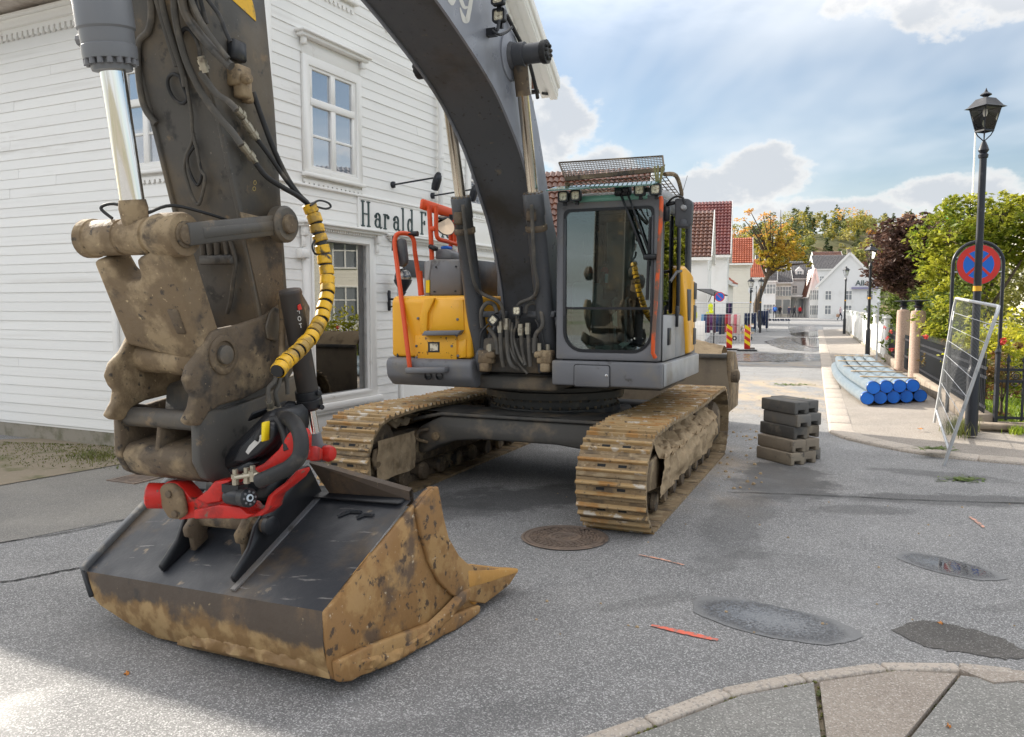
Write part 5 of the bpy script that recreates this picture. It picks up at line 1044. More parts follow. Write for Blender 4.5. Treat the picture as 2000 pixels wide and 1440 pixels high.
# ---- lift cylinders
for sg in (1, -1):
    l = .372*sg; a, b = LV(1.18, l, 1.40), LV(1.97, l, 4.11); ax = (b-a).normalized(); L = (b-a).length
    cy = empty('lift_cylinder', (0, 0, 0)); cy.parent = ex
    MB().lathe([(.06, .0), (.088, .06), (.09, .10), (.09, 1.42), (.098, 1.43), (.098, 1.62), (.092, 1.63), (.07, 1.64)], a, ax, 24).build('barrel', boom_m, cy, smooth=40)
    mb = MB()
    for k in range(14): q_ = 2*math.pi*k/14; x_ = ax.orthogonal().normalized(); y_ = ax.cross(x_); mb.lathe([(.011, 0), (.011, .02)], a+ax*1.62+(x_*math.cos(q_)+y_*math.sin(q_))*.083, ax, 6)
    mb.lathe([(.096, 1.28), (.104, 1.29), (.104, 1.33), (.096, 1.34)], a, ax, 24).build('gland_bolts', mudsteel, cy, smooth=40)
    MB().lathe([(.052, 1.60), (.052, L-.34), (.060, L-.33), (.062, L-.10)], a, ax, 20).build('rod', pm('lift_rod%d' % sg, (.70, .62, .50), rough=.16, metal=1), cy, smooth=40)
    MB().lathe([(.064, L-.34), (.066, L-.08)], a, ax, 20, closed=False).build('rod_sleeve', mudsteel, cy, smooth=40)
    MB().lathe([(.105, -.06), (.105, .06)], b, LX, 24).build('rod_eye', grey_d, cy, smooth=40)
    MB().lathe([(.10, -.07), (.10, .07)], a, LX, 24).build('base_eye', boom_m, cy, smooth=40)
    MB().box(a+ax*1.42+LV(.10, 0, 0), (.09, .06, .12)).build('port_block', mudsteel, cy, bevel=.015)
# hard lines on the barrels down to the manifold
hl = lambda pts, r=.018, mat=hosedusty, nm='hydraulic_pipe': MB().tube(pts, r, 10, sub=5).build(nm, mat, ex, smooth=70)
hl([Tf(1038, 400, 1.76), Tf(1040, 440, 1.70), Tf(1044, 520, 1.60), Tf(1050, 556, 1.54), Tf(1042, 580, 1.45), Tf(1016, 592, 1.42), Tf(1011, 605, 1.40), Tf(1010, 640, 1.38)])
hl([Tf(904, 400, 1.74), Tf(908, 440, 1.70), Tf(920, 520, 1.60), Tf(928, 556, 1.54), Tf(940, 573, 1.45), Tf(972, 588, 1.42), Tf(982, 605, 1.40), Tf(985, 640, 1.38)])
# ---- manifold, hoses and lights at the boom foot
mf = empty('hose_manifold', (0, 0, 0)); mf.parent = ex
MB().prism(lzf([(925, 608), (990, 608), (990, 620), (925, 620)], 1.34), LZ, 1.30, 1.36).prism(lzf([(1022, 608), (1084, 608), (1084, 620), (1022, 620)], 1.34), LZ, 1.30, 1.36).build('bracket', boom_m, mf, bevel=.006)
MB().box(LV(1.22, 0, 1.44), (.62, .14, .34)).build('block', under_m, mf, bevel=.02)
def hz(px, r, d=1.40, mat=hosedusty): MB().tube([Tf(x, y, d+(random.uniform(-.03, .03))) for x, y in px], r, 9, sub=5).build('hose', mat, mf, smooth=70)
hz([(942, 640), (940, 610), (950, 593), (964, 595), (971, 612)], .021); hz([(1026, 612), (1030, 597), (1043, 592), (1055, 603), (1060, 635), (1046, 655), (1043, 690)], .021)
hz([(977, 625), (979, 690), (984, 716)], .022); hz([(989, 630), (992, 690), (1000, 715), (1012, 722)], .022); hz([(1017, 640), (1021, 690), (1026, 715)], .021); hz([(1031, 640), (1034, 690), (1036, 716)], .021)
hz([(1000, 630), (1000, 670), (1010, 705), (1030, 730)], .014); hz([(1013, 628), (1003, 655), (1012, 690), (1022, 710)], .014); hz([(953, 640), (967, 660), (972, 692)], .022)
hz([(955, 632), (940, 650), (937, 680)], .009, 1.42, rubber); hz([(1046, 625), (1058, 650), (1065, 690)], .011, 1.42, rubber); hz([(996, 625), (994, 668), (1004, 700), (1016, 716)], .012)
for (x, y) in ((977, 640), (989, 634), (1017, 645), (1031, 643)): MB().lathe([(.027, -.05), (.027, -.02), (.031, -.02), (.031, .02), (.026, .02), (.026, .06)], Tf(x, y, 1.40), ZUP, 8).build('fitting', brass, mf)
for x, sg in ((951, -1), (1066, 1)):
    c = Tf(x, 697, 1.38); v = empty('valve_block', (0, 0, 0)); v.parent = ex
    MB().box(c, (.15, .12, .13)).box(c+Vector((.01*sg, -.01, -.10)), (.10, .10, .09)).box(c+Vector((-.06*sg, -.03, .02)), (.08, .08, .06)).build('body', mudlink, v, bevel=.012)
    MB().lathe([(.025, 0), (.025, .05), (.018, .06)], c+Vector((.02, 0, .06)), ZUP, 10).lathe([(.02, 0), (.02, .08)], c+Vector((-.05*sg, -.04, .05)), ZUP, 10).build('spool_cap', brass, v)
led(ex, Tf(963, 625, 1.48), .095, (0, R(42), 0)); led(ex, Tf(1009, 607, 1.50), .095)
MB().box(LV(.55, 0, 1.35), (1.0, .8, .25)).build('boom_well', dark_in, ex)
for k in range(3): MB().tube([LV(.2, -.33, 2.1+.08*k), LV(.55, -.36, 2.35+.06*k), LV(.9, -.30, 2.62+.06*k)], .028, 8, sub=4).build('corrugated_hose', rubber, ex)

# ---- stick
stick = empty('stick', (0, 0, 0)); stick.parent = ex
sfr = [(5.14, 1.60), (5.20, 1.85), (5.34, 2.42), (5.46, 2.83), (5.59, 3.25), (5.72, 3.68), (5.95, 4.40), (6.0, 5.1), (5.6, 5.45)]
srr = [(5.15, 5.0), (5.20, 4.3), (5.14, 3.54), (5.08, 3.03), (5.04, 2.46), (5.01, 2.05), (4.97, 1.78), (4.92, 1.62), (5.02, 1.52)]
MB().prism(sfr+srr, DZ, -.200, .200).build('stick_box', steel_dk, stick, smooth=30)
for l0, l1 in ((.200, .226), (-.226, -.200)): MB().prism(grow(sfr+srr, -.0+.016), DZ, l0, l1).build('stick_side_plate', steel_dk, stick, bevel=.004)
MB().prism([(5.36, 2.42), (5.20, 1.86), (5.02, 1.84), (5.05, 2.40)], DZ, .226, .236).build('wear_plate', mudsteel, stick, bevel=.004)
def FF(x, y, off=.02):                                       # sighting on the sloping front face of the stick
    n_ = LV(.965, 0, -.263).normalized(); P0 = LV(5.46, 0, 2.83)+n_*off; nw = lfv*n_.x - fwv*n_.y*-1 if False else (lfv*n_.x + (-fwv)*n_.y + ZUP*n_.z)
    Pw = SC + lfv*P0.x + (-fwv)*P0.y + ZUP*P0.z
    return toL(onp(x, y, Pw, nw))
sh = lambda px, r, off=.03, mat=hosedusty, nm='hose': MB().tube([FF(x, y, off) for x, y in px], r, 8, sub=5).build(nm, mat, stick, smooth=70)
sh([(292, -20), (296, 25), (290, 60), (272, 80), (269, 120), (275, 180), (285, 215), (305, 242)], .017, .03)
sh([(300, -20), (318, 40), (330, 80), (345, 130)], .014); sh([(312, -20), (322, 30), (340, 90), (356, 140), (362, 170)], .015)
sh([(340, -20), (342, 30), (352, 80), (368, 130), (396, 185), (430, 232), (452, 256), (472, 284)], .017, .05)
sh([(352, -20), (362, 25), (384, 60), (410, 90), (438, 118), (452, 130)], .022, .05, steel_dk)
sh([(368, -20), (382, 20), (404, 60), (430, 95), (446, 115)], .012, .07)
sh([(392, 142), (408, 165), (425, 185), (448, 200), (462, 216)], .016, .05)
sh([(392, 130), (388, 90), (372, 60), (358, 58), (352, 75)], .010, .03, rubber); sh([(395, -15), (410, 5), (428, 30), (440, 60), (450, 82)], .010, .03, rubber)
sh([(378, -20), (382, 10), (392, 30), (400, 48)], .012, .03, rubber); sh([(386, -20), (394, 10), (404, 46)], .010, .03, rubber)
sh([(362, 150), (370, 200), (374, 225), (376, 258), (384, 290), (392, 330), (400, 345), (398, 368), (388, 400), (376, 385), (366, 355), (360, 330), (364, 305), (374, 280), (378, 260)], .009, .03, hosedusty)
sh([(350, 145), (358, 170), (366, 190), (358, 202), (342, 195), (330, 175), (328, 155), (338, 145), (352, 150)], .009, .03, rubber)
sh([(380, 285), (366, 310), (372, 340), (386, 362), (394, 340), (386, 305)], .008, .03, rubber)
sh([(408, 470), (412, 500)], .016, .03); sh([(424, 465), (425, 500)], .016, .03); sh([(440, 465), (444, 505)], .014, .03); sh([(450, 470), (460, 510), (456, 545), (450, 590), (444, 612)], .012, .03)
sh([(394, 460), (398, 500)], .016, .03)
MB().box(FF(425, 508, .035), (.22, .05, .05)).build('pipe_block', steel_dk, stick, bevel=.008)
# quick couplings and valve on the side face
sd_ = lambda px, r, l=.26, mat=rubber, nm='hose': MB().tube([Tl(x, y, l+k*.01) for k, (x, y) in enumerate(px)], r, 9, sub=6).build(nm, mat, stick, smooth=70)
for (x0, y0, x1, y1) in ((456, 208, 478, 230), (474, 232, 504, 275), (462, 270, 500, 318), (392, 110, 402, 142)):
    a, b = Tl(x0, y0, .27), Tl(x1, y1, .27); q_ = b-a; mb = MB(); L = q_.length
    mb.lathe([(.017, 0), (.017, L*.2), (.022, L*.2), (.022, L*.45), (.019, L*.45), (.019, L*.6), (.024, L*.6), (.024, L*.8), (.016, L*.8), (.015, L)], a, q_, 10); mb.build('quick_coupling', brass, stick, smooth=30)
MB().box(Tl(467, 150, .26), (.08, .10, .10)).box(Tl(474, 172, .28), (.07, .07, .10)).box(Tl(484, 190, .26), (.05, .05, .06)).lathe([(.028, 0), (.028, .05)], Tl(474, 155, .30), LX, 10).build('valve', mudlink, stick, bevel=.012)
MB().box(Tl(463, 100, .25), (.05, .10, .10)).build('sensor_box', black_m, stick, bevel=.01)
MB().prism(dzl([(454, 0), (500, 42), (498, 22), (492, 0), (488, -30), (452, -30)], .228), DZ, .227, .229).build('warning_sticker', tapeyel, stick)
# long hoses sweeping to the wrapped bundle
sd_([(494, 180), (512, 232), (534, 290), (560, 345), (582, 378), (600, 396)], .014, .28); sd_([(504, 275), (530, 310), (556, 348), (582, 380), (602, 398)], .012, .29); sd_([(500, 320), (520, 345), (552, 366), (580, 382), (603, 400)], .014, .30)
bl = [(603, 398), (614, 425), (622, 455), (630, 485), (637, 520), (640, 548), (638, 580), (628, 620), (612, 652), (588, 680), (562, 704), (540, 726)]
bp_ = spline([Tl(x, y, .36+.02*k) for k, (x, y) in enumerate(bl)], 8)
wr = MB(); core = MB().tube(bp_, .032, 10).build('hose_core', rubber, stick, smooth=70)
seg = []; L = [0]
for a, b in zip(bp_, bp_[1:]): L.append(L[-1]+(b-a).length)
def atlen(s):
    s = max(0, min(L[-1]-1e-6, s))
    for i in range(len(L)-1):
        if L[i+1] >= s: t = (s-L[i])/(L[i+1]-L[i]); return bp_[i]+(bp_[i+1]-bp_[i])*t
nw_ = 21; pit = L[-1]/nw_
for i in range(nw_):
    a, b, c = atlen(pit*i+.002), atlen(pit*(i+.45)), atlen(pit*(i+random.uniform(.72, .93))); t = (c-a).normalized(); tw = LX*.25
    wr.lathe([(.036, 0), (.0405, .004), (.0405, (c-a).length-.004), (.036, (c-a).length)], a, (c-a).normalized()+Vector((random.uniform(-.1, .1), random.uniform(-.1, .1), random.uniform(-.08, .08))), 14, closed=False)
wr.build('spiral_guard', tapeyel, stick, smooth=40)
for px in ([(606, 402), (622, 392), (640, 396), (646, 404), (636, 408), (618, 404)], [(618, 465), (610, 480), (616, 496), (632, 492), (634, 478), (622, 466)]):
    MB().tube([Tl(x, y, .40) for x, y in px], .006, 6, sub=5).build('cable_tie', rubber, stick)
for px in ([(540, 728), (536, 745), (524, 760), (526, 790)], [(548, 728), (545, 750), (538, 770), (546, 800)], [(556, 724), (560, 745), (562, 770)]): MB().tube([Tl(x, y, .42) for x, y in px], .012, 8, sub=5).build('hose_tail', hosedusty, stick, smooth=70)

# ---- bucket cylinder
bc = empty('bucket_cylinder', (0, 0, 0)); bc.parent = ex
e0 = LV(5.80, 0, 2.27); e1 = LV(5.96, 0, 3.36); ax = (e1-e0).normalized()
g0 = LV(5.925, 0, 3.015); gs = (g0-e0).length
MB().lathe([(.055, .10), (.055, gs+.02)], e0, ax, 32).build('rod', chrome, bc, smooth=40)
MB().lathe([(.058, .0), (.062, .10), (.066, .13), (.060, .17)], e0, ax, 24).build('rod_end', mudlink, bc, smooth=40)
MB().lathe([(.085, gs-.01), (.088, gs), (.088, gs+.035), (.115, gs+.037), (.118, gs+.06), (.118, gs+.095), (.112, gs+.10), (.114, gs+.11), (.116, gs+.16), (.124, gs+.17), (.124, gs+.34), (.118, gs+.355), (.116, gs+.40), (.116, 2.4)], e0, ax, 36).build('barrel', pm('cylinder_grey', (.17, .175, .185), [((.12, .12, .12), 2, 5, .5, .75)], rough=.42), bc, smooth=35)
x_ = ax.orthogonal().normalized(); y_ = ax.cross(x_); mb = MB()
for k in range(16): q_ = 2*math.pi*k/16; mb.lathe([(.014, 0), (.014, .028)], e0+ax*(gs+.012)+(x_*math.cos(q_)+y_*math.sin(q_))*.101, ax, 10)
mb.build('gland_bolts', grey_p, bc, smooth=40)
MB().lathe([(.03, 0), (.03, .05), (.02, .055)], e0+ax*(gs+.14)-LX*.12, -LX, 10).build('port_plug', grey_p, bc)
MB().tube([e0+ax*(gs+.25)-LX*.14, e0+ax*(gs+.6)-LX*.16, e0+ax*(gs+1.2)-LX*.16], .018, 8).build('cylinder_pipe', grey_p, bc, smooth=60)

# ---- bucket linkage
lkg = empty('bucket_link', (0, 0, 0)); lkg.parent = ex
t0 = LV(5.79, 0, 2.27); b0 = LV(5.555, 0, 1.675)
MB().lathe([(.04, -.335), (.080, -.33), (.088, -.30), (.086, -.10), (.080, -.095), (.080, -.075), (.088, -.07), (.088, .08), (.080, .085), (.082, .105), (.098, .12), (.104, .15), (.104, .27), (.098, .285)], t0, LX, 32).build('upper_tube', mudlink, lkg, smooth=35)
MB().lathe([(.062, .28), (.062, .293), (.046, .294), (.046, .305), (.034, .31)], t0, LX, 24).build('pin', mudsteel, lkg, smooth=35)
dirn = (b0-t0); LL = dirn.length; dirn.normalize(); nrm = LX.cross(dirn)
fnL = lambda u, v, w: t0 + LX*u + dirn*v + nrm*w
hpoly = [(-.275, .09), (-.175, .09), (-.155, .17), (-.12, .205), (-.03, .205), (0, .17), (.005, .09), (.10, .06), (.235, .02), (.235, .52), (.235, LL), (-.255, LL-.10)]
MB().prism(hpoly, fnL, -.075, .075).build('link_body', mudlink, lkg, bevel=.022, seg=2)
MB().prism([(.10, .34), (.17, .34), (.175, .47), (.115, .47)], fnL, .06, .085).prism([(.10, .34), (.17, .34), (.175, .47), (.115, .47)], fnL, -.085, -.06).build('link_pocket', mudsteel, lkg, bevel=.008)
MB().lathe([(.06, -.27), (.078, -.26), (.080, -.06), (.086, -.03), (.086, .14), (.07, .215)], b0, LX, 28).build('lower_tube', mudlink, lkg, smooth=35)
for sg in (1, -1):
    sl = empty('side_link', (0, 0, 0)); sl.parent = ex; l = .300*sg if sg > 0 else -.31; a, b = LV(5.79, l, 2.27), LV(5.12, l, 2.375); q_ = (b-a).normalized(); up = q_.cross(LX)
    MB().bar(a, b, .035, .105, up=(0, 0, 1)).bar(a+q_*.08+LX*.018*sg, b-q_*.08+LX*.018*sg, .012, .052, up=(0, 0, 1)).build('bar', steel_dk, sl, bevel=.008)
    MB().lathe([(.07, -.035), (.085, -.03), (.098, -.02), (.098, .03), (.085, .045)], b, LX*sg, 28).build('boss', steel_dk, sl, smooth=35)
    MB().lathe([(.052, .03), (.052, .062), (.044, .068)], b, LX*sg, 24).build('pin', mudsteel, sl, smooth=35)
    if sg < 0: MB().lathe([(.085, -.03), (.095, -.02), (.095, .03)], a, LX*sg, 28).build('eye', mudlink, sl, smooth=35)
MB().tube([LV(5.80, -.16, 2.36), LV(5.82, -.21, 2.41), LV(5.80, -.15, 2.43), LV(5.78, -.04, 2.40)], .008, 6, sub=5).build('grease_hose', rubber, lkg); MB().tube([LV(5.78, .05, 2.38), LV(5.70, .12, 2.42), LV(5.5, .15, 2.40), LV(5.36, .15, 2.38)], .008, 6, sub=5).build('grease_hose', rubber, lkg)

# ---- quick coupler: two thick ears round the link and the stick end, hooks below
qc = empty('quick_coupler', (0, 0, 0)); qc.parent = ex
ear = dzl([(405, 662), (392, 690), (372, 715), (364, 742), (372, 762), (380, 772), (376, 795), (362, 824), (372, 832), (392, 832), (408, 806), (432, 792), (480, 778), (540, 745), (580, 705), (604, 655), (606, 600), (590, 572), (562, 574), (545, 596), (512, 620), (470, 634), (430, 642), (414, 648)], .25)
for l0, l1 in ((.205, .255), (-.30, -.25)): MB().prism(ear, DZ, l0, l1).build('ear', mudlink if l0 < 0 else mudsteel, qc, bevel=.014, seg=2)
cI = dzl([(435, 693)], .255)[0]
MB().lathe([(.098, 0), (.098, .010), (.088, .016), (.070, .016), (.066, .006), (.046, .006)], LV(cI[0], .255, cI[1]), LX, 32, closed=False).build('pin_collar', mudsteel, qc, smooth=35)
MB().lathe([(.047, 0), (.047, .028), (.038, .034)], LV(cI[0], .255, cI[1]), LX, 24).build('pin', under_m, qc, smooth=35)
MB().prism(dzl([(524, 612), (532, 600), (548, 605), (552, 640), (540, 668), (520, 662), (516, 640)], .256), DZ, .255, .268).build('cover_plate', steel_dk, qc, bevel=.01, seg=2)
web = [(5.50, 1.50), (5.38, 1.60), (5.10, 1.62), (4.95, 1.50), (5.0, 1.28), (5.35, 1.22), (5.52, 1.26)]
MB().prism([(5.42, 1.52), (5.0, 1.60), (4.92, 1.42), (5.0, 1.20), (5.40, 1.16), (5.46, 1.24)], DZ, -.26, .21).build('centre_web', under_m, qc, bevel=.02)
MB().tube([Tl(548, 585, .30), Tl(552, 620, .30), Tl(550, 690, .32), Tl(552, 720, .32)], .017, 8, sub=4).lathe([(.024, 0), (.03, .02), (.022, .05)], Tl(549, 590, .30), ZUP, 10).build('hard_pipe', mudlink, qc, smooth=60)
# ---- tiltrotator: upper saddle
tl = empty('tiltrotator', (0, 0, 0)); tl.parent = ex
sad = dzl([(386, 835), (392, 806), (412, 797), (440, 800), (520, 772), (560, 742), (600, 722), (612, 760), (560, 800), (500, 850), (470, 905), (452, 938), (430, 946), (404, 936), (388, 905)], .235)
for l0, l1 in ((.185, .235), (-.33, -.285)): MB().prism(sad, DZ, l0, l1).build('saddle_plate', mudsteel if l0 < 0 else steel_dk, tl, bevel=.014, seg=2)
sc_ = dzl([(400, 825)], .235)[0]; MB().lathe([(.05, -.29), (.05, .19)], LV(sc_[0]-.02, 0, sc_[1]), LX, 20).build('saddle_pin', steel_dk, tl, smooth=40)
s0 = dzl([(398, 880), (388, 905), (404, 936), (430, 946), (470, 905), (520, 840), (470, 850)], .235)
MB().prism(s0, DZ, -.285, .185).build('saddle_floor', mudsteel, tl, bevel=.014)
mw = dzl([(398, 838), (404, 812), (430, 806), (470, 830), (450, 900), (410, 930), (392, 905)], .235)
MB().prism(mw, DZ, -.075, -.045).build('saddle_web', mudsteel, tl, bevel=.008)
# tilting body (red) hanging askew under the saddle
TD0 = 5.62
cpx = lambda L: [(280+x/3.067, 840+y/3.067) for x, y in L]
redp = cpx([(100, 340), (140, 308), (200, 318), (245, 365), (285, 415), (330, 408), (400, 355), (445, 300), (540, 296), (505, 345), (480, 425), (505, 438), (615, 448), (650, 486), (690, 488), (722, 465), (733, 425), (745, 395), (790, 355), (850, 312), (920, 238), (925, 262), (900, 300), (830, 358), (778, 398), (765, 430), (755, 475), (705, 515), (640, 524), (480, 522), (340, 524), (215, 540), (150, 500), (105, 440)])
MB().prism(lzf(redp, TD0), LZ, TD0-.10, TD0).build('tilt_body', red, tl, bevel=.008, seg=2)
MB().prism(lzf(cpx([(330, 470), (480, 440), (610, 452), (648, 492), (690, 494), (640, 524), (480, 522), (330, 524)]), TD0), LZ, TD0-.02, TD0+.035).build('tilt_lip', red, tl, bevel=.008, seg=2)
MB().prism(lzf(cpx([(330, 408), (400, 355), (445, 300), (540, 296), (505, 345), (480, 425), (400, 440)]), TD0), LZ, TD0-.02, TD0+.025).build('tilt_rib', red, tl, bevel=.010, seg=2)
MB().prism(lzf(cpx([(530, 296), (590, 262), (700, 205), (790, 120), (845, 25), (866, 8), (890, 60), (888, 150), (810, 205), (700, 268), (600, 300)]), TD0), LZ, TD0-.16, TD0-.02).build('tilt_arch', red, tl, bevel=.012, seg=2)
MB().prism(lzf(cpx([(500, 285), (590, 262), (640, 210), (600, 190), (520, 232), (470, 240), (480, 265)]), TD0), LZ, TD0-.10, TD0-.03).build('hose_tray', black_m, tl, bevel=.01)
MB().prism(lzf([(398, 935), (470, 915), (530, 890), (545, 850), (540, 800), (520, 800), (470, 850), (420, 900)], TD0-.1), LZ, 5.25, TD0-.1).build('rotator_house', black_m, tl, bevel=.03)
MB().prism(lzf([(444, 905), (462, 870), (500, 830), (516, 822), (530, 838), (528, 862), (500, 890), (470, 908)], TD0), LZ, TD0-.12, TD0-.02).build('cover', black_m, tl, bevel=.02, seg=2)
MB().prism(lzf([(475, 884), (482, 872), (496, 858), (505, 850), (509, 858), (498, 870), (486, 882), (480, 889)], TD0), LZ, TD0-.03, TD0-.016).build('decal', pm('decal', (.55, .53, .50), rough=.6), tl)
MB().prism(lzf([(510, 826), (517, 824), (516, 862), (509, 864)], TD0+.02), LZ, TD0-.02, TD0+.02).build('yellow_tag', sign_yel, tl, bevel=.004)
# end caps of the tilt axle
ce = Tf(322, 976, TD0); MB().lathe([(.055, -.08), (.066, -.05), (.066, .02), (.05, .03)], ce+Vector((-.06, -.02, .02)), Vector((-.8, -.5, .05)), 24).build('axle_end', red, tl, smooth=40)
MB().prism(lzf([(313, 955), (320, 945), (335, 944), (352, 958), (360, 985), (362, 1006), (350, 1014), (332, 1013), (318, 990)], TD0+.03), LZ, TD0, TD0+.045).build('end_plate', mudlink, tl, bevel=.016, seg=2)
for (x, y) in ((331, 965), (343, 1004)): MB().lathe([(.018, 0), (.018, .012), (.012, .014)], Tf(x, y, TD0+.045), (0, -1, 0), 12).build('plate_bolt', mudsteel, tl)
# swivel motor and its fittings
c = Tf(280+530/3.067, 840+398/3.067, TD0+.03); d_ = (Tf(280+675/3.067, 840+410/3.067, TD0+.09)-c).normalized()
MB().lathe([(.02, -.03), (.040, -.02), (.042, .09), (.036, .10), (.046, .105), (.046, .15), (.036, .155)], c, d_, 22).box(c+Vector((.02, 0, .045)), (.10, .07, .04)).build('swivel_motor', black_m, tl, smooth=35)
MB().lathe([(.018, .154), (.018, .160), (.010, .161)], c, d_, 20, closed=False).build('motor_ring', pm('motor_ring', (.55, .62, .68), rough=.3), tl)
mb = MB(); x_ = d_.orthogonal().normalized(); y_ = d_.cross(x_)
for k in range(8): a_ = k*math.pi/4; mb.lathe([(.006, .15), (.006, .158)], c+(x_*math.cos(a_)+y_*math.sin(a_))*.030, d_, 6)
mb.build('motor_bolts', grey_p, tl)
for (x, y) in ((460, 935), (482, 932), (494, 928)): MB().lathe([(.016, -.03), (.016, 0), (.020, 0), (.020, .02), (.013, .022), (.013, .045)], Tf(x, y, TD0+.06), ZUP, 8).build('fitting', brass, tl)
for (x0, y0, x1, y1) in ((460, 933, 505, 926),): MB().tube([Tf(x0, y0, TD0+.08), Tf(x1, y1, TD0+.06)], .011, 8).build('fitting_pipe', brass, tl)
MB().tube([Tf(546, 815, TD0-.15), Tf(570, 822, TD0-.05), Tf(586, 850, TD0+.02), Tf(586, 888, TD0+.05), Tf(566, 912, TD0+.07), Tf(540, 925, TD0+.08), Tf(506, 940, TD0+.08)], .036, 12, sub=6).build('sleeved_hose', rubber, tl, smooth=70)
MB().tube([Tf(500, 860, TD0-.02), Tf(520, 830, TD0-.05), Tf(540, 820, TD0-.08), Tf(556, 850, TD0-.05), Tf(562, 880, TD0-.03)], .02, 10, sub=5).build('hose', rubber, tl, smooth=70)
for (x0, y0, x1, y1) in ((526, 785, 534, 815), (542, 795, 552, 822)):
    a, b = Tl(x0, y0, .42), Tl(x1, y1, .40); q_ = b-a; MB().lathe([(.018, 0), (.018, .04), (.023, .04), (.023, .07), (.017, .075), (.017, q_.length+.03)], a, q_, 10).build('fitting', brass, tl)
MB().bar(Tl(488, 815, .36), Tl(556, 790, .40), .012, .06, up=(0, 1, 0)).build('hose_bracket', black_m, tl, bevel=.004)
# tilt cylinder on the outer side
tcy = empty('tilt_cylinder', (0, 0, 0)); tcy.parent = tl
a, b = Tl(566, 566, .40), Tl(622, 884, .40); q_ = (b-a).normalized(); LT = (b-a).length
MB().lathe([(.055, 0), (.060, .008), (.060, .02), (.058, .03), (.058, LT*.60)], a, q_, 28).build('barrel', pm('tilt_barrel', (.040, .034, .030), [((.10, .06, .04), 4, 6, .5, .7)], rough=.5), tcy, smooth=40)
MB().lathe([(.068, LT*.60), (.070, LT*.61), (.070, LT*.645), (.066, LT*.65), (.070, LT*.655), (.070, LT*.70), (.05, LT*.72)], a, q_, 28).build('clamp', black_m, tcy, smooth=35)
MB().lathe([(.026, LT*.70), (.026, LT*.97)], a, q_, 20).build('rod', chrome, tcy, smooth=40)
MB().lathe([(.052, -.04), (.052, .04)], b, LX, 20).lathe([(.032, LT-.12), (.036, LT-.03)], a, q_, 16).build('rod_eye', grey_p, tcy, smooth=40)
for sx in (-1, 1): MB().lathe([(.044, 0), (.047, .03), (.038, .05), (.026, .055)], b+LX*.045*sx, LX*sx, 24).build('clevis', red, tcy, smooth=40)
MB().bar(Tf(612, 886, TD0-.05), b+Vector((0, 0, -.01)), .05, .07).build('clevis_arm', red, tcy, bevel=.012)
m_ = a+q_*LT*.66
for dz_ in (-.04, .04): MB().lathe([(.014, 0), (.014, .03), (.006, .031)], m_+LX*.062+q_*dz_, LX*.8+Vector((0, -.4, 0)), 10).build('clamp_bolt', black_m, tcy)
MB().lathe([(.024, 0), (.034, .03), (.034, .10), (.02, .14)], m_+Vector((-.05, -.05, -.03)), Vector((-1, -.5, -.25)), 14).build('port_elbow', black_m, tcy, smooth=35)
for k, txt in enumerate('ROT'):
    M4 = Matrix((Vector((0, 0, -1)), Vector((.8, -.6, 0)), Vector((-.6, -.8, 0)))).transposed().to_4x4()
MB().prism(dzl([(583, 597), (587, 594), (590, 604), (584, 606)], .462), DZ, .455, .462).build('red_mark', sign_red, tcy)

# ---- bucket
kB = .95; HB = CAMP+(G(650, 1328)-CAMP)*kB; az_, el_ = R(150), R(-3.6)
wv = Vector((math.cos(az_)*math.cos(el_), math.sin(az_)*math.cos(el_), math.sin(el_))); bv = Vector((math.sin(az_), -math.cos(az_), 0)); nv = bv.cross(wv)
if nv.z < 0: nv = -nv
def BK(b, w, n): return toL(HB+bv*b+wv*w+nv*n)
def bz(x, y): P = onp(x, y, HB, wv)-HB; return (P.dot(bv), P.dot(nv))
bk = empty('bucket', (0, 0, 0)); bk.parent = ex
W_ = 1.98
A_, D_ = bz(635, 1195), bz(803, 982)
FN = lambda u, v, w: BK(u, w, v)
side_out = [bz(*p) for p in ((634, 1196), (700, 1115), (770, 1030), (803, 990), (838, 952), (845, 950), (850, 975), (856, 1010), (866, 1050), (886, 1085), (906, 1103), (950, 1112), (985, 1122), (975, 1142), (958, 1165), (930, 1176), (924, 1192), (905, 1208), (880, 1225), (850, 1243), (826, 1250), (800, 1270), (770, 1280), (740, 1298), (712, 1305), (690, 1318), (666, 1322), (650, 1328), (642, 1300), (636, 1250))]
MB().prism(side_out, FN, -.012, .022).build('side_plate', bucket_out, bk, bevel=.006)
cut = [bz(*p) for p in ((804, 992), (838, 952), (846, 949), (851, 975), (857, 1010), (867, 1050), (887, 1084), (907, 1102), (952, 1108), (990, 1112), (1002, 1117), (986, 1141), (962, 1160), (938, 1178), (900, 1172), (872, 1160), (848, 1135), (828, 1095), (812, 1040))]
MB().prism(cut, FN, -.040, -.010).build('side_cutter', bucket_out, bk, bevel=.010, seg=2)
heelp = [bz(*p) for p in ((642, 1290), (700, 1262), (800, 1225), (880, 1196), (926, 1180), (924, 1196), (880, 1228), (852, 1240), (826, 1256), (798, 1268), (768, 1284), (740, 1296), (716, 1310), (690, 1318), (672, 1328), (648, 1330))]
MB().prism(heelp, FN, -.055, -.010).build('heel_shroud', bucket_out, bk, bevel=.014, seg=2)
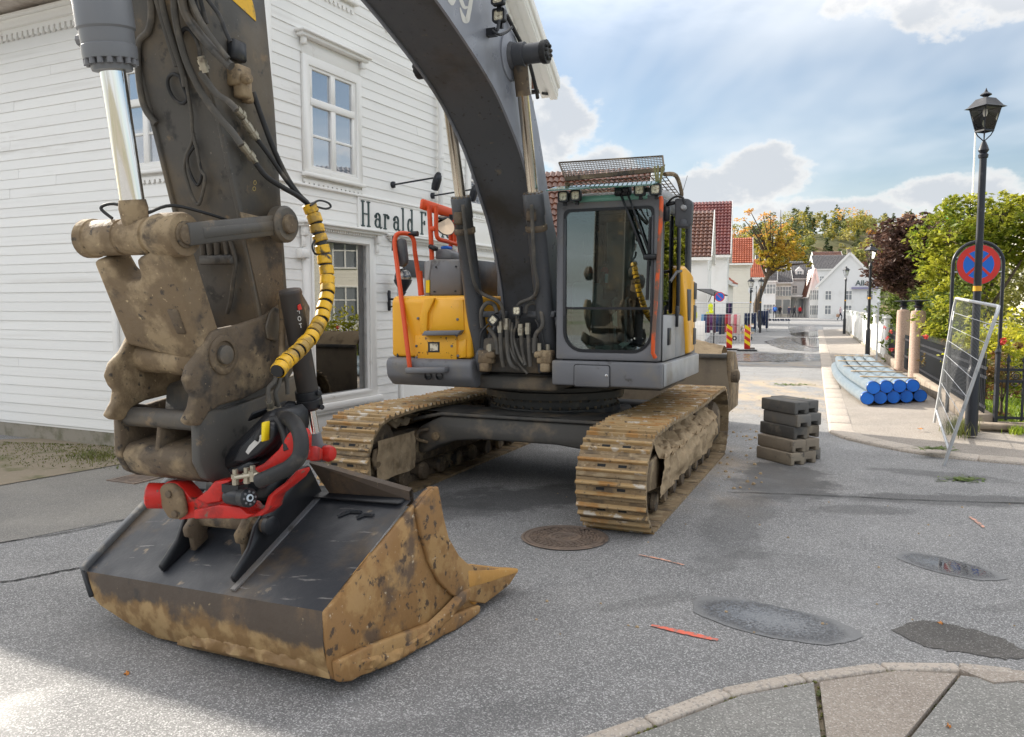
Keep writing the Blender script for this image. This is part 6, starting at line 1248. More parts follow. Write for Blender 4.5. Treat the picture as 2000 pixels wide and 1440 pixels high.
# shell: top plate, heel, floor; the left end is cut back towards the floor
prof = [(D_[0]+.02, D_[1]+.01, 0), ((A_[0]+D_[0])/2, (A_[1]+D_[1])/2, 0), (A_[0], A_[1], 0), (A_[0]-.012, .25, .02), (-.035, .16, .16), (-.02, .08, .38), (.01, .01, .62), (.12, -.045, .66), (.35, -.07, .60), (.62, -.09, .45), (1.02, -.10, .25), (1.30, -.05, .1), (1.55, .02, .05)]
P = []
nW = 30
for i in range(nW+1):
    t = i/nW; row = []
    for (b, n, c) in prof: w = t*(W_-c) if t > .0 else 0; row.append(BK(b, .015+w*.985+(.16*t*max(0, (b-A_[0])/(D_[0]-A_[0])) if n > .3 else 0), n))
    P.append(row)
shp = MB().grid([r[:3] for r in P]); shp.build('back_plate', bucket_in, bk, recalc=False)
MB().grid([r[2:7] for r in P]).build('heel_plate', bucket_heel, bk, recalc=False, smooth=50)
MB().grid([r[6:] for r in P]).build('floor_plate', bucket_out, bk, recalc=False, smooth=50)
pl_ = [P[-1][k] for k in range(len(prof))]
MB().add(pl_, [tuple(range(len(pl_)))]).build('end_plate', bucket_heel, bk)
tipl = [bz(*p) for p in ((906, 1103), (960, 1106), (1002, 1116), (988, 1138), (960, 1160), (930, 1174))]
lipn = [(tipl[0][0], tipl[0][1]-.02), (tipl[1][0], tipl[1][1]-.01), tipl[2], (tipl[3][0], tipl[3][1]), (1.50, -.02), (1.3, .02)]
MB().prism([(1.15, .10), (1.42, .10), (1.80, .045), (1.79, .01), (1.66, -.02), (1.25, -.03)], FN, -.030, W_-.05).build('cutting_edge', lip_m, bk, bevel=.012)
MB().prism([(1.18, .22), (1.52, .13), (1.80, .05), (1.79, .02), (1.45, .06), (1.18, .10)], FN, -.042, .06).build('lip_corner', lip_m, bk, bevel=.012, seg=2)
# rim rails of the top plate
r1 = [P[-1][2], P[-1][0]]; dirr = (r1[1]-r1[0]).normalized()
MB().bar(r1[0]-dirr*.02+Vector((0, 0, .015)), r1[1]+dirr*.35+Vector((0, 0, .015)), .035, .06).build('rim_rail', pm('rim_grey', (.16, .165, .17), [((.35, .32, .27), 9, 6, .5, .7)], rough=.4), bk, bevel=.006)
MB().bar(P[-1][2]+Vector((0, 0, .01)), P[-1][4]*.5+P[-1][3]*.5, .04, .03).build('corner_bar', black_m, bk, bevel=.006)
# stiffening beam and fin along the top edge
u_, v_ = D_
MB().prism([(u_-.06, v_+.002), (u_+.10, v_+.045), (u_+.10, v_-.05)], FN, .05, W_-.1).build('top_tube', black_m, bk, bevel=.01)
def BP(b, w, h):                                             # point on the back plate: b along slope 0..1, w across, h above it
    q_ = Vector((D_[0]-A_[0], D_[1]-A_[1])); n_ = Vector((-q_.y, q_.x)).normalized(); return BK(A_[0]+q_.x*b+n_.x*h, w, A_[1]+q_.y*b+n_.y*h)
mb = MB(); mb.add([BP(1.02, .02, 0), BP(1.02, .62, 0), BP(1.05, .70, .22), BP(1.05, .02, .045)], [(0, 1, 2, 3)]); mb.add([BP(1.06, .02, 0), BP(1.06, .62, 0), BP(1.09, .70, .22), BP(1.09, .02, .045)], [(3, 2, 1, 0)]); mb.add([BP(1.05, .70, .22), BP(1.05, .02, .045), BP(1.09, .02, .045), BP(1.09, .70, .22)], [(0, 1, 2, 3)])
mb.build('gusset', bucket_heel, bk)
# hitch brackets on the plate: long side cheek, pin, forked claws
ck = [(.10, .0), (.10, .05), (.30, .10), (.42, .17), (.55, .20), (.72, .21), (.95, .25), (1.05, .20), (1.05, .0)]
def cheek(w0, w1, pts, nm, m): return MB().prism(pts, lambda u, v, w: BP(u, w, v), w0, w1).build(nm, m, bk, bevel=.008)
cheek(.70, .735, ck, 'bracket_cheek', black_m); cheek(1.30, 1.335, ck, 'bracket_cheek', black_m)
MB().prism([(.04, .0), (.04, .012), (.98, .012), (.98, 0)], lambda u, v, w: BP(u, w, v), .665, .70).build('bracket_flange', grey_p, bk)
MB().cyl(BP(.48, .68, .14), BP(.48, 1.36, .14), .040, 20).build('hitch_pin', mudsteel, bk, smooth=40)
claw = [(.30, .02), (.34, .10), (.31, .12), (.33, .17), (.44, .20), (.56, .22), (.60, .14), (.52, .10), (.46, .06), (.44, .02)]
for w0 in (.77, 1.20): cheek(w0, w0+.045, claw, 'claw', mudsteel)
MB().lathe([(.055, 0), (.055, .03), (.045, .036)], BP(.48, .665, .14), BP(.48, .5, .14)-BP(.48, .665, .14), 20).build('pin_cap', black_m, bk, smooth=40)
MB().lathe([(.012, 0), (.016, .01), (.016, .04), (.01, .05)], BP(.55, 1.02, .26), BP(.2, 1.0, .20)-BP(.55, 1.02, .26), 10).build('nipple', brass, bk)
MB().prism([(.62, .20), (.72, .30), (1.0, .34), (1.05, .2), (.9, .12)], lambda u, v, w: BP(u, w, v), .76, 1.30).build('coupler_body', black_m, bk, bevel=.03)
MB().cyl(BP(.78, .80, .26), BP(.92, 1.2, .36), .16, 24).build('rotor_drum', black_m, bk, smooth=40)
for (u0, v0, u1, v1) in ((.80, .30, .86, .24), (.86, .24, .86, .16), (.80, .16, .84, .12), (.84, .12, .84, .06)): MB().bar(BP(u0, v0+.12, .006), BP(u1, v1+.12, .006), .022, .012).build('weld_letter', bucket_in, bk)

# clay caked along the worn lower edge of the near side and in the corner of the heel
mudgrid('mud', bk, lambda u, v: (BK(-.01+1.28*u, -.060, -.10*math.sin(math.pi*min(1, u*1.15))+.015+.10*v), toL(HB-wv)-toL(HB)), 90, 11, .020, 13.0, bucket_out, .03)
mudgrid('mud', bk, lambda u, v: (BK(-.030+.015*v, .02+1.15*u, .00+.12*v), toL(HB-bv)-toL(HB)), 90, 11, .016, 14.0, bucket_heel, .03)

# remains of painted letters on the stick, lettering on the tilt cylinder
pal = pm('faded_paint', (.50, .38, .14), rough=.7)
for (x, y, rx, ry) in ((498, 357, 2.6, 4.2), (496.5, 369, 2.8, 4.0)): MB().tube([Tl(x+rx*math.cos(k*.63), y+ry*math.sin(k*.63), .2275) for k in range(11)], .0016, 5).build('painted_letter', pal, stick)
wl_ = pm('cylinder_letter', (.62, .60, .56), rough=.6)
ca, cb_ = Tl(566, 566, .40), Tl(622, 884, .40); cq = (cb_-ca).normalized(); cs = Vector((.82, -.57, 0)); cs = (cs-cq*cs.dot(cq)).normalized(); ct = cs.cross(cq)
def onc(s_, t_): return ca+cq*s_+(cs*math.cos(t_)+ct*math.sin(t_))*.0595
MB().tube([onc(.150+.012*math.cos(k*.63), .10+.14*math.sin(k*.63)) for k in range(11)], .0022, 5).build('cylinder_letter', wl_, tl)
MB().tube([onc(.178, -.02), onc(.178, .22)], .0022, 5).tube([onc(.178, .10), onc(.200, .10)], .0022, 5).build('cylinder_letter', wl_, tl)
MB().tube([onc(.108, .0), onc(.108, .20), onc(.124, .20)], .0022, 5).build('cylinder_letter', wl_, tl)

# ================================================================== RIGHT-HAND PAVEMENT: lamps, signs, fences, pipes, blocks
def street_lamp(loc, H, label, rz=0.3, band=True, grp='black lantern street lamps'):
    e = empty('street_lamp', loc, rz, label, 'street lamp', grp)
    MB().lathe([(.085, 0), (.085, .9), (.075, .93), (.06, .96), (.055, 1.0)], (0, 0, 0), (0, 0, 1), 14).build('base', black_iron, e, smooth=40)
    MB().lathe([(.055, .95), (.046, H-.95), (.06, H-.94), (.065, H-.90), (.045, H-.88), (.07, H-.84), (.05, H-.78), (.025, H-.72)], (0, 0, 0), (0, 0, 1), 14).build('pole', black_iron, e, smooth=40)
    z0, z1 = H-.58, H-.27; a, b = .078, .135
    mb = MB()
    for sx, sy in ((-1, -1), (1, -1), (1, 1), (-1, 1)):
        mb.bar((sx*a, sy*a, z0), (sx*b, sy*b, z1), .012, .012); mb.tube([(sx*a, sy*a, z0), (sx*.055, sy*.055, z0-.06), (0, 0, H-.72)], .008, 6)
    for s in (a, b):
        z = z0 if s == a else z1
        for p, q_ in (((-s, -s), (s, -s)), ((s, -s), (s, s)), ((s, s), (-s, s)), ((-s, s), (-s, -s))): mb.bar((*p, z), (*q_, z), .018, .022)
    mb.build('lantern_frame', black_iron, e)
    for k in range(4):
        a0 = k*math.pi/2; Rm = Matrix.Rotation(a0, 3, 'Z'); MB().add([Rm @ Vector(p) for p in ((-a, -a, z0), (a, -a, z0), (b, -b, z1), (-b, -b, z1))], [(0, 1, 2, 3)]).build('pane', clearglass, e, recalc=False)
    r = MB(); r.add([(-.185, -.185, z1), (.185, -.185, z1), (.185, .185, z1), (-.185, .185, z1), (-.15, -.15, z1+.025), (.15, -.15, z1+.025), (.15, .15, z1+.025), (-.15, .15, z1+.025), (-.085, -.085, z1+.125), (.085, -.085, z1+.125), (.085, .085, z1+.125), (-.085, .085, z1+.125)], [(3, 2, 1, 0)]+[(i, (i+1) % 4, 4+(i+1) % 4, 4+i) for i in range(4)]+[(4+i, 4+(i+1) % 4, 8+(i+1) % 4, 8+i) for i in range(4)]+[(8, 9, 10, 11)])
    r.lathe([(.04, z1+.125), (.03, z1+.15), (.075, z1+.175), (.07, z1+.185), (.025, z1+.215), (.010, z1+.25), (.003, z1+.27)], (0, 0, 0), (0, 0, 1), 14); r.build('lantern_roof', black_iron, e)
    MB().lathe([(.02, z0+.20), (.03, z0+.24), (.028, z0+.29), (.01, z0+.30)], (0, 0, 0), (0, 0, 1), 12).build('bulb', pm('bulb%d' % len(MATS), (.8, .75, .66), rough=.3), e, smooth=60)
    if band: MB().lathe([(.056, 2.03), (.056, 2.10)], (0, 0, 0), (0, 0, 1), 14, closed=False).build('number_band', pm('band%d' % len(MATS), (.72, .36, .02), rough=.5), e)
    return e
lp0 = G(1896, 850, .1); street_lamp(lp0, 4.80, 'tall black lantern street lamp beside the leaning mesh barrier')
street_lamp(Vector((12.95, 29.6, .1)), 4.05, 'black street lamp at the near end of the white picket fence', .2)
street_lamp(Vector((20.6, 50.5, .1)), 4.2, 'black street lamp at the far end of the white picket fence', .2)
street_lamp(Vector((14.2, 48.6, 0)), 3.55, 'black street lamp beside the round S shop sign', .2); street_lamp(Vector((16.9, 55.5, 0)), 3.75, 'black street lamp behind the round S shop sign', .2)

# no-stopping sign in its black hoop
sY = 13.7; sp = at(1911, 517, sY); sr_ = .335
sg = empty('no_stopping_sign', (sp.x, sp.y, .1), R(-14), 'round blue no stopping sign with red cross in black hoop', 'traffic sign')
zc = sp.z-.1
def disc(r0, r1, y, mat, nm, a0=0, a1=360, n=40, th=.003):
    mb = MB(); k = n+1; vs = []
    for i in range(k):
        a = R(a0+(a1-a0)*i/n); vs += [(r0*math.cos(a), y, zc+r0*math.sin(a)), (r1*math.cos(a), y, zc+r1*math.sin(a))]
    mb.add(vs, [(2*i, 2*i+1, 2*i+3, 2*i+2) for i in range(n)]); return mb.build(nm, mat, sg)
MB().lathe([(sr_, -.005), (sr_, .012), (.001, .012)], (0, 0, zc), (0, 1, 0), 40).build('plate', grey_p, sg)
disc(.235, sr_-.006, -.008, sign_red, 'red_ring')
MB().lathe([(.236, 0), (.001, .0)], (0, -.0075, zc), (0, -1, 0), 40, closed=False).build('blue_field', sign_blue, sg)
for a in (45, 135): MB().box((0, -.0095, zc), (.47, .003, .042), Matrix.Rotation(R(a), 3, 'Y')).build('cross_bar', sign_red, sg)
rr = sr_+.045; MB().tube([(-rr, .02, 0), (-rr, .02, zc)]+[(rr*math.cos(R(a)), .02, zc+rr*math.sin(R(a))) for a in range(170, 9, -10)]+[(rr, .02, zc), (rr, .02, 0)], .03, 10).build('hoop', black_iron, sg, smooth=60)
for sx in (-1, 1):
    for dz_ in (-.12, .12): MB().box((sx*(sr_+.01), .015, zc+dz_), (.07, .02, .02)).build('clip', galv, sg)

# leaning construction fence panel
P1, P2 = Vector((6.60, 12.62, .1)), Vector((5.22, 9.72, .0)); nr = Vector((.9, -.434, 0))
bp1 = tag(empty('construction_barrier', P2), 'galvanised mesh construction barrier leaning on the lamp post', 'barrier')
T1, T2 = P1+nr*.22+Vector((0, 0, 1.94)), P2+nr*.50+Vector((0, 0, 1.92)); OFF = P2
q1, q2, w1, w2 = [p-OFF for p in (P1, P2, T1, T2)]
MB().tube([q1, q1+(w1-q1)*.93, w1+(w2-w1)*.02, w1+(w2-w1)*.05]+[w2+(w1-w2)*.04, w2+(w1-w2)*.01, w2+(q2-w2)*.03, w2+(q2-w2)*.08, q2], .021, 10).build('frame_tube', galv, bp1, smooth=60)
MB().tube([q1+(w1-q1)*.10-(q2-q1).normalized()*.15, q2+(w2-q2)*.10], .018, 8).build('bottom_tube', galv, bp1)
for k in range(8): t = .10+.9*(k/8)+.0; MB().tube([q1+(w1-q1)*t, q2+(w2-q2)*t], .0040, 5).build('horizontal_wire', galv, bp1)
for i in range(1, 34): t = i/34; MB().tube([q1+(q2-q1)*t+(w1+(w2-w1)*t-q1-(q2-q1)*t)*.10, w1+(w2-w1)*t], .0019, 4).build('vertical_wire', wire_m, bp1)
MB().add([w1+(q1-w1)*.10+(q2-q1)*.02, w1+(q1-w1)*.10+(q2-q1)*.07, w1+(q1-w1)*.17+(q2-q1)*.07, w1+(q1-w1)*.17+(q2-q1)*.02], [(0, 1, 2, 3)]).build('tag_plate', sign_white, bp1)
# narrow glazed notice frame further up
nf = at(1712, 700, 21.5); e = empty('notice_frame', (nf.x, nf.y, .1), R(66), 'narrow grey framed notice panel standing before the rose fence', 'notice panel')
MB().ring(rrect(-.45, .15, .45, 1.95, .05, 3), rrect(-.40, .20, .40, 1.90, .03, 3), lambda u, v, w: Vector((u, w, v)), -.02, .02).build('frame', galv, e); MB().prism(rect(-.40, .2, .40, 1.2), lambda u, v, w: Vector((u, w, v)), -.006, .006).build('panel', pm('pale_panel', (.50, .62, .68), rough=.4), e)
for x in (-.42, .42): MB().box((x, 0, .08), (.05, .05, .17)).build('foot', galv, e)

# iron railing on its stone base
FU = Vector((.362, 1, 0)).normalized()
def fpt(Y, z): return Vector((fenceX(Y), Y, z))
rail_f = empty('iron_railing', fpt(12.0, .1), 0, 'dark iron railing with spear tops along the garden', 'fence'); OF = fpt(12.0, .1)
barm = MB().lathe([(.012, 0), (.012, .84)], (0, 0, 0), (0, 0, 1), 6).add([(-.024, 0, .86), (0, -.008, .86), (.024, 0, .86), (0, .008, .86), (0, 0, .98), (0, 0, .82)], [(0, 1, 4), (1, 2, 4), (2, 3, 4), (3, 0, 4), (1, 0, 5), (2, 1, 5), (3, 2, 5), (0, 3, 5)]).mesh('bar', black_iron)
Y = 12.1; 
while Y < 26.5:
    if not (19.3 < Y < 22.3):
        o = link('bar', barm, rail_f); o.location = fpt(Y, .30)-OF; o.rotation_euler = (0, 0, R(70))
    Y += .115
for ya, yb in ((12.0, 19.3), (22.3, 26.6)):
    for z in (.42, .86, 1.00): MB().bar(fpt(ya, z)-OF, fpt(yb, z)-OF, .014, .045).build('rail', black_iron, rail_f)
    MB().bar(fpt(ya, .20)-OF, fpt(yb, .20)-OF, .26, .24).build('stone_base', weathered, rail_f, bevel=.02)
MB().bar(fpt(19.3, .55)-OF, fpt(22.3, .55)-OF, .03, .05).bar(fpt(19.3, 1.0)-OF, fpt(22.3, 1.0)-OF, .03, .05).build('gate_rail', black_iron, rail_f)
for k in range(14):
    Yg = 19.5+k*.2; MB().bar(fpt(Yg, .2)-OF, fpt(Yg, 1.12)-OF, .018, .018).build('gate_bar', black_iron, rail_f)
# front railing with scrolls, turning right at the corner
FV = Vector((.93, -.36, 0)).normalized(); c0_ = fpt(12.0, .1)+Vector((.12, -.05, 0))
sc_f = empty('scroll_railing', c0_, 0, 'iron garden railing with scroll panels at the right edge', 'fence')
MB().bar(Vector((0, 0, -.1)), Vector((0, 0, 1.12)), .05, .05).lathe([(.04, 1.12), (.045, 1.15), (.02, 1.2), (.005, 1.28)], (0, 0, 0), (0, 0, 1), 10).build('corner_post', black_iron, sc_f)
for i in range(18):
    o = link('bar', barm, sc_f); o.location = FV*(.14+.20*i)+Vector((0, 0, .14)); o.scale = (1.6, 1.6, 1.02)
    cc = FV*(.24+.20*i)+Vector((0, 0, .80)); sp_ = [cc+FV*(.065*(1-k/26)*math.cos(k*.55))+Vector((0, 0, .065*(1-k/26)*math.sin(k*.55))) for k in range(24)]
    MB().tube(sp_, .008, 5).tube([cc+FV*.06+Vector((0, 0, .10)), cc+Vector((0, 0, .14)), cc-FV*.05+Vector((0, 0, .12)), cc-FV*.03+Vector((0, 0, .09))], .007, 5, sub=4).tube([cc+FV*.06+Vector((0, 0, -.10)), cc+Vector((0, 0, -.15)), cc-FV*.05+Vector((0, 0, -.13)), cc-FV*.02+Vector((0, 0, -.10))], .007, 5, sub=4).build('scroll', black_iron, sc_f)
for z in (.18, .72, .89): MB().bar(Vector((0, 0, z)), FV*3.8+Vector((0, 0, z)), .016, .04).build('rail', black_iron, sc_f)
MB().bar(Vector((-.25, .05, .06)), FV*4+Vector((0, 0, .06)), .30, .10).bar(Vector((-.2, .05, -.04)), FV*4+Vector((0, 0, -.04)), .22, .10).build('stone_base', weathered, sc_f, bevel=.02)
for Yp, lab in ((22.35, 'pink granite gate pillar with iron cap, farther of the two'), (19.35, 'pink granite gate pillar with iron cap, nearer of the two')):
    p = fpt(Yp, .1)+Vector((-.05, 0, 0)); e = empty('gate_pillar', p, 0, lab, 'gate pillar', 'granite gate pillars')
    MB().lathe([(.19, 0), (.19, .1), (.175, .12), (.165, 1.62), (.15, 1.68), (.08, 1.70)], (0, 0, 0), (0, 0, 1), 20).build('shaft', redgranite, e, smooth=40)
    MB().lathe([(.09, 1.69), (.07, 1.75), (.12, 1.80), (.07, 1.84), (.10, 1.90), (.24, 1.92), (.24, 1.94), (.02, 1.95)], (0, 0, 0), (0, 0, 1), 18).build('iron_cap', black_iron, e, smooth=40)
# white picket fence beyond the railing
pf = empty('picket_fence', fpt(27.4, .1), 0, 'white wooden picket fence with square posts along the pavement', 'fence'); OP = fpt(27.4, .1)
pick = MB(); pick.add([(-.045, -.011, 0), (.045, -.011, 0), (.045, .011, 0), (-.045, .011, 0), (-.045, -.011, .98), (.045, -.011, .98), (.045, .011, .98), (-.045, .011, .98), (0, -.011, 1.05), (0, .011, 1.05)], [(3, 2, 1, 0), (0, 1, 5, 8, 4), (2, 3, 7, 9, 6), (1, 2, 6, 5), (3, 0, 4, 7), (5, 6, 9, 8), (7, 4, 8, 9)]); pick_m = pick.mesh('picket', white)
Y = 27.5; i = 0
while Y < 58:
    o = link('picket', pick_m, pf); o.location = fpt(Y, .16)-OP; o.rotation_euler = (0, 0, R(70)); o.scale = (1.15, 1, 1.0+.10*abs(math.sin(Y*1.3)))
    Y += .135; i += 1
for k in range(8):
    Yp = 27.4+k*4.3; MB().box(fpt(Yp, .78)-OP, (.16, .16, 1.36)).box(fpt(Yp, 1.48)-OP, (.24, .24, .05)).box(fpt(Yp, 1.53)-OP, (.18, .18, .05)).build('fence_post', white, pf, bevel=.01)
for z in (.45, .95): MB().bar(fpt(27.4, z)-OP+Vector((.03, 0, 0)), fpt(57.5, z)-OP+Vector((.03, 0, 0)), .04, .08).build('rail', white, pf)
MB().bar(fpt(27.4, .08)-OP, fpt(57.5, .08)-OP, .2, .18).build('footing', found, pf)

# blue-capped pipe bundle
pdir = Vector((math.sin(R(18.0)), math.cos(R(18.0)), 0)); pr_ = .118
b0_ = G(1694, 775, .22); rows = [[(1694, 775.5), (1719.5, 774.5), (1745, 773.3), (1770.5, 772), (1797.5, 770.5)], [(1706, 755), (1731, 753), (1757, 752), (1783, 751)]]
for r_i, row in enumerate(rows):
    for k, (x, y) in enumerate(row):
        st_ = G(x, y, .1+pr_+r_i*pr_*1.72); Lp = 8.3; z_ = .1+pr_+r_i*pr_*1.72+.002
        st_ = G(x, y, z_)-Vector((0, 0, .025))
        pts = []
        for i in range(13):
            t = i/12; bow = -.16*math.sin(math.pi*t*.95)*(1-.10*k); rise = .0
            pts.append(pdir*(Lp*t)+Vector((pdir.y, -pdir.x, 0))*bow)
        lab = ['leftmost', 'second from left', 'middle', 'second from right', 'rightmost'][k] if r_i == 0 else ['leftmost', 'second from left', 'third from left', 'rightmost'][k]
        e = empty('pipe', st_, 0, 'blue-capped grey pipe, %s of the %s row in the bundle' % (lab, 'bottom' if r_i == 0 else 'top'), 'pipe', 'blue capped pipes stacked on the pavement')
        MB().tube(pts, pr_, 20, caps=True).build('tube', pipe_m, e, smooth=60)
        MB().lathe([(pr_+.003, .10), (pr_+.004, .0), (pr_-.004, -.012), (pr_-.012, -.012), (pr_-.016, -.006), (.001, -.006)], (0, 0, 0), pdir, 24, closed=False).build('cap', blue_cap, e, smooth=40)
        MB().lathe([(pr_+.005, .02), (pr_+.0055, -.002), (pr_-.003, -.013), (pr_-.003, -.004)], (0, 0, 0), pdir, 24, closed=False).build('collar', black_m, e, smooth=40)
zt = .1+pr_*2+pr_*1.72+.004; side_v = Vector((pdir.y, -pdir.x, 0)); m0 = G(1744, 753, zt-.12)
for i, tt in enumerate((.55, 1.9, 3.4, 5.2, 7.4)):
    c_ = Vector((m0.x, m0.y, zt-.011))+pdir*(tt)+side_v*(-.16*math.sin(math.pi*tt/8.3*.95)*.85)
    o = MB().bar(side_v*-.50, side_v*.50, .06, .022).build('timber_batten', timber, None, bevel=.003); o.location = c_; o.rotation_euler = (0, 0, random.uniform(-.03, .03))
    tag(o, 'raw timber batten lying across the pipe bundle, %s from its blue caps' % ['first', 'second', 'third', 'fourth', 'fifth'][i], 'batten', 'battens strapped across the pipes')

# stack of recycled barrier feet
def block_mesh():
    L_, w_, h_ = .62, .215, .150; mb = MB()
    pr2 = [(-w_/2, 0), (-.05, 0), (-.05, .05), (.05, .05), (.05, 0), (w_/2, 0), (w_/2, h_), (-w_/2, h_)]
    mb.prism(pr2, lambda u, v, w: Vector((u, w, v)), -L_/2, L_/2); return mb.mesh('barrier_block', rubber_blk, bevel=.012, seg=2)
bm_ = block_mesh(); bm2 = bm_.copy(); bm2.materials[0] = rubber_tan; bdir = Vector((-.40, .917, 0)); ba = math.atan2(.40, .917); bc0 = G(1547, 911, 0)+bdir*.31+Vector((.917, .40, 0))*.10
names_r = ['bottom', 'second', 'middle', 'fourth', 'top']
for i in range(5):
    for j in range(2):
        o = link('barrier_block', bm2 if i < 2 or (i == 2 and j) else bm_); sx = Vector((.917, .40, 0)); off = [(.0, 0), (.03, .02), (.10, .06), (.115, .05), (.10, .09)][i]
        o.location = bc0+sx*(.225*j+off[0]+random.uniform(-.012, .012))+bdir*(off[1]+random.uniform(-.02, .02)+(.05 if j else 0))+Vector((0, 0, .152*i+.001)); o.rotation_euler = (0, 0, ba+random.uniform(-.03, .03))
        tag(o, 'grey recycled barrier foot, %s block of the %s layer in the stack' % (['near', 'far'][j], names_r[i]), 'barrier foot', 'barrier feet stacked on the asphalt')
o = link('barrier_block', bm_); o.location = bc0+Vector((.917, .40, 0))*.47+bdir*.22+Vector((0, 0, .001)); o.rotation_euler = (0, 0, ba-.05); tag(o, 'single grey barrier foot standing on the asphalt behind the stack', 'barrier foot', 'barrier feet stacked on the asphalt')

# spare digging bucket standing behind the machine
sbk = empty('spare_bucket', (2.72, 12.6, 0), R(-23), 'spare brown steel bucket standing behind the tracks with sand in it', 'bucket')
MB().prism([(-1.5, .02), (.62, .02), (.66, .5), (.60, 1.18), (-1.5, 1.18)], lambda u, v, w: Vector((u, w, v)), -.03, .03).build('back_sheet', pm('spare_steel', (.20, .155, .105), [((.12, .095, .07), 2, 6, .45, .7), (SAND, 9, 6, .62, .8)], rough=.8, bump=.3), sbk, bevel=.01)
MB().prism([(-.0, .3), (.9, .3), (1.0, .8), (.55, 1.2), (-.05, 1.24)], YZ, .60, .66).build('side_sheet', mudlink, sbk, bevel=.012)
MB().lathe([(.10, 0), (.10, .10), (.06, .12)], (.66, .1, .85), (1, 0, 0), 18).build('boss', mudsteel, sbk, smooth=40)
MB().bar((-1.5, -.05, 1.16), (.60, -.05, 1.16), .08, .06).build('rim', under_m, sbk, bevel=.008)
mudgrid('sand', sbk, lambda u, v: (Vector((-1.45+1.95*u, .05+.85*v, 1.16+.26*math.sin(math.pi*min(1, v*1.2))*(1-.5*u**4))), ZUP), 40, 20, .03, 4)

# ================================================================== TREES AND GARDEN
def leaf_cloud(mb, c, rad, n, size, shell=.55, flat=.5):
    for i in range(n):
        while True:
            v = Vector((random.uniform(-1, 1), random.uniform(-1, 1), random.uniform(-1, 1)))
            if shell*random.random() < v.length < 1: break
        p = c+Vector((v.x*rad[0], v.y*rad[1], v.z*rad[2])); s = size*random.uniform(.6, 1.35)
        a = Vector((random.gauss(0, 1), random.gauss(0, 1), random.gauss(0, flat))).normalized(); b = a.cross(Vector((random.gauss(0, 1), random.gauss(0, 1), random.gauss(0, 1)))).normalized()
        mb.add([p-a*s, p-a*s*.1+b*s*.42, p+a*s, p-a*s*.1-b*s*.42], [(0, 1, 2, 3)])
def tree(name, base, label, blobs, nl, size, mat, trunk=.14, cat='tree', group=None, forks=True, clump=.30, per=34, bmat=bark, trunk_top=None, path=None):
    """blobs: (centre, radii) world; leaves sit in small clumps spread through each blob"""
    e = empty(name, base, 0, label, cat, group); B = Vector(base); mb = MB(); tw = MB()
    vol = sum(r[0]*r[1]*r[2] for c, r in blobs)
    zt = trunk_top or min(c.z-r[2]*.3 for c, r in blobs)-B.z
    cen = sum((c for c, r in blobs), Vector())/len(blobs)-B
    path = path or [Vector((0, 0, -.05)), Vector((cen.x*.1, cen.y*.1, zt*.5)), Vector((cen.x*.35, cen.y*.35, zt))]
    pts = spline(path, 5); m = len(pts); tw.tube(pts, [trunk*(1.25-.65*i/(m-1)) for i in range(m)], 9)
    for c, r in blobs:
        if forks:
            end = c-B; st = pts[-1] if random.random() < .6 else pts[-2-int(random.random()*3)]
            mid = (st+end)*.5+Vector((random.gauss(0, .1), random.gauss(0, .1), .12))*r[0]; br = spline([st, mid, end], 4); tw.tube(br, [trunk*.5*(1-.75*i/(len(br)-1)) for i in range(len(br))], 6)
            for k in range(5):
                d_ = Vector((random.gauss(0, 1), random.gauss(0, 1), random.gauss(.2, .8))).normalized(); tw.tube([end, end+Vector((d_.x*r[0], d_.y*r[1], d_.z*r[2]))*.8], [trunk*.16, trunk*.04], 5)
        nn = max(8, int(nl*r[0]*r[1]*r[2]/vol)); k = max(1, nn//per)
        for i in range(k):
            while True:
                v = Vector((random.uniform(-1, 1), random.uniform(-1, 1), random.uniform(-1, 1)))
                if .35 < v.length < 1: break
            q_ = (c-B)+Vector((v.x*r[0], v.y*r[1], v.z*r[2])); rc = clump*min(r)*random.uniform(.6, 1.5); leaf_cloud(mb, q_, (rc, rc, rc*.7), per, size)
    tw.build('trunk', bmat, e, smooth=60); mb.build('crown', mat, e, recalc=False); return e
lf_green = leafmat('leaf_green', (.12, .175, .018), (.42, .41, .04), .5, 1.1); lf_lime = leafmat('leaf_lime', (.30, .34, .025), (.52, .46, .04), .5, 2)
lf_dark = leafmat('leaf_dark', (.065, .105, .022), (.18, .22, .04), .4, 1.3); lf_purple = leafmat('leaf_purple', (.060, .030, .026), (.17, .095, .068), .35, 1.6)
lf_yel = leafmat('leaf_yellow', (.42, .34, .02), (.55, .42, .04), .5, 2); lf_autumn = leafmat('leaf_autumn', (.55, .25, .05), (.68, .42, .10), .5, .45); lf_mix = leafmat('leaf_mixed', (.20, .24, .025), (.58, .36, .05), .5, .35)
lf_rust = leafmat('leaf_rust', (.24, .11, .04), (.14, .13, .04), .4, 3); lf_olive = leafmat('leaf_olive', (.20, .22, .06), (.37, .33, .10), .4, .12); lf_pine = leafmat('leaf_pine', (.065, .090, .038), (.13, .155, .055), .3, .12)
lf_gold = leafmat('leaf_gold', (.30, .26, .04), (.42, .36, .06), .4, .12)
W3 = lambda x, y, Y: at(x, y, Y)
tag(sheet('lawn', [fpt(12.3, .12)+Vector((.3, .0, 0)), Vector((9, 11.2, .12)), Vector((30, 6, .12)), Vector((60, 20, .12)), Vector((50, 60, .12)), fpt(60, .12)+Vector((.4, 0, 0))], lawn_m), None, kind='structure')
def lawnp():
    while True:
        p = Vector((random.uniform(7.4, 16), random.uniform(9.5, 20), .12))
        if p.x > fenceX(p.y)+.3 and p.y > 12.0-.387*(p.x-7.2)+.15: return p
grass('lawn_grass', lawnp, 22000, .10, grass_y, .5, .010)
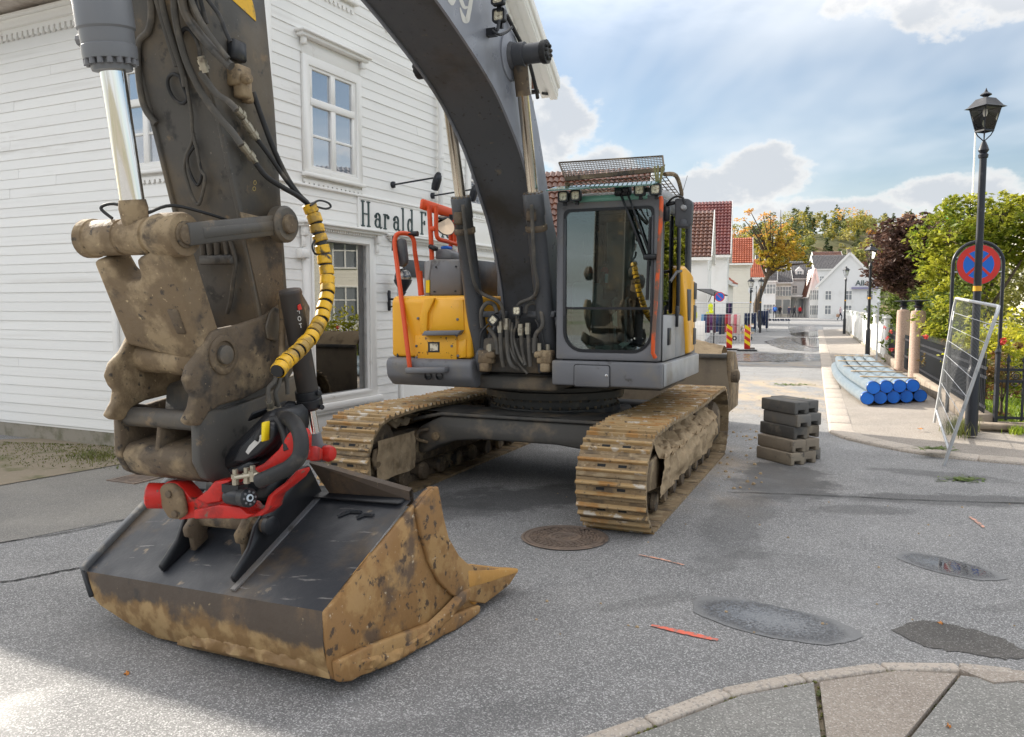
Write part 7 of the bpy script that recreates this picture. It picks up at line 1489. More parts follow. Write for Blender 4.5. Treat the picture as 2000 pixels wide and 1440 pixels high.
grass('railing_weeds', lambda: G(random.gauss(1875, 14), random.gauss(843, 5), .1), 500, .20, grass_m, .5, .005); grass('railing_weeds', lambda: G(random.gauss(1985, 8), random.gauss(846, 2), .1), 160, .12, grass_y)
# big lime-green tree over the railing
gY = 25.0
tree('garden_tree', (W3(1905, 600, gY).x, gY, .1), 'tall bright green tree behind the no stopping sign',
     [(W3(1850, 470, gY), (1.01, 1.08, 1.22)), (W3(1870, 560, gY-.4), (0.94, 0.94, 1.08)), (W3(1900, 430, gY+.3), (1.22, 1.22, 0.81)), (W3(1955, 420, gY), (1.08, 1.08, 0.68)), (W3(1935, 480, gY+.5), (1.22, 1.22, 0.94)), (W3(1990, 460, gY), (1.08, 1.08, 1.08)), (W3(1880, 510, gY+.3), (1.08, 1.08, 0.94)), (W3(1835, 600, gY-.5), (0.68, 0.81, 0.81)), (W3(1845, 530, gY), (0.74, 0.81, 0.81)), (W3(2040, 440, gY), (1.22, 1.22, 1.08)), (W3(1900, 610, gY+.5), (0.94, 0.81, 0.81))], 13500, .092, lf_green, .13, clump=.24, per=22)
pY = 31.0
tree('copper_tree', (W3(1770, 600, pY).x, pY, .1), 'dark purple leaved tree behind the garden hedge',
     [(W3(1745, 490, pY), (1.0, 1.0, 1.0)), (W3(1780, 470, pY), (1.1, 1, 1.0)), (W3(1765, 535, pY), (1.2, 1.1, .9)), (W3(1810, 480, pY+.5), (.9, 1, 1.1)), (W3(1725, 530, pY), (.7, .8, .8)), (W3(1790, 440, pY), (.7, .7, .6)), (W3(1745, 450, pY), (.6, .6, .5)), (W3(1800, 530, pY), (.9, 1, .9))], 11000, .100, lf_purple, .16, clump=.26, per=24)
def bush(name, label, px, Y, rad, n, size, mat, grp=None):
    p = W3(*px, Y); p.x = max(p.x, fenceX(Y)+rad[0]*.75+.1); base = Vector((p.x, Y, .1)); blobs = []
    for i in range(5): blobs.append((Vector((p.x+random.uniform(-.5, .5)*rad[0], Y+random.uniform(-.4, .4)*rad[0], .1+rad[1]*random.uniform(.35, .8))), (rad[0]*.55, rad[0]*.55, rad[1]*.42)))
    return tree(name, base, label, blobs, n, size, mat, .03, 'bush', grp, clump=.4, trunk_top=rad[1]*.25)
bush('garden_bush', 'dark green bush beside the notice panel', (1735, 600), 26, (1.5, 2.5), 5200, .075, lf_dark, 'bushes behind the railing')
bush('garden_bush', 'dark green bush over the granite pillars', (1790, 600), 24.5, (1.4, 2.4), 5200, .072, lf_dark, 'bushes behind the railing')
bush('garden_bush', 'dark green bush at the near end of the picket fence', (1690, 600), 33, (1.5, 2.7), 4600, .085, lf_dark, 'bushes behind the railing')
bush('garden_bush', 'mid green bush under the bright green tree', (1840, 620), 19, (.9, 1.9), 3200, .06, lf_green, 'bushes behind the railing')
bush('garden_bush', 'yellow green low bush at the right edge', (1985, 640), 17.5, (1.4, 1.5), 3600, .065, lf_lime, 'bushes behind the railing')
bush('garden_bush', 'yellow green bush behind the barrier mesh', (1930, 650), 15.5, (.9, 1.35), 3200, .055, lf_lime, 'bushes behind the railing')
bush('garden_bush', 'pale olive bush before the far garden house', (1995, 560), 26, (1.6, 3.2), 3200, .085, lf_olive, 'bushes behind the railing')
bush('rose_bush', 'leggy rose bush with reddish leaves by the barrier', (1890, 700), 13.0, (.5, 1.15), 900, .045, lf_rust, 'plants along the railing')
bush('rose_bush', 'small lime shrub poking through the railing', (1813, 700), 16.4, (.42, .75), 620, .05, lf_yel, 'plants along the railing')
bush('rose_bush', 'brownish shrub at the foot of the pillars', (1782, 700), 18.2, (.55, .95), 1300, .045, lf_rust, 'plants along the railing')
bush('rose_bush', 'green rose leaves beside the notice panel', (1730, 680), 21.0, (.5, .9), 700, .045, lf_dark, 'plants along the railing')
bush('hedge_bush', 'rounded dark shrub at the foot of the far picket post', (1648, 630), 49, (.8, 1.0), 700, .09, lf_dark, 'shrubs by the far pavement')
ros = pm('rose_petals', (.62, .06, .05), rough=.6)
for i, (x, y, Y) in enumerate(((1728, 640, 20.6), (1733, 660, 20.4), (1741, 683, 20.0), (1807, 658, 16.2), (1958, 668, 12.6), (1960, 665, 12.6), (1740, 648, 20.3))):
    p = W3(x, y, Y); mb = MB(); leaf_cloud(mb, Vector(), (.05, .05, .05), 22, .03); o = mb.build('rose', ros, recalc=False); o.location = p; tag(o, 'red rose bloom on the railing plants', 'flower', 'red roses on the railing')

# leaning autumn street tree
tb = Vector((26.4, 86, 0))
tp_ = [Vector((0, 0, -.1)), W3(1478, 600, 86)-tb, W3(1490, 560, 86)-tb, W3(1508, 520, 86)-tb]
bl_ = [((1500, 505), (1.7, 1.6, 1.0)), ((1530, 500), (1.9, 1.8, 1.1)), ((1485, 490), (1.2, 1.2, .8)), ((1560, 495), (1.5, 1.4, .8)), ((1540, 470), (1.6, 1.5, 1.0)), ((1510, 475), (1.4, 1.2, .9)), ((1580, 515), (1.0, 1.0, .5)), ((1520, 520), (1.4, 1.4, .7))]
at_ = tree('autumn_tree', tb, 'leaning street tree with golden and orange autumn leaves', [(W3(*c, 86), r) for c, r in bl_], 4300, .17, lf_mix, .34, path=tp_, clump=.26, per=20)
mb = MB(); tw = MB()
for (x, y, r) in ((1470, 440, 1.0), (1450, 425, .8), (1490, 420, 1.0), (1455, 450, .7), (1480, 460, .9), (1500, 445, .9), (1510, 430, .7), (1465, 412, .6), (1520, 455, .9)):
    c = W3(x, y, 86)-tb; tw.tube(spline([tp_[-1], (tp_[-1]+c)*.5+Vector((0, 0, .5)), c], 4), [.14, .12, .1, .09, .08, .06, .05, .04, .03], 5)
    for k in range(4): leaf_cloud(mb, c+Vector((random.gauss(0, r*.5), random.gauss(0, r*.5), random.gauss(0, r*.35))), (r*.5, r*.5, r*.25), 13, .15)
for (x, y) in ((1525, 410), (1505, 415)): tw.tube([tp_[-1], W3(x, y+40, 86)-tb, W3(x, y, 86)-tb], [.12, .07, .02], 5)
tw.build('branches', bark, at_, smooth=60); mb.build('upper_crown', lf_autumn, at_, recalc=False)

# wooded hill behind the town
def hz_(X, Y): 
    a = math.atan2(X, Y); px = 1000+FPX*math.tan(a); t = max(0, min(1, (Y-175)/90)); t = t*t*(3-2*t)
    sky_y = 1000
    return t*(19+7*max(0, min(1, (px-1500)/350))+3*math.sin(px*.013)+2*math.sin(Y*.05))*(1 if px > 1380 else max(0, (px-1250)/130))
P = [[Vector((X, Y, hz_(X, Y)-.2)) for X in range(-60, 421, 12)] for Y in range(170, 421, 10)]
tag(MB().grid(P).build('hill', pm('hill_ground', (.10, .10, .04), [((.17, .13, .06), .05, 5, .45, .6)], rough=.95), recalc=False, smooth=80), None, kind='structure')
fm = [MB(), MB(), MB(), MB()]
for i in range(560):
    Y = random.uniform(195, 330); px = random.uniform(1400, 2120); X = (px-1000)/FPX*Y; z = hz_(X, Y)
    if z < 2: continue
    k = random.choices((0, 1, 2, 3), (5, 4, 2, 1))[0]; h = random.uniform(4.5, 9.5); base = Vector((X, Y, z-.5)); r = h*random.uniform(.20, .34)
    if k == 0:
        for j in range(7): t = j/6; leaf_cloud(fm[0], base+Vector((0, 0, h*(.28+.70*t))), (r*(1.05-.8*t), r*(1.05-.8*t), h*.10), 20, .50, flat=.3)
    else:
        for j in range(6): leaf_cloud(fm[k], base+Vector((random.gauss(0, r*.45), random.gauss(0, r*.45), h*random.uniform(.35, .9))), (r*.6, r*.6, r*.5), 24, .48)
for m_, mt, nm in zip(fm, (lf_pine, lf_olive, lf_gold, lf_autumn), ('pine_wood', 'leafy_wood', 'golden_wood', 'autumn_wood')):
    tag(m_.build(nm, mt, recalc=False), None, kind='stuff')

# ================================================================== HOUSES
def tiles(mb, o, ux, up, w, L, pitch_w=.23, pitch_l=.34, amp=.035):
    """pantile slope: o lower left corner, ux along the eave, up along the slope"""
    nx = max(4, int(w/pitch_w))*4; ny = max(2, int(L/pitch_l)); nrm = ux.cross(up).normalized()
    if nrm.z < 0: nrm = -nrm
    for j in range(ny):
        P = []
        for (t, lift) in ((0, .05), (1.03, .0)):
            P.append([o+ux*(w*i/nx)+up*(L*(j+t)/ny)+nrm*(lift+.03+amp*math.sin(i/4*2*math.pi)) for i in range(nx+1)])
        mb.grid(P)
        lo = [o+ux*(w*i/nx)+up*(L*j/ny)+nrm*(.0+amp*math.sin(i/4*2*math.pi)) for i in range(nx+1)]; mb.grid([P[0], lo])
def window_part(parent, c, ux, w, h, trim=trimw, cross=True, nm='window'):
    nrm = Vector((ux.y, -ux.x, 0)); up = Vector((0, 0, 1)); F = lambda u, v, o: c+ux*u+up*v+nrm*o; t = .07
    f = MB().ring(rect(-w/2-t, -t, w/2+t, h+t), rect(-w/2, 0, w/2, h), F, -.02, .05).build(nm, trim, parent)
    MB().prism(rect(-w/2, 0, w/2, h), F, -.02, .004).build('pane', farglass, f)
    if cross: MB().prism(rect(-.035, 0, .035, h), F, .004, .03).prism(rect(-w/2, h*.62-.03, -.035, h*.62+.03), F, .004, .025).prism(rect(.035, h*.62-.03, w/2, h*.62+.03), F, .004, .025).build('glazing_bar', trim, f)
    return f
def lapboard(name, base):
    m = pm(name, base, [((base[0]*.85, base[1]*.84, base[2]*.82), .7, 5, .5, .8)], rough=.6); t = m.node_tree; b = t.nodes['Principled BSDF']
    tc = N(t, 'ShaderNodeTexCoord'); sp = N(t, 'ShaderNodeSeparateXYZ'); t.links.new(tc.outputs['Object'], sp.inputs[0]); fr = wmath(t, 'FRACT', wmath(t, 'MULTIPLY', sp.outputs[2], 1/.15))
    bp = N(t, 'ShaderNodeBump'); bp.inputs['Distance'].default_value = .03; bp.inputs['Strength'].default_value = .8; bp.invert = True; t.links.new(fr, bp.inputs['Height']); t.links.new(bp.outputs[0], b.inputs['Normal']); return m
lapw, lapc = lapboard('far_lapboard', (.80, .80, .78)), lapboard('far_lapboard_cream', (.76, .72, .62))
def building(name, label, corner, rot, w, dp, eave, ridge, axis, roofm, wallm=None, wins=(), swins=(), ov=.35, barge=True, grp=None, chimney=None, fronts=()):
    """corner: ground point of the front left corner; local x runs along the front, y away from the street side seen"""
    e = empty(name, corner, rot, label, 'house', grp); wallm = wallm or lapw
    w_ = MB()
    if axis == 'x':
        prof = [(0, 0), (dp, 0), (dp, eave), (dp/2, ridge), (0, eave)]; w_.prism(prof, YZ, 0, w)
    else:
        prof = [(0, 0), (w, 0), (w, eave), (w/2, ridge), (0, eave)]; w_.prism(prof, XZ, 0, dp)
    w_.build('wall', wallm, e)
    rf = MB(); tk = MB(); X, Yv = Vector((1, 0, 0)), Vector((0, 1, 0))
    half = (dp if axis == 'x' else w)/2; sl = (ridge-eave)/half; Ls = math.hypot(half+ov, (half+ov)*sl); zl = eave-ov*sl+.05
    if axis == 'x':
        u1 = Vector((0, half+ov, (half+ov)*sl)).normalized(); u2 = Vector((0, -(half+ov), (half+ov)*sl)).normalized()
        sides = [(Vector((-ov*.6, -ov, zl)), X, u1, w+ov*1.2), (Vector((-ov*.6, dp+ov, zl)), X, u2, w+ov*1.2)]
    else:
        u1 = Vector((half+ov, 0, (half+ov)*sl)).normalized(); u2 = Vector((-(half+ov), 0, (half+ov)*sl)).normalized()
        sides = [(Vector((-ov, -ov*.6, zl)), Yv, u1, dp+ov*1.2), (Vector((w+ov, -ov*.6, zl)), Yv, u2, dp+ov*1.2)]
    for o, ux, up, ww in sides:
        tiles(rf, o, ux, up, ww, Ls); nn = ux.cross(up).normalized(); nn = nn if nn.z > 0 else -nn
        tk.add([o-nn*.02, o+ux*ww-nn*.02, o+ux*ww+up*Ls-nn*.02, o+up*Ls-nn*.02, o-nn*.12, o+ux*ww-nn*.12, o+ux*ww+up*Ls-nn*.12, o+up*Ls-nn*.12], [(0,1,2,3),(7,6,5,4),(0,4,5,1),(1,5,6,2),(2,6,7,3),(3,7,4,0)])
    r_ = rf.build('roof', roofm, e, recalc=False); tk.build('roof_deck', trimw, r_)
    if barge:
        bg = MB()
        for o, ux, up, ww in sides:
            for q_ in (o, o+ux*ww): bg.bar(q_+Vector((0, 0, -.05)), q_+up*Ls+Vector((0, 0, -.05)), .05, .28)
            if axis == 'x' or True: bg.bar(o+Vector((0, 0, -.10)), o+ux*ww+Vector((0, 0, -.10)), .08, .16)
        bg.build('barge_board', trimw, r_)
    for (x, z, ww, hh) in wins: window_part(e, Vector((x, 0, z)), X, ww, hh)
    for (y, z, ww, hh) in swins: window_part(e, Vector((w, y, z)), Yv, ww, hh)
    for fn in fronts: fn(e)
    if chimney: MB().box((chimney[0], chimney[1], ridge+.3), (.6, .6, 1.3)).box((chimney[0], chimney[1], ridge+.98), (.75, .75, .12)).build('chimney', found, r_)
    return e
def leftX(Y): return {45: 10.75, 55: 14.45, 77: 22.4}.get(Y, -.35+.37*(Y-17))
def rowhouse(name, label, Y, w, dp, eave, ridge, roofm, wallm=None, wins=(), swins=(), **kw):
    c = Vector((leftX(Y), Y, 0))-Vector((math.cos(R(15.5)), -math.sin(R(15.5)), 0))*w
    return building(name, label, c, R(-15.5), w, dp, eave, ridge, 'x', roofm, wallm, wins, swins, **kw)
rowhouse('row_house', 'white house with brown tiled roof seen behind the cab', 30.5, 9, 6.5, 4.2, 7.4, tile_dk, None, [(6, 1, 1, 1.3)], [(2, 1, 1, 1.5), (4.5, 1, 1, 1.5)], grp='white houses along the left side of the street')
rowhouse('row_house', 'white gabled house with dark brown tiles, smaller and nearer one', 45, 8, 6.2, 4.75, 7.3, tile_dk, wallw, [(6.6, 1.0, .9, 1.5)], [(1.5, 1, 1.2, 1.6), (4.2, 1, 1.2, 1.6), (3, 4.0, .9, 1.2)], grp='white houses along the left side of the street')
rowhouse('row_house', 'tall white house with wine red tiled roof', 55, 9, 8.2, 5.5, 9.2, tile_rd, wallw, [], [(2, 1, 1.2, 1.6), (5, 1, 1.2, 1.6), (2, 3.7, 1, 1.3), (5, 3.7, 1, 1.3)], grp='white houses along the left side of the street')
c_ = Vector((leftX(62.5), 62.5, 0))-VS*4.6
building('annex_house', 'low cream annex with sloping roof under the orange roof', c_, R(-20), 4.6, 5, 3.7, 5.4, 'y', tile_or, lapc, [], [], .3, grp='white houses along the left side of the street')
rowhouse('row_house', 'small house with bright orange tiled roof', 77, 7, 6, 6.0, 8.3, tile_or, lapc, [], [(2, 1, 1, 1.5)], grp='white houses along the left side of the street')
# houses closing the far end of the street
FR = R(-14)
def far(name, label, x0, x1, yb, Y, ye, yr, axis, roofm, wallm=None, dp=9, wins=0, rows=((.15, .6),), rot=FR, chim=None, ww=.9, wh=1.3, fronts=()):
    a, b = at(x0, yb, Y), at(x1, yb, Y); w = (b-a).length/math.cos(rot)*.98; ez = at(x0, ye, Y).z; rz = at(x0, yr, Y+(dp/2 if axis == 'x' else 0)).z
    wl = []
    for (fz, _) in rows:
        for i in range(wins): wl.append((w*(i+.5)/wins, ez*fz, ww*.85, wh))
    e = building(name, label, Vector((a.x, Y, 0)), rot, w, dp, ez, rz, axis, roofm, wallm, wl, [(2, 1, .9, 1.3), (5, 1, .9, 1.3)], .35, grp='houses at the far end of the street', chimney=chim, fronts=fronts); return e, w
def shopglz(parent, w, z0, z1, n, m=farglass):
    for i in range(n): window_part(parent, Vector((w*(i+.5)/n, 0, z0)), Vector((1, 0, 0)), w/n*.8, z1-z0, cross=False, nm='shop_window')
e, w = far('far_house', 'pale house with slate roof half hidden by the autumn tree', 1478, 1512, 612, 118, 545, 500, 'x', slate, wallw, 8, 3, ((.1, 0), (.62, 0)))
e, w = far('far_house', 'cream shop house with slate roof and open shop front', 1511, 1542, 612, 122, 550, 525, 'x', slate, lapc, 8, 3, ((.60, 0),)); shopglz(e, w, .5, 2.6, 2)
e, w = far('far_house', 'white shop house with dormer and long canopy', 1540, 1582, 612, 124, 542, 512, 'x', slate, wallw, 9, 2, ((.60, 0),), ww=.7, wh=1.1); shopglz(e, w, .5, 2.7, 3); MB().box((w/2, -.8, 3.1), (w+.2, 1.6, .35)).build('canopy', trimw, e, bevel=.05)
MB().prism([(w*.45-.6, 5.8), (w*.45+.6, 5.8), (w*.45+.6, 7.0), (w*.45, 7.6), (w*.45-.6, 7.0)], XZ, .6, 2.6).build('dormer', trimw, e); window_part(e, Vector((w*.45, .59, 6.0)), Vector((1, 0, 0)), .6, .9)
e, w = far('far_house', 'narrow white gabled house with brown roof between the shops', 1581, 1597, 612, 116, 560, 525, 'y', tile_dk, wallw, 8, 2, ((.1, 0), (.58, 0)), ww=.6)
e, w = far('far_house', 'white house with orange roof edge and lettered shop front', 1597, 1700, 612, 108, 556, 496, 'y', tile_or, wallw, 10, 3, ((.14, 0), (.56, 0)), rot=R(-24), ww=.8, wh=1.1)
glyph('shop_lettering', 'Alle Te', letter_m, .95, Matrix.Translation((w*.60, -.06, 4.35)) @ Matrix.Rotation(R(90), 4, 'X') @ Matrix.Shear('XZ', 4, (.25, 0)) if False else Matrix.Translation((w*.60, -.06, 4.35)) @ Matrix.Rotation(R(90), 4, 'X'), e, .02)
MB().box((w*.75, -.25, 4.0), (w*.42, .5, .25)).build('shop_awning', pm('awning_violet', (.26, .25, .38), rough=.7), e)
far('far_house', 'long dark slate roofed house above the shops', 1590, 1665, 600, 140, 524, 500, 'x', slate, wallw, 10, 3, ((.7, 0),), chim=(6, 5), ww=.7, wh=1.0); far('far_house', 'upper house with brown roof among the hill trees', 1590, 1640, 590, 165, 512, 493, 'x', tile_dk, lapc, 9, 3, ((.6, 0),))
far('far_house', 'red roofed house behind the leaning tree trunk', 1462, 1490, 600, 100, 540, 508, 'x', tile_or, wallw, 8, 1)
# white garden house to the right, across from the shop
building('garden_house', 'white house standing in the garden behind the bright green tree', Vector((18.5, 30.5, 0)), R(-70), 13, 8, 5.2, 8.6, 'x', slate, lapboard('garden_lapboard', (.80, .76, .66)), [(2, 1.2, 1.0, 1.5), (5, 1.2, 1.0, 1.5), (8, 1.2, 1.0, 1.5), (11, 1.2, 1.0, 1.5), (2, 3.6, 1, 1.2), (5, 3.6, 1, 1.2), (8, 3.6, 1, 1.2), (11, 3.6, 1, 1.2)], [(2, 1.2, 1, 1.5), (5.5, 1.2, 1, 1.5)])
# flag poles
for (x, yt, yb, Y, lab) in ((1890, 255, 600, 40, 'tall white bare flagpole above the green tree'), (1833, 390, 600, 60, 'shorter white flagpole flying a green flag')):
    b, t = at(x, yb, Y), at(x+2, yt, Y); e = empty('flagpole', (b.x, Y, .1), 0, lab, 'flagpole', 'white flagpoles'); MB().tube([(0, 0, 0), (0, 0, t.z-.1)], [.06, .035], 8).lathe([(.05, 0), (.07, .05), (.03, .1)], (0, 0, t.z-.12), (0, 0, 1), 8).build('pole', trimw, e)
    if x == 1833: MB().grid([[Vector((.05+.14*i+.03*j, .06*math.sin(i*1.3+j*.5), t.z-.4-.17*j-.06*i)) for i in range(6)] for j in range(9)]).build('flag', pm('flag_green', (.10, .52, .10), rough=.7), e, recalc=False, smooth=80)

# ================================================================== STREET LIFE
def garment(parent, p, d, w, h, mat, th=.07):
    n = Vector((d.y, -d.x, 0)); F = lambda u, v, o: p+n*u+Vector((0, 0, v))+d*o
    MB().prism([(-w*.5, -h), (w*.5, -h), (w*.46, -h*.45), (w*.62, -h*.55), (w*.70, -h*.50), (w*.42, -.04), (.08, 0), (-.08, 0), (-w*.42, -.04), (-w*.70, -h*.50), (-w*.62, -h*.55), (-w*.46, -h*.45)], F, -th, th).build('garment', mat, parent, bevel=.01)
GC = [pm('cloth%d' % i, c, rough=.9) for i, c in enumerate(((.03, .05, .13), (.09, .02, .05), (.30, .02, .03), (.05, .06, .08), (.12, .25, .42), (.55, .45, .42), (.35, .10, .14), (.02, .03, .07), (.10, .03, .12), (.5, .12, .15), (.012, .02, .06)))]
def rack(label, x, y, Y, L, dirv, cols, h=1.45, H=.95):
    b = at(x, y, Y); b.z = 0; e = empty('clothes_rack', b, 0, label, 'clothes rack', 'clothes racks outside the shops'); d = dirv.normalized(); n = Vector((d.y, -d.x, 0))
    MB().tube([(0, 0, .08), Vector((0, 0, h)), d*L+Vector((0, 0, h)), d*L+Vector((0, 0, .08))], .018, 6).bar(-n*.25+Vector((0, 0, .07)), n*.25+Vector((0, 0, .07)), .03, .03).bar(d*L-n*.25+Vector((0, 0, .07)), d*L+n*.25+Vector((0, 0, .07)), .03, .03).build('frame', galv, e)
    for i, c in enumerate(cols): garment(e, d*(L*(i+.6)/(len(cols)+.2))+Vector((0, 0, h-.03)), d, .42, H*random.uniform(.85, 1.08), GC[c])
DX = Vector((.94, -.34, 0))
rack('long rack of navy, wine and striped clothes by the mesh barrier', 1369, 655, 42, 1.95, DX, (4, 0, 1, 8, 1, 0, 7, 3, 2, 6, 5, 9, 5))
rack('small rack of dark navy trousers under the lamp', 1453, 640, 52, .75, DX, (7, 10, 7, 10), 1.4, 1.0); rack('narrow rack of navy clothes nearest the shoe table', 1480, 640, 58, .7, DX, (10, 7, 10, 7), 1.5, 1.15)
rack('tall rack of dark scarves against the white wall', 1418, 640, 50, .35, DX, (3, 8, 10), 2.1, 1.3)
tb_ = at(1497, 640, 58); tb_.z = 0; e = empty('market_table', tb_, R(-20), 'folding table of shoes beside the navy clothes rack', 'table')
MB().box((.75, 0, .74), (1.7, .7, .04)).build('table_top', trimw, e)
for x in (.0, 1.5):
    for y in (-.28, .28): MB().bar((x, y, 0), (x, y, .72), .03, .03).build('leg', galv, e)
for i in range(9):
    o = MB().box((0, 0, .04), (.10, .26, .08)).box((0, .06, .10), (.09, .13, .08)).build('shoe', GC[random.choice((3, 7, 10, 1))], None, bevel=.02); o.location = tb_+Vector((.1+.17*i, -.04*i+random.uniform(-.1, .1), .762)); tag(o, 'dark shoe displayed on the folding market table', 'shoe', 'shoes on the market table')
tb2 = at(1432, 655, 44); tb2.z = 0; e = empty('bric_a_brac_cart', tb2, R(-20), 'low wheeled cart heaped with bric-a-brac behind the marker posts', 'cart')
MB().box((.5, 0, .40), (1.1, .6, .06)).build('bed', timber, e)
for x in (.1, .9): MB().lathe([(.12, -.03), (.12, .03)], (x, -.32, .12), (0, 1, 0), 14).build('wheel', black_m, e); MB().lathe([(.05, -.035), (.05, .035)], (x, -.32, .12), (0, 1, 0), 10).build('hub', trimw, e)
for i in range(16): MB().box((random.uniform(.0, 1.0), random.uniform(-.25, .25), .50+random.uniform(0, .35)), (random.uniform(.08, .25), random.uniform(.08, .2), random.uniform(.08, .22)), Matrix.Rotation(random.random(), 3, 'Z')).build('goods', random.choice((GC[5], trimw, GC[9], grey_p, timber, GC[2])), e, bevel=.02)
bn = at(1468, 640, 60); e = empty('litter_bin', (bn.x, 60, 0), 0, 'pale blue litter bin at the foot of the leaning tree', 'bin'); MB().box((0, 0, .55), (.6, .5, 1.1)).build('body', pm('bin_blue', (.45, .60, .70), rough=.5), e, bevel=.03); MB().box((0, 0, 1.13), (.66, .56, .06)).build('lid', grey_p, e, bevel=.01); MB().box((0, -.26, .95), (.4, .02, .14)).build('slot', black_m, e)
# marker boards on rubber feet
for i, (x, y, lab) in enumerate(((1424, 684, 'red and yellow striped marker post, left one beside the bucket'), (1459, 686, 'red and yellow striped marker post, right one at the barrier end'))):
    b = G(x, y); e = empty('marker_post', b, R(-14), lab, 'marker post', 'striped marker posts')
    MB().box((0, 0, .03), (.80, .38, .07)).build('foot', black_m, e, bevel=.02)
    bd = MB().box((0, 0, .55), (.24, .03, .94)).build('board', sign_red, e, bevel=.02)
    for k in range(3): z = .20+.30*k; MB().add([(-.115, -.017, z+.16), (.115, -.017, z-.0), (.115, -.017, z+.15), (-.115, -.017, z+.31)], [(0, 1, 2, 3)]).build('stripe', sign_yel, bd)
# upright construction barrier across the street side
b = G(1465, 684); e = empty('mesh_barrier', (b.x, b.y, 0), 0, 'upright galvanised mesh barrier across the pavement before the clothes rack', 'barrier'); dv = -DX*3.4+Vector((0, 0, 0))
MB().tube([(0, 0, .02), (0, 0, 1.9), Vector((0, 0, 2.0))+dv*.02, dv+Vector((0, 0, 2.0)), dv+Vector((0, 0, .02))], .022, 8).build('frame_tube', galv, e)
for k in range(5): MB().tube([Vector((0, 0, .2+.4*k)), dv+Vector((0, 0, .2+.4*k))], .006, 4).build('horizontal_wire', galv, e)
for k in range(1, 26): MB().tube([dv*(k/26)+Vector((0, 0, .1)), dv*(k/26)+Vector((0, 0, 2.0))], .003, 4).build('vertical_wire', galv, e)
MB().box((0, 0, .06), (.22, .62, .12)).build('foot', rubber_blk, e)
# no parking sign, round S sign
def roundsign(name, label, x, y, Y, r, face, ring, slash=None, txt=None):
    p = at(x, y, Y); e = empty(name, (p.x+.0, Y, 0), R(-10), label, 'sign'); z = p.z
    MB().tube([(-r if slash else r, .03, 0), (-r if slash else r, .03, z+r)], .03, 8).build('post', black_iron, e); MB().lathe([(r, -.01), (r, .02)], (0, 0, z), (0, 1, 0), 28).build('rim', ring, e); MB().lathe([(r*.82, 0), (r*.82, .004)], (0, -.011, z), (0, -1, 0), 28).build('face', face, e)
    if slash: MB().box((0, -.018, z), (r*1.6, .004, r*.16), Matrix.Rotation(R(45), 3, 'Y')).build('slash', slash, e)
    if txt: glyph('letter', txt, black_iron, r*1.5, Matrix.Translation((-r*.48, -.02, z-r*.52)) @ Matrix.Rotation(R(90), 4, 'X'), e)
roundsign('no_parking_sign', 'round blue no parking sign before the white row houses', 1405.5, 580, 40, .24, sign_blue, sign_red, sign_red)
roundsign('shop_sign', 'round white hanging sign with a black letter S', 1469, 567, 56, .28, sign_white, trimw, None, 'S')
aw = at(1372, 573, 44); e = empty('awning', (aw.x, 44, 0), R(-20), 'black folded awning on the dark tiled white house', 'awning'); MB().bar((0, .6, 2.75), (1.0, -.6, 2.4), .9, .05).bar((0, .6, 2.70), (1.0, -.6, 2.35), .05, .08).build('cloth', black_m, e); MB().bar((0.5, .0, 2.45), (.2, .9, 2.0), .03, .03).build('strut', black_m, e)
hv = pm('hi_vis', (.70, .78, .02), rough=.8)
for (x, y, Y) in ((1357, 616, 41), (1381, 618, 42), (1389, 612, 42), (1388, 600, 43)):
    p = at(x, y, Y); o = MB().box((0, 0, 0), (.24, .05, .30)).box((0, 0, .18), (.10, .05, .10)).build('hi_vis_vest', hv, None, bevel=.02); o.location = p; tag(o, 'bright yellow vest hanging above the long clothes rack', 'vest', 'yellow vests over the clothes rack')
wb = at(1358, 655, 41); e = MB().box((0, 0, .55), (.95, .06, 1.1)).box((-.4, 0, .05), (.1, .5, .1)).box((.4, 0, .05), (.1, .5, .1)).build('white_screen', trimw, None, bevel=.01); e.location = (wb.x, 41, 0); tag(e, 'white panel screen at the end of the clothes rack', 'screen')
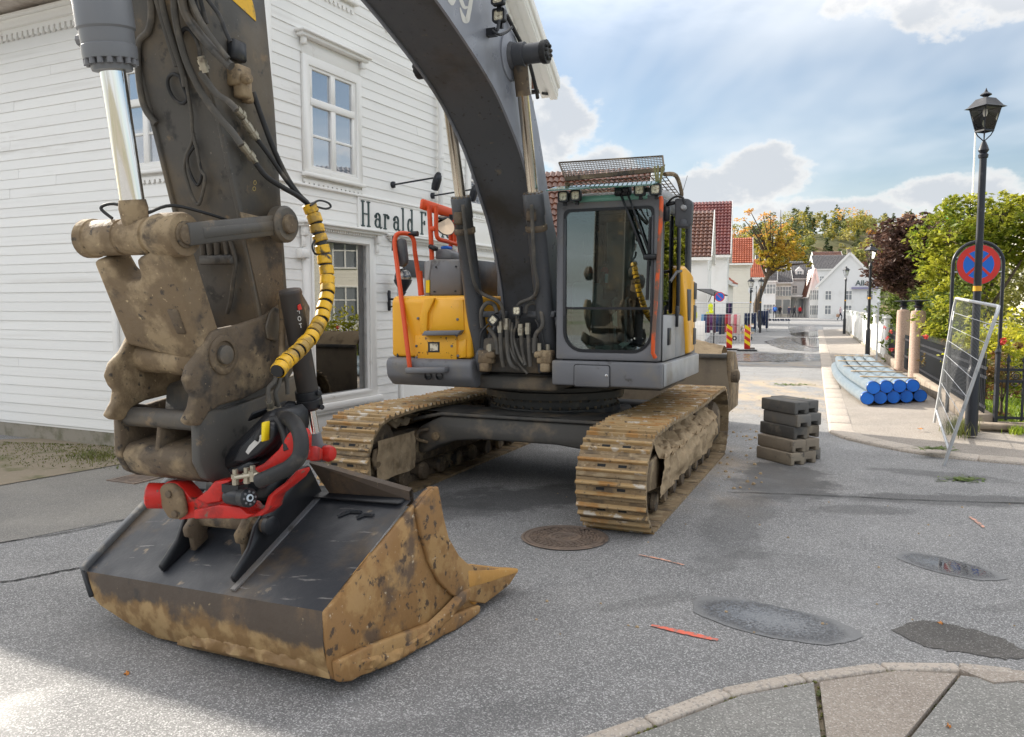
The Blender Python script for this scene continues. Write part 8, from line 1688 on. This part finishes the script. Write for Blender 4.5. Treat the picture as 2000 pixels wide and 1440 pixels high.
# people walking at the far end
def person(x, y, Y, H, top, leg, label, hair=(.05, .035, .025), rot=0, stride=.22, bag=None, lean=0, seated=False):
    p = at(x, y, Y); e = empty('person', (p.x, Y, 0 if not seated else 0), rot, label, 'person', 'people in the far street'); k = H/1.75
    J = [(0, 0, .95), (0, .0, 1.18), (0, 0, 1.42), (0, -.01, 1.53), (0, -.02, 1.66), (.19, 0, 1.40), (.25, .02, 1.14), (.24, -.10, .90), (-.19, 0, 1.40), (-.25, .02, 1.14), (-.24, .10, .90), (.09, 0, .90), (.10, -stride*.6, .50), (.10, -stride*.4, .08), (.10, -stride*.4-.14, .04), (-.09, 0, .90), (-.10, stride*.4, .50), (-.10, stride, .10), (-.10, stride-.10, .03)]
    E_ = [(0, 1), (1, 2), (2, 3), (3, 4), (2, 5), (5, 6), (6, 7), (2, 8), (8, 9), (9, 10), (0, 11), (11, 12), (12, 13), (13, 14), (0, 15), (15, 16), (16, 17), (17, 18)]
    Rr = [.15, .155, .15, .055, .105, .075, .055, .04, .075, .055, .04, .10, .07, .045, .045, .10, .07, .045, .045]
    me = bpy.data.meshes.new('person'); me.from_pydata([Vector(q_)*k for q_ in J], E_, []); ob = bpy.data.objects.new('tmp_person', me); COL.objects.link(ob)
    m_ = ob.modifiers.new('s', 'SKIN'); 
    for i, sv in enumerate(me.skin_vertices[0].data): r = Rr[i]*k; sv.radius = (r, r*.8); sv.use_root = (i == 0)
    ob.modifiers.new('u', 'SUBSURF').levels = 1
    dg = bpy.context.evaluated_depsgraph_get(); m2 = bpy.data.meshes.new_from_object(ob.evaluated_get(dg)); bpy.data.objects.remove(ob)
    ms = [pm('person_top%d' % len(MATS), top, rough=.9), pm('person_leg%d' % len(MATS), leg, rough=.9), pm('person_skin%d' % len(MATS), (.50, .30, .21), rough=.6), pm('person_hair%d' % len(MATS), hair, rough=.8), black_m]
    m2.materials.clear()
    for q_ in ms: m2.materials.append(q_)
    for pl_ in m2.polygons:
        c = pl_.center/k; pl_.material_index = 3 if c.z > 1.68 or (c.z > 1.58 and c.y > 0) else 2 if c.z > 1.50 or (abs(c.x) > .2 and c.z < .96) else 0 if c.z > .90 else 4 if c.z < .10 else 1; pl_.use_smooth = True
    link('body', m2, e)
    if bag: MB().box((0, .20*k, 1.22*k), (.28, .16, .42)).build('rucksack', pm('bag%d' % len(MATS), bag, rough=.8), e, bevel=.05)
    return e
person(1513, 618, 112, 1.82, (.03, .08, .42), (.02, .02, .03), 'person in blue jacket with blue rucksack walking away', rot=math.pi, bag=(.05, .22, .60))
person(1523.5, 612, 118, 1.75, (.02, .02, .025), (.03, .03, .03), 'person in black standing before the open shop front', (.4, .12, .10))
person(1541, 614, 114, 1.70, (.05, .05, .09), (.02, .02, .05), 'person in dark navy clothes mid street, walking away', rot=math.pi)
person(1551.5, 612, 118, 1.75, (.05, .06, .08), (.02, .02, .03), 'person in long dark grey coat by the glazed shop', rot=.6)
person(1562.5, 611, 118, 1.72, (.55, .02, .03), (.03, .03, .03), 'person in bright red jacket before the glazed shop', rot=.2)
person(1500, 616, 100, 1.45, (.10, .11, .16), (.12, .11, .10), 'person in grey blue jacket seated by the market table', stride=.35)
wm = person(1641, 622, 98, 1.72, (.55, .42, .44), (.03, .03, .05), 'person in pale pink jacket carrying a tan bag', (.35, .25, .18), rot=math.pi/2, stride=.4)
o = MB().box((0, 0, .0), (.34, .12, .34)).tube([(-.12, 0, .17), (0, 0, .32), (.12, 0, .17)], .012, 6).build('shopping_bag', pm('tan_bag', (.45, .27, .17), rough=.7), None, bevel=.03); o.location = wm.location+Vector((-.34, -.1, .56)); tag(o, 'tan shopping bag hanging from the pink jacketed person', 'bag')
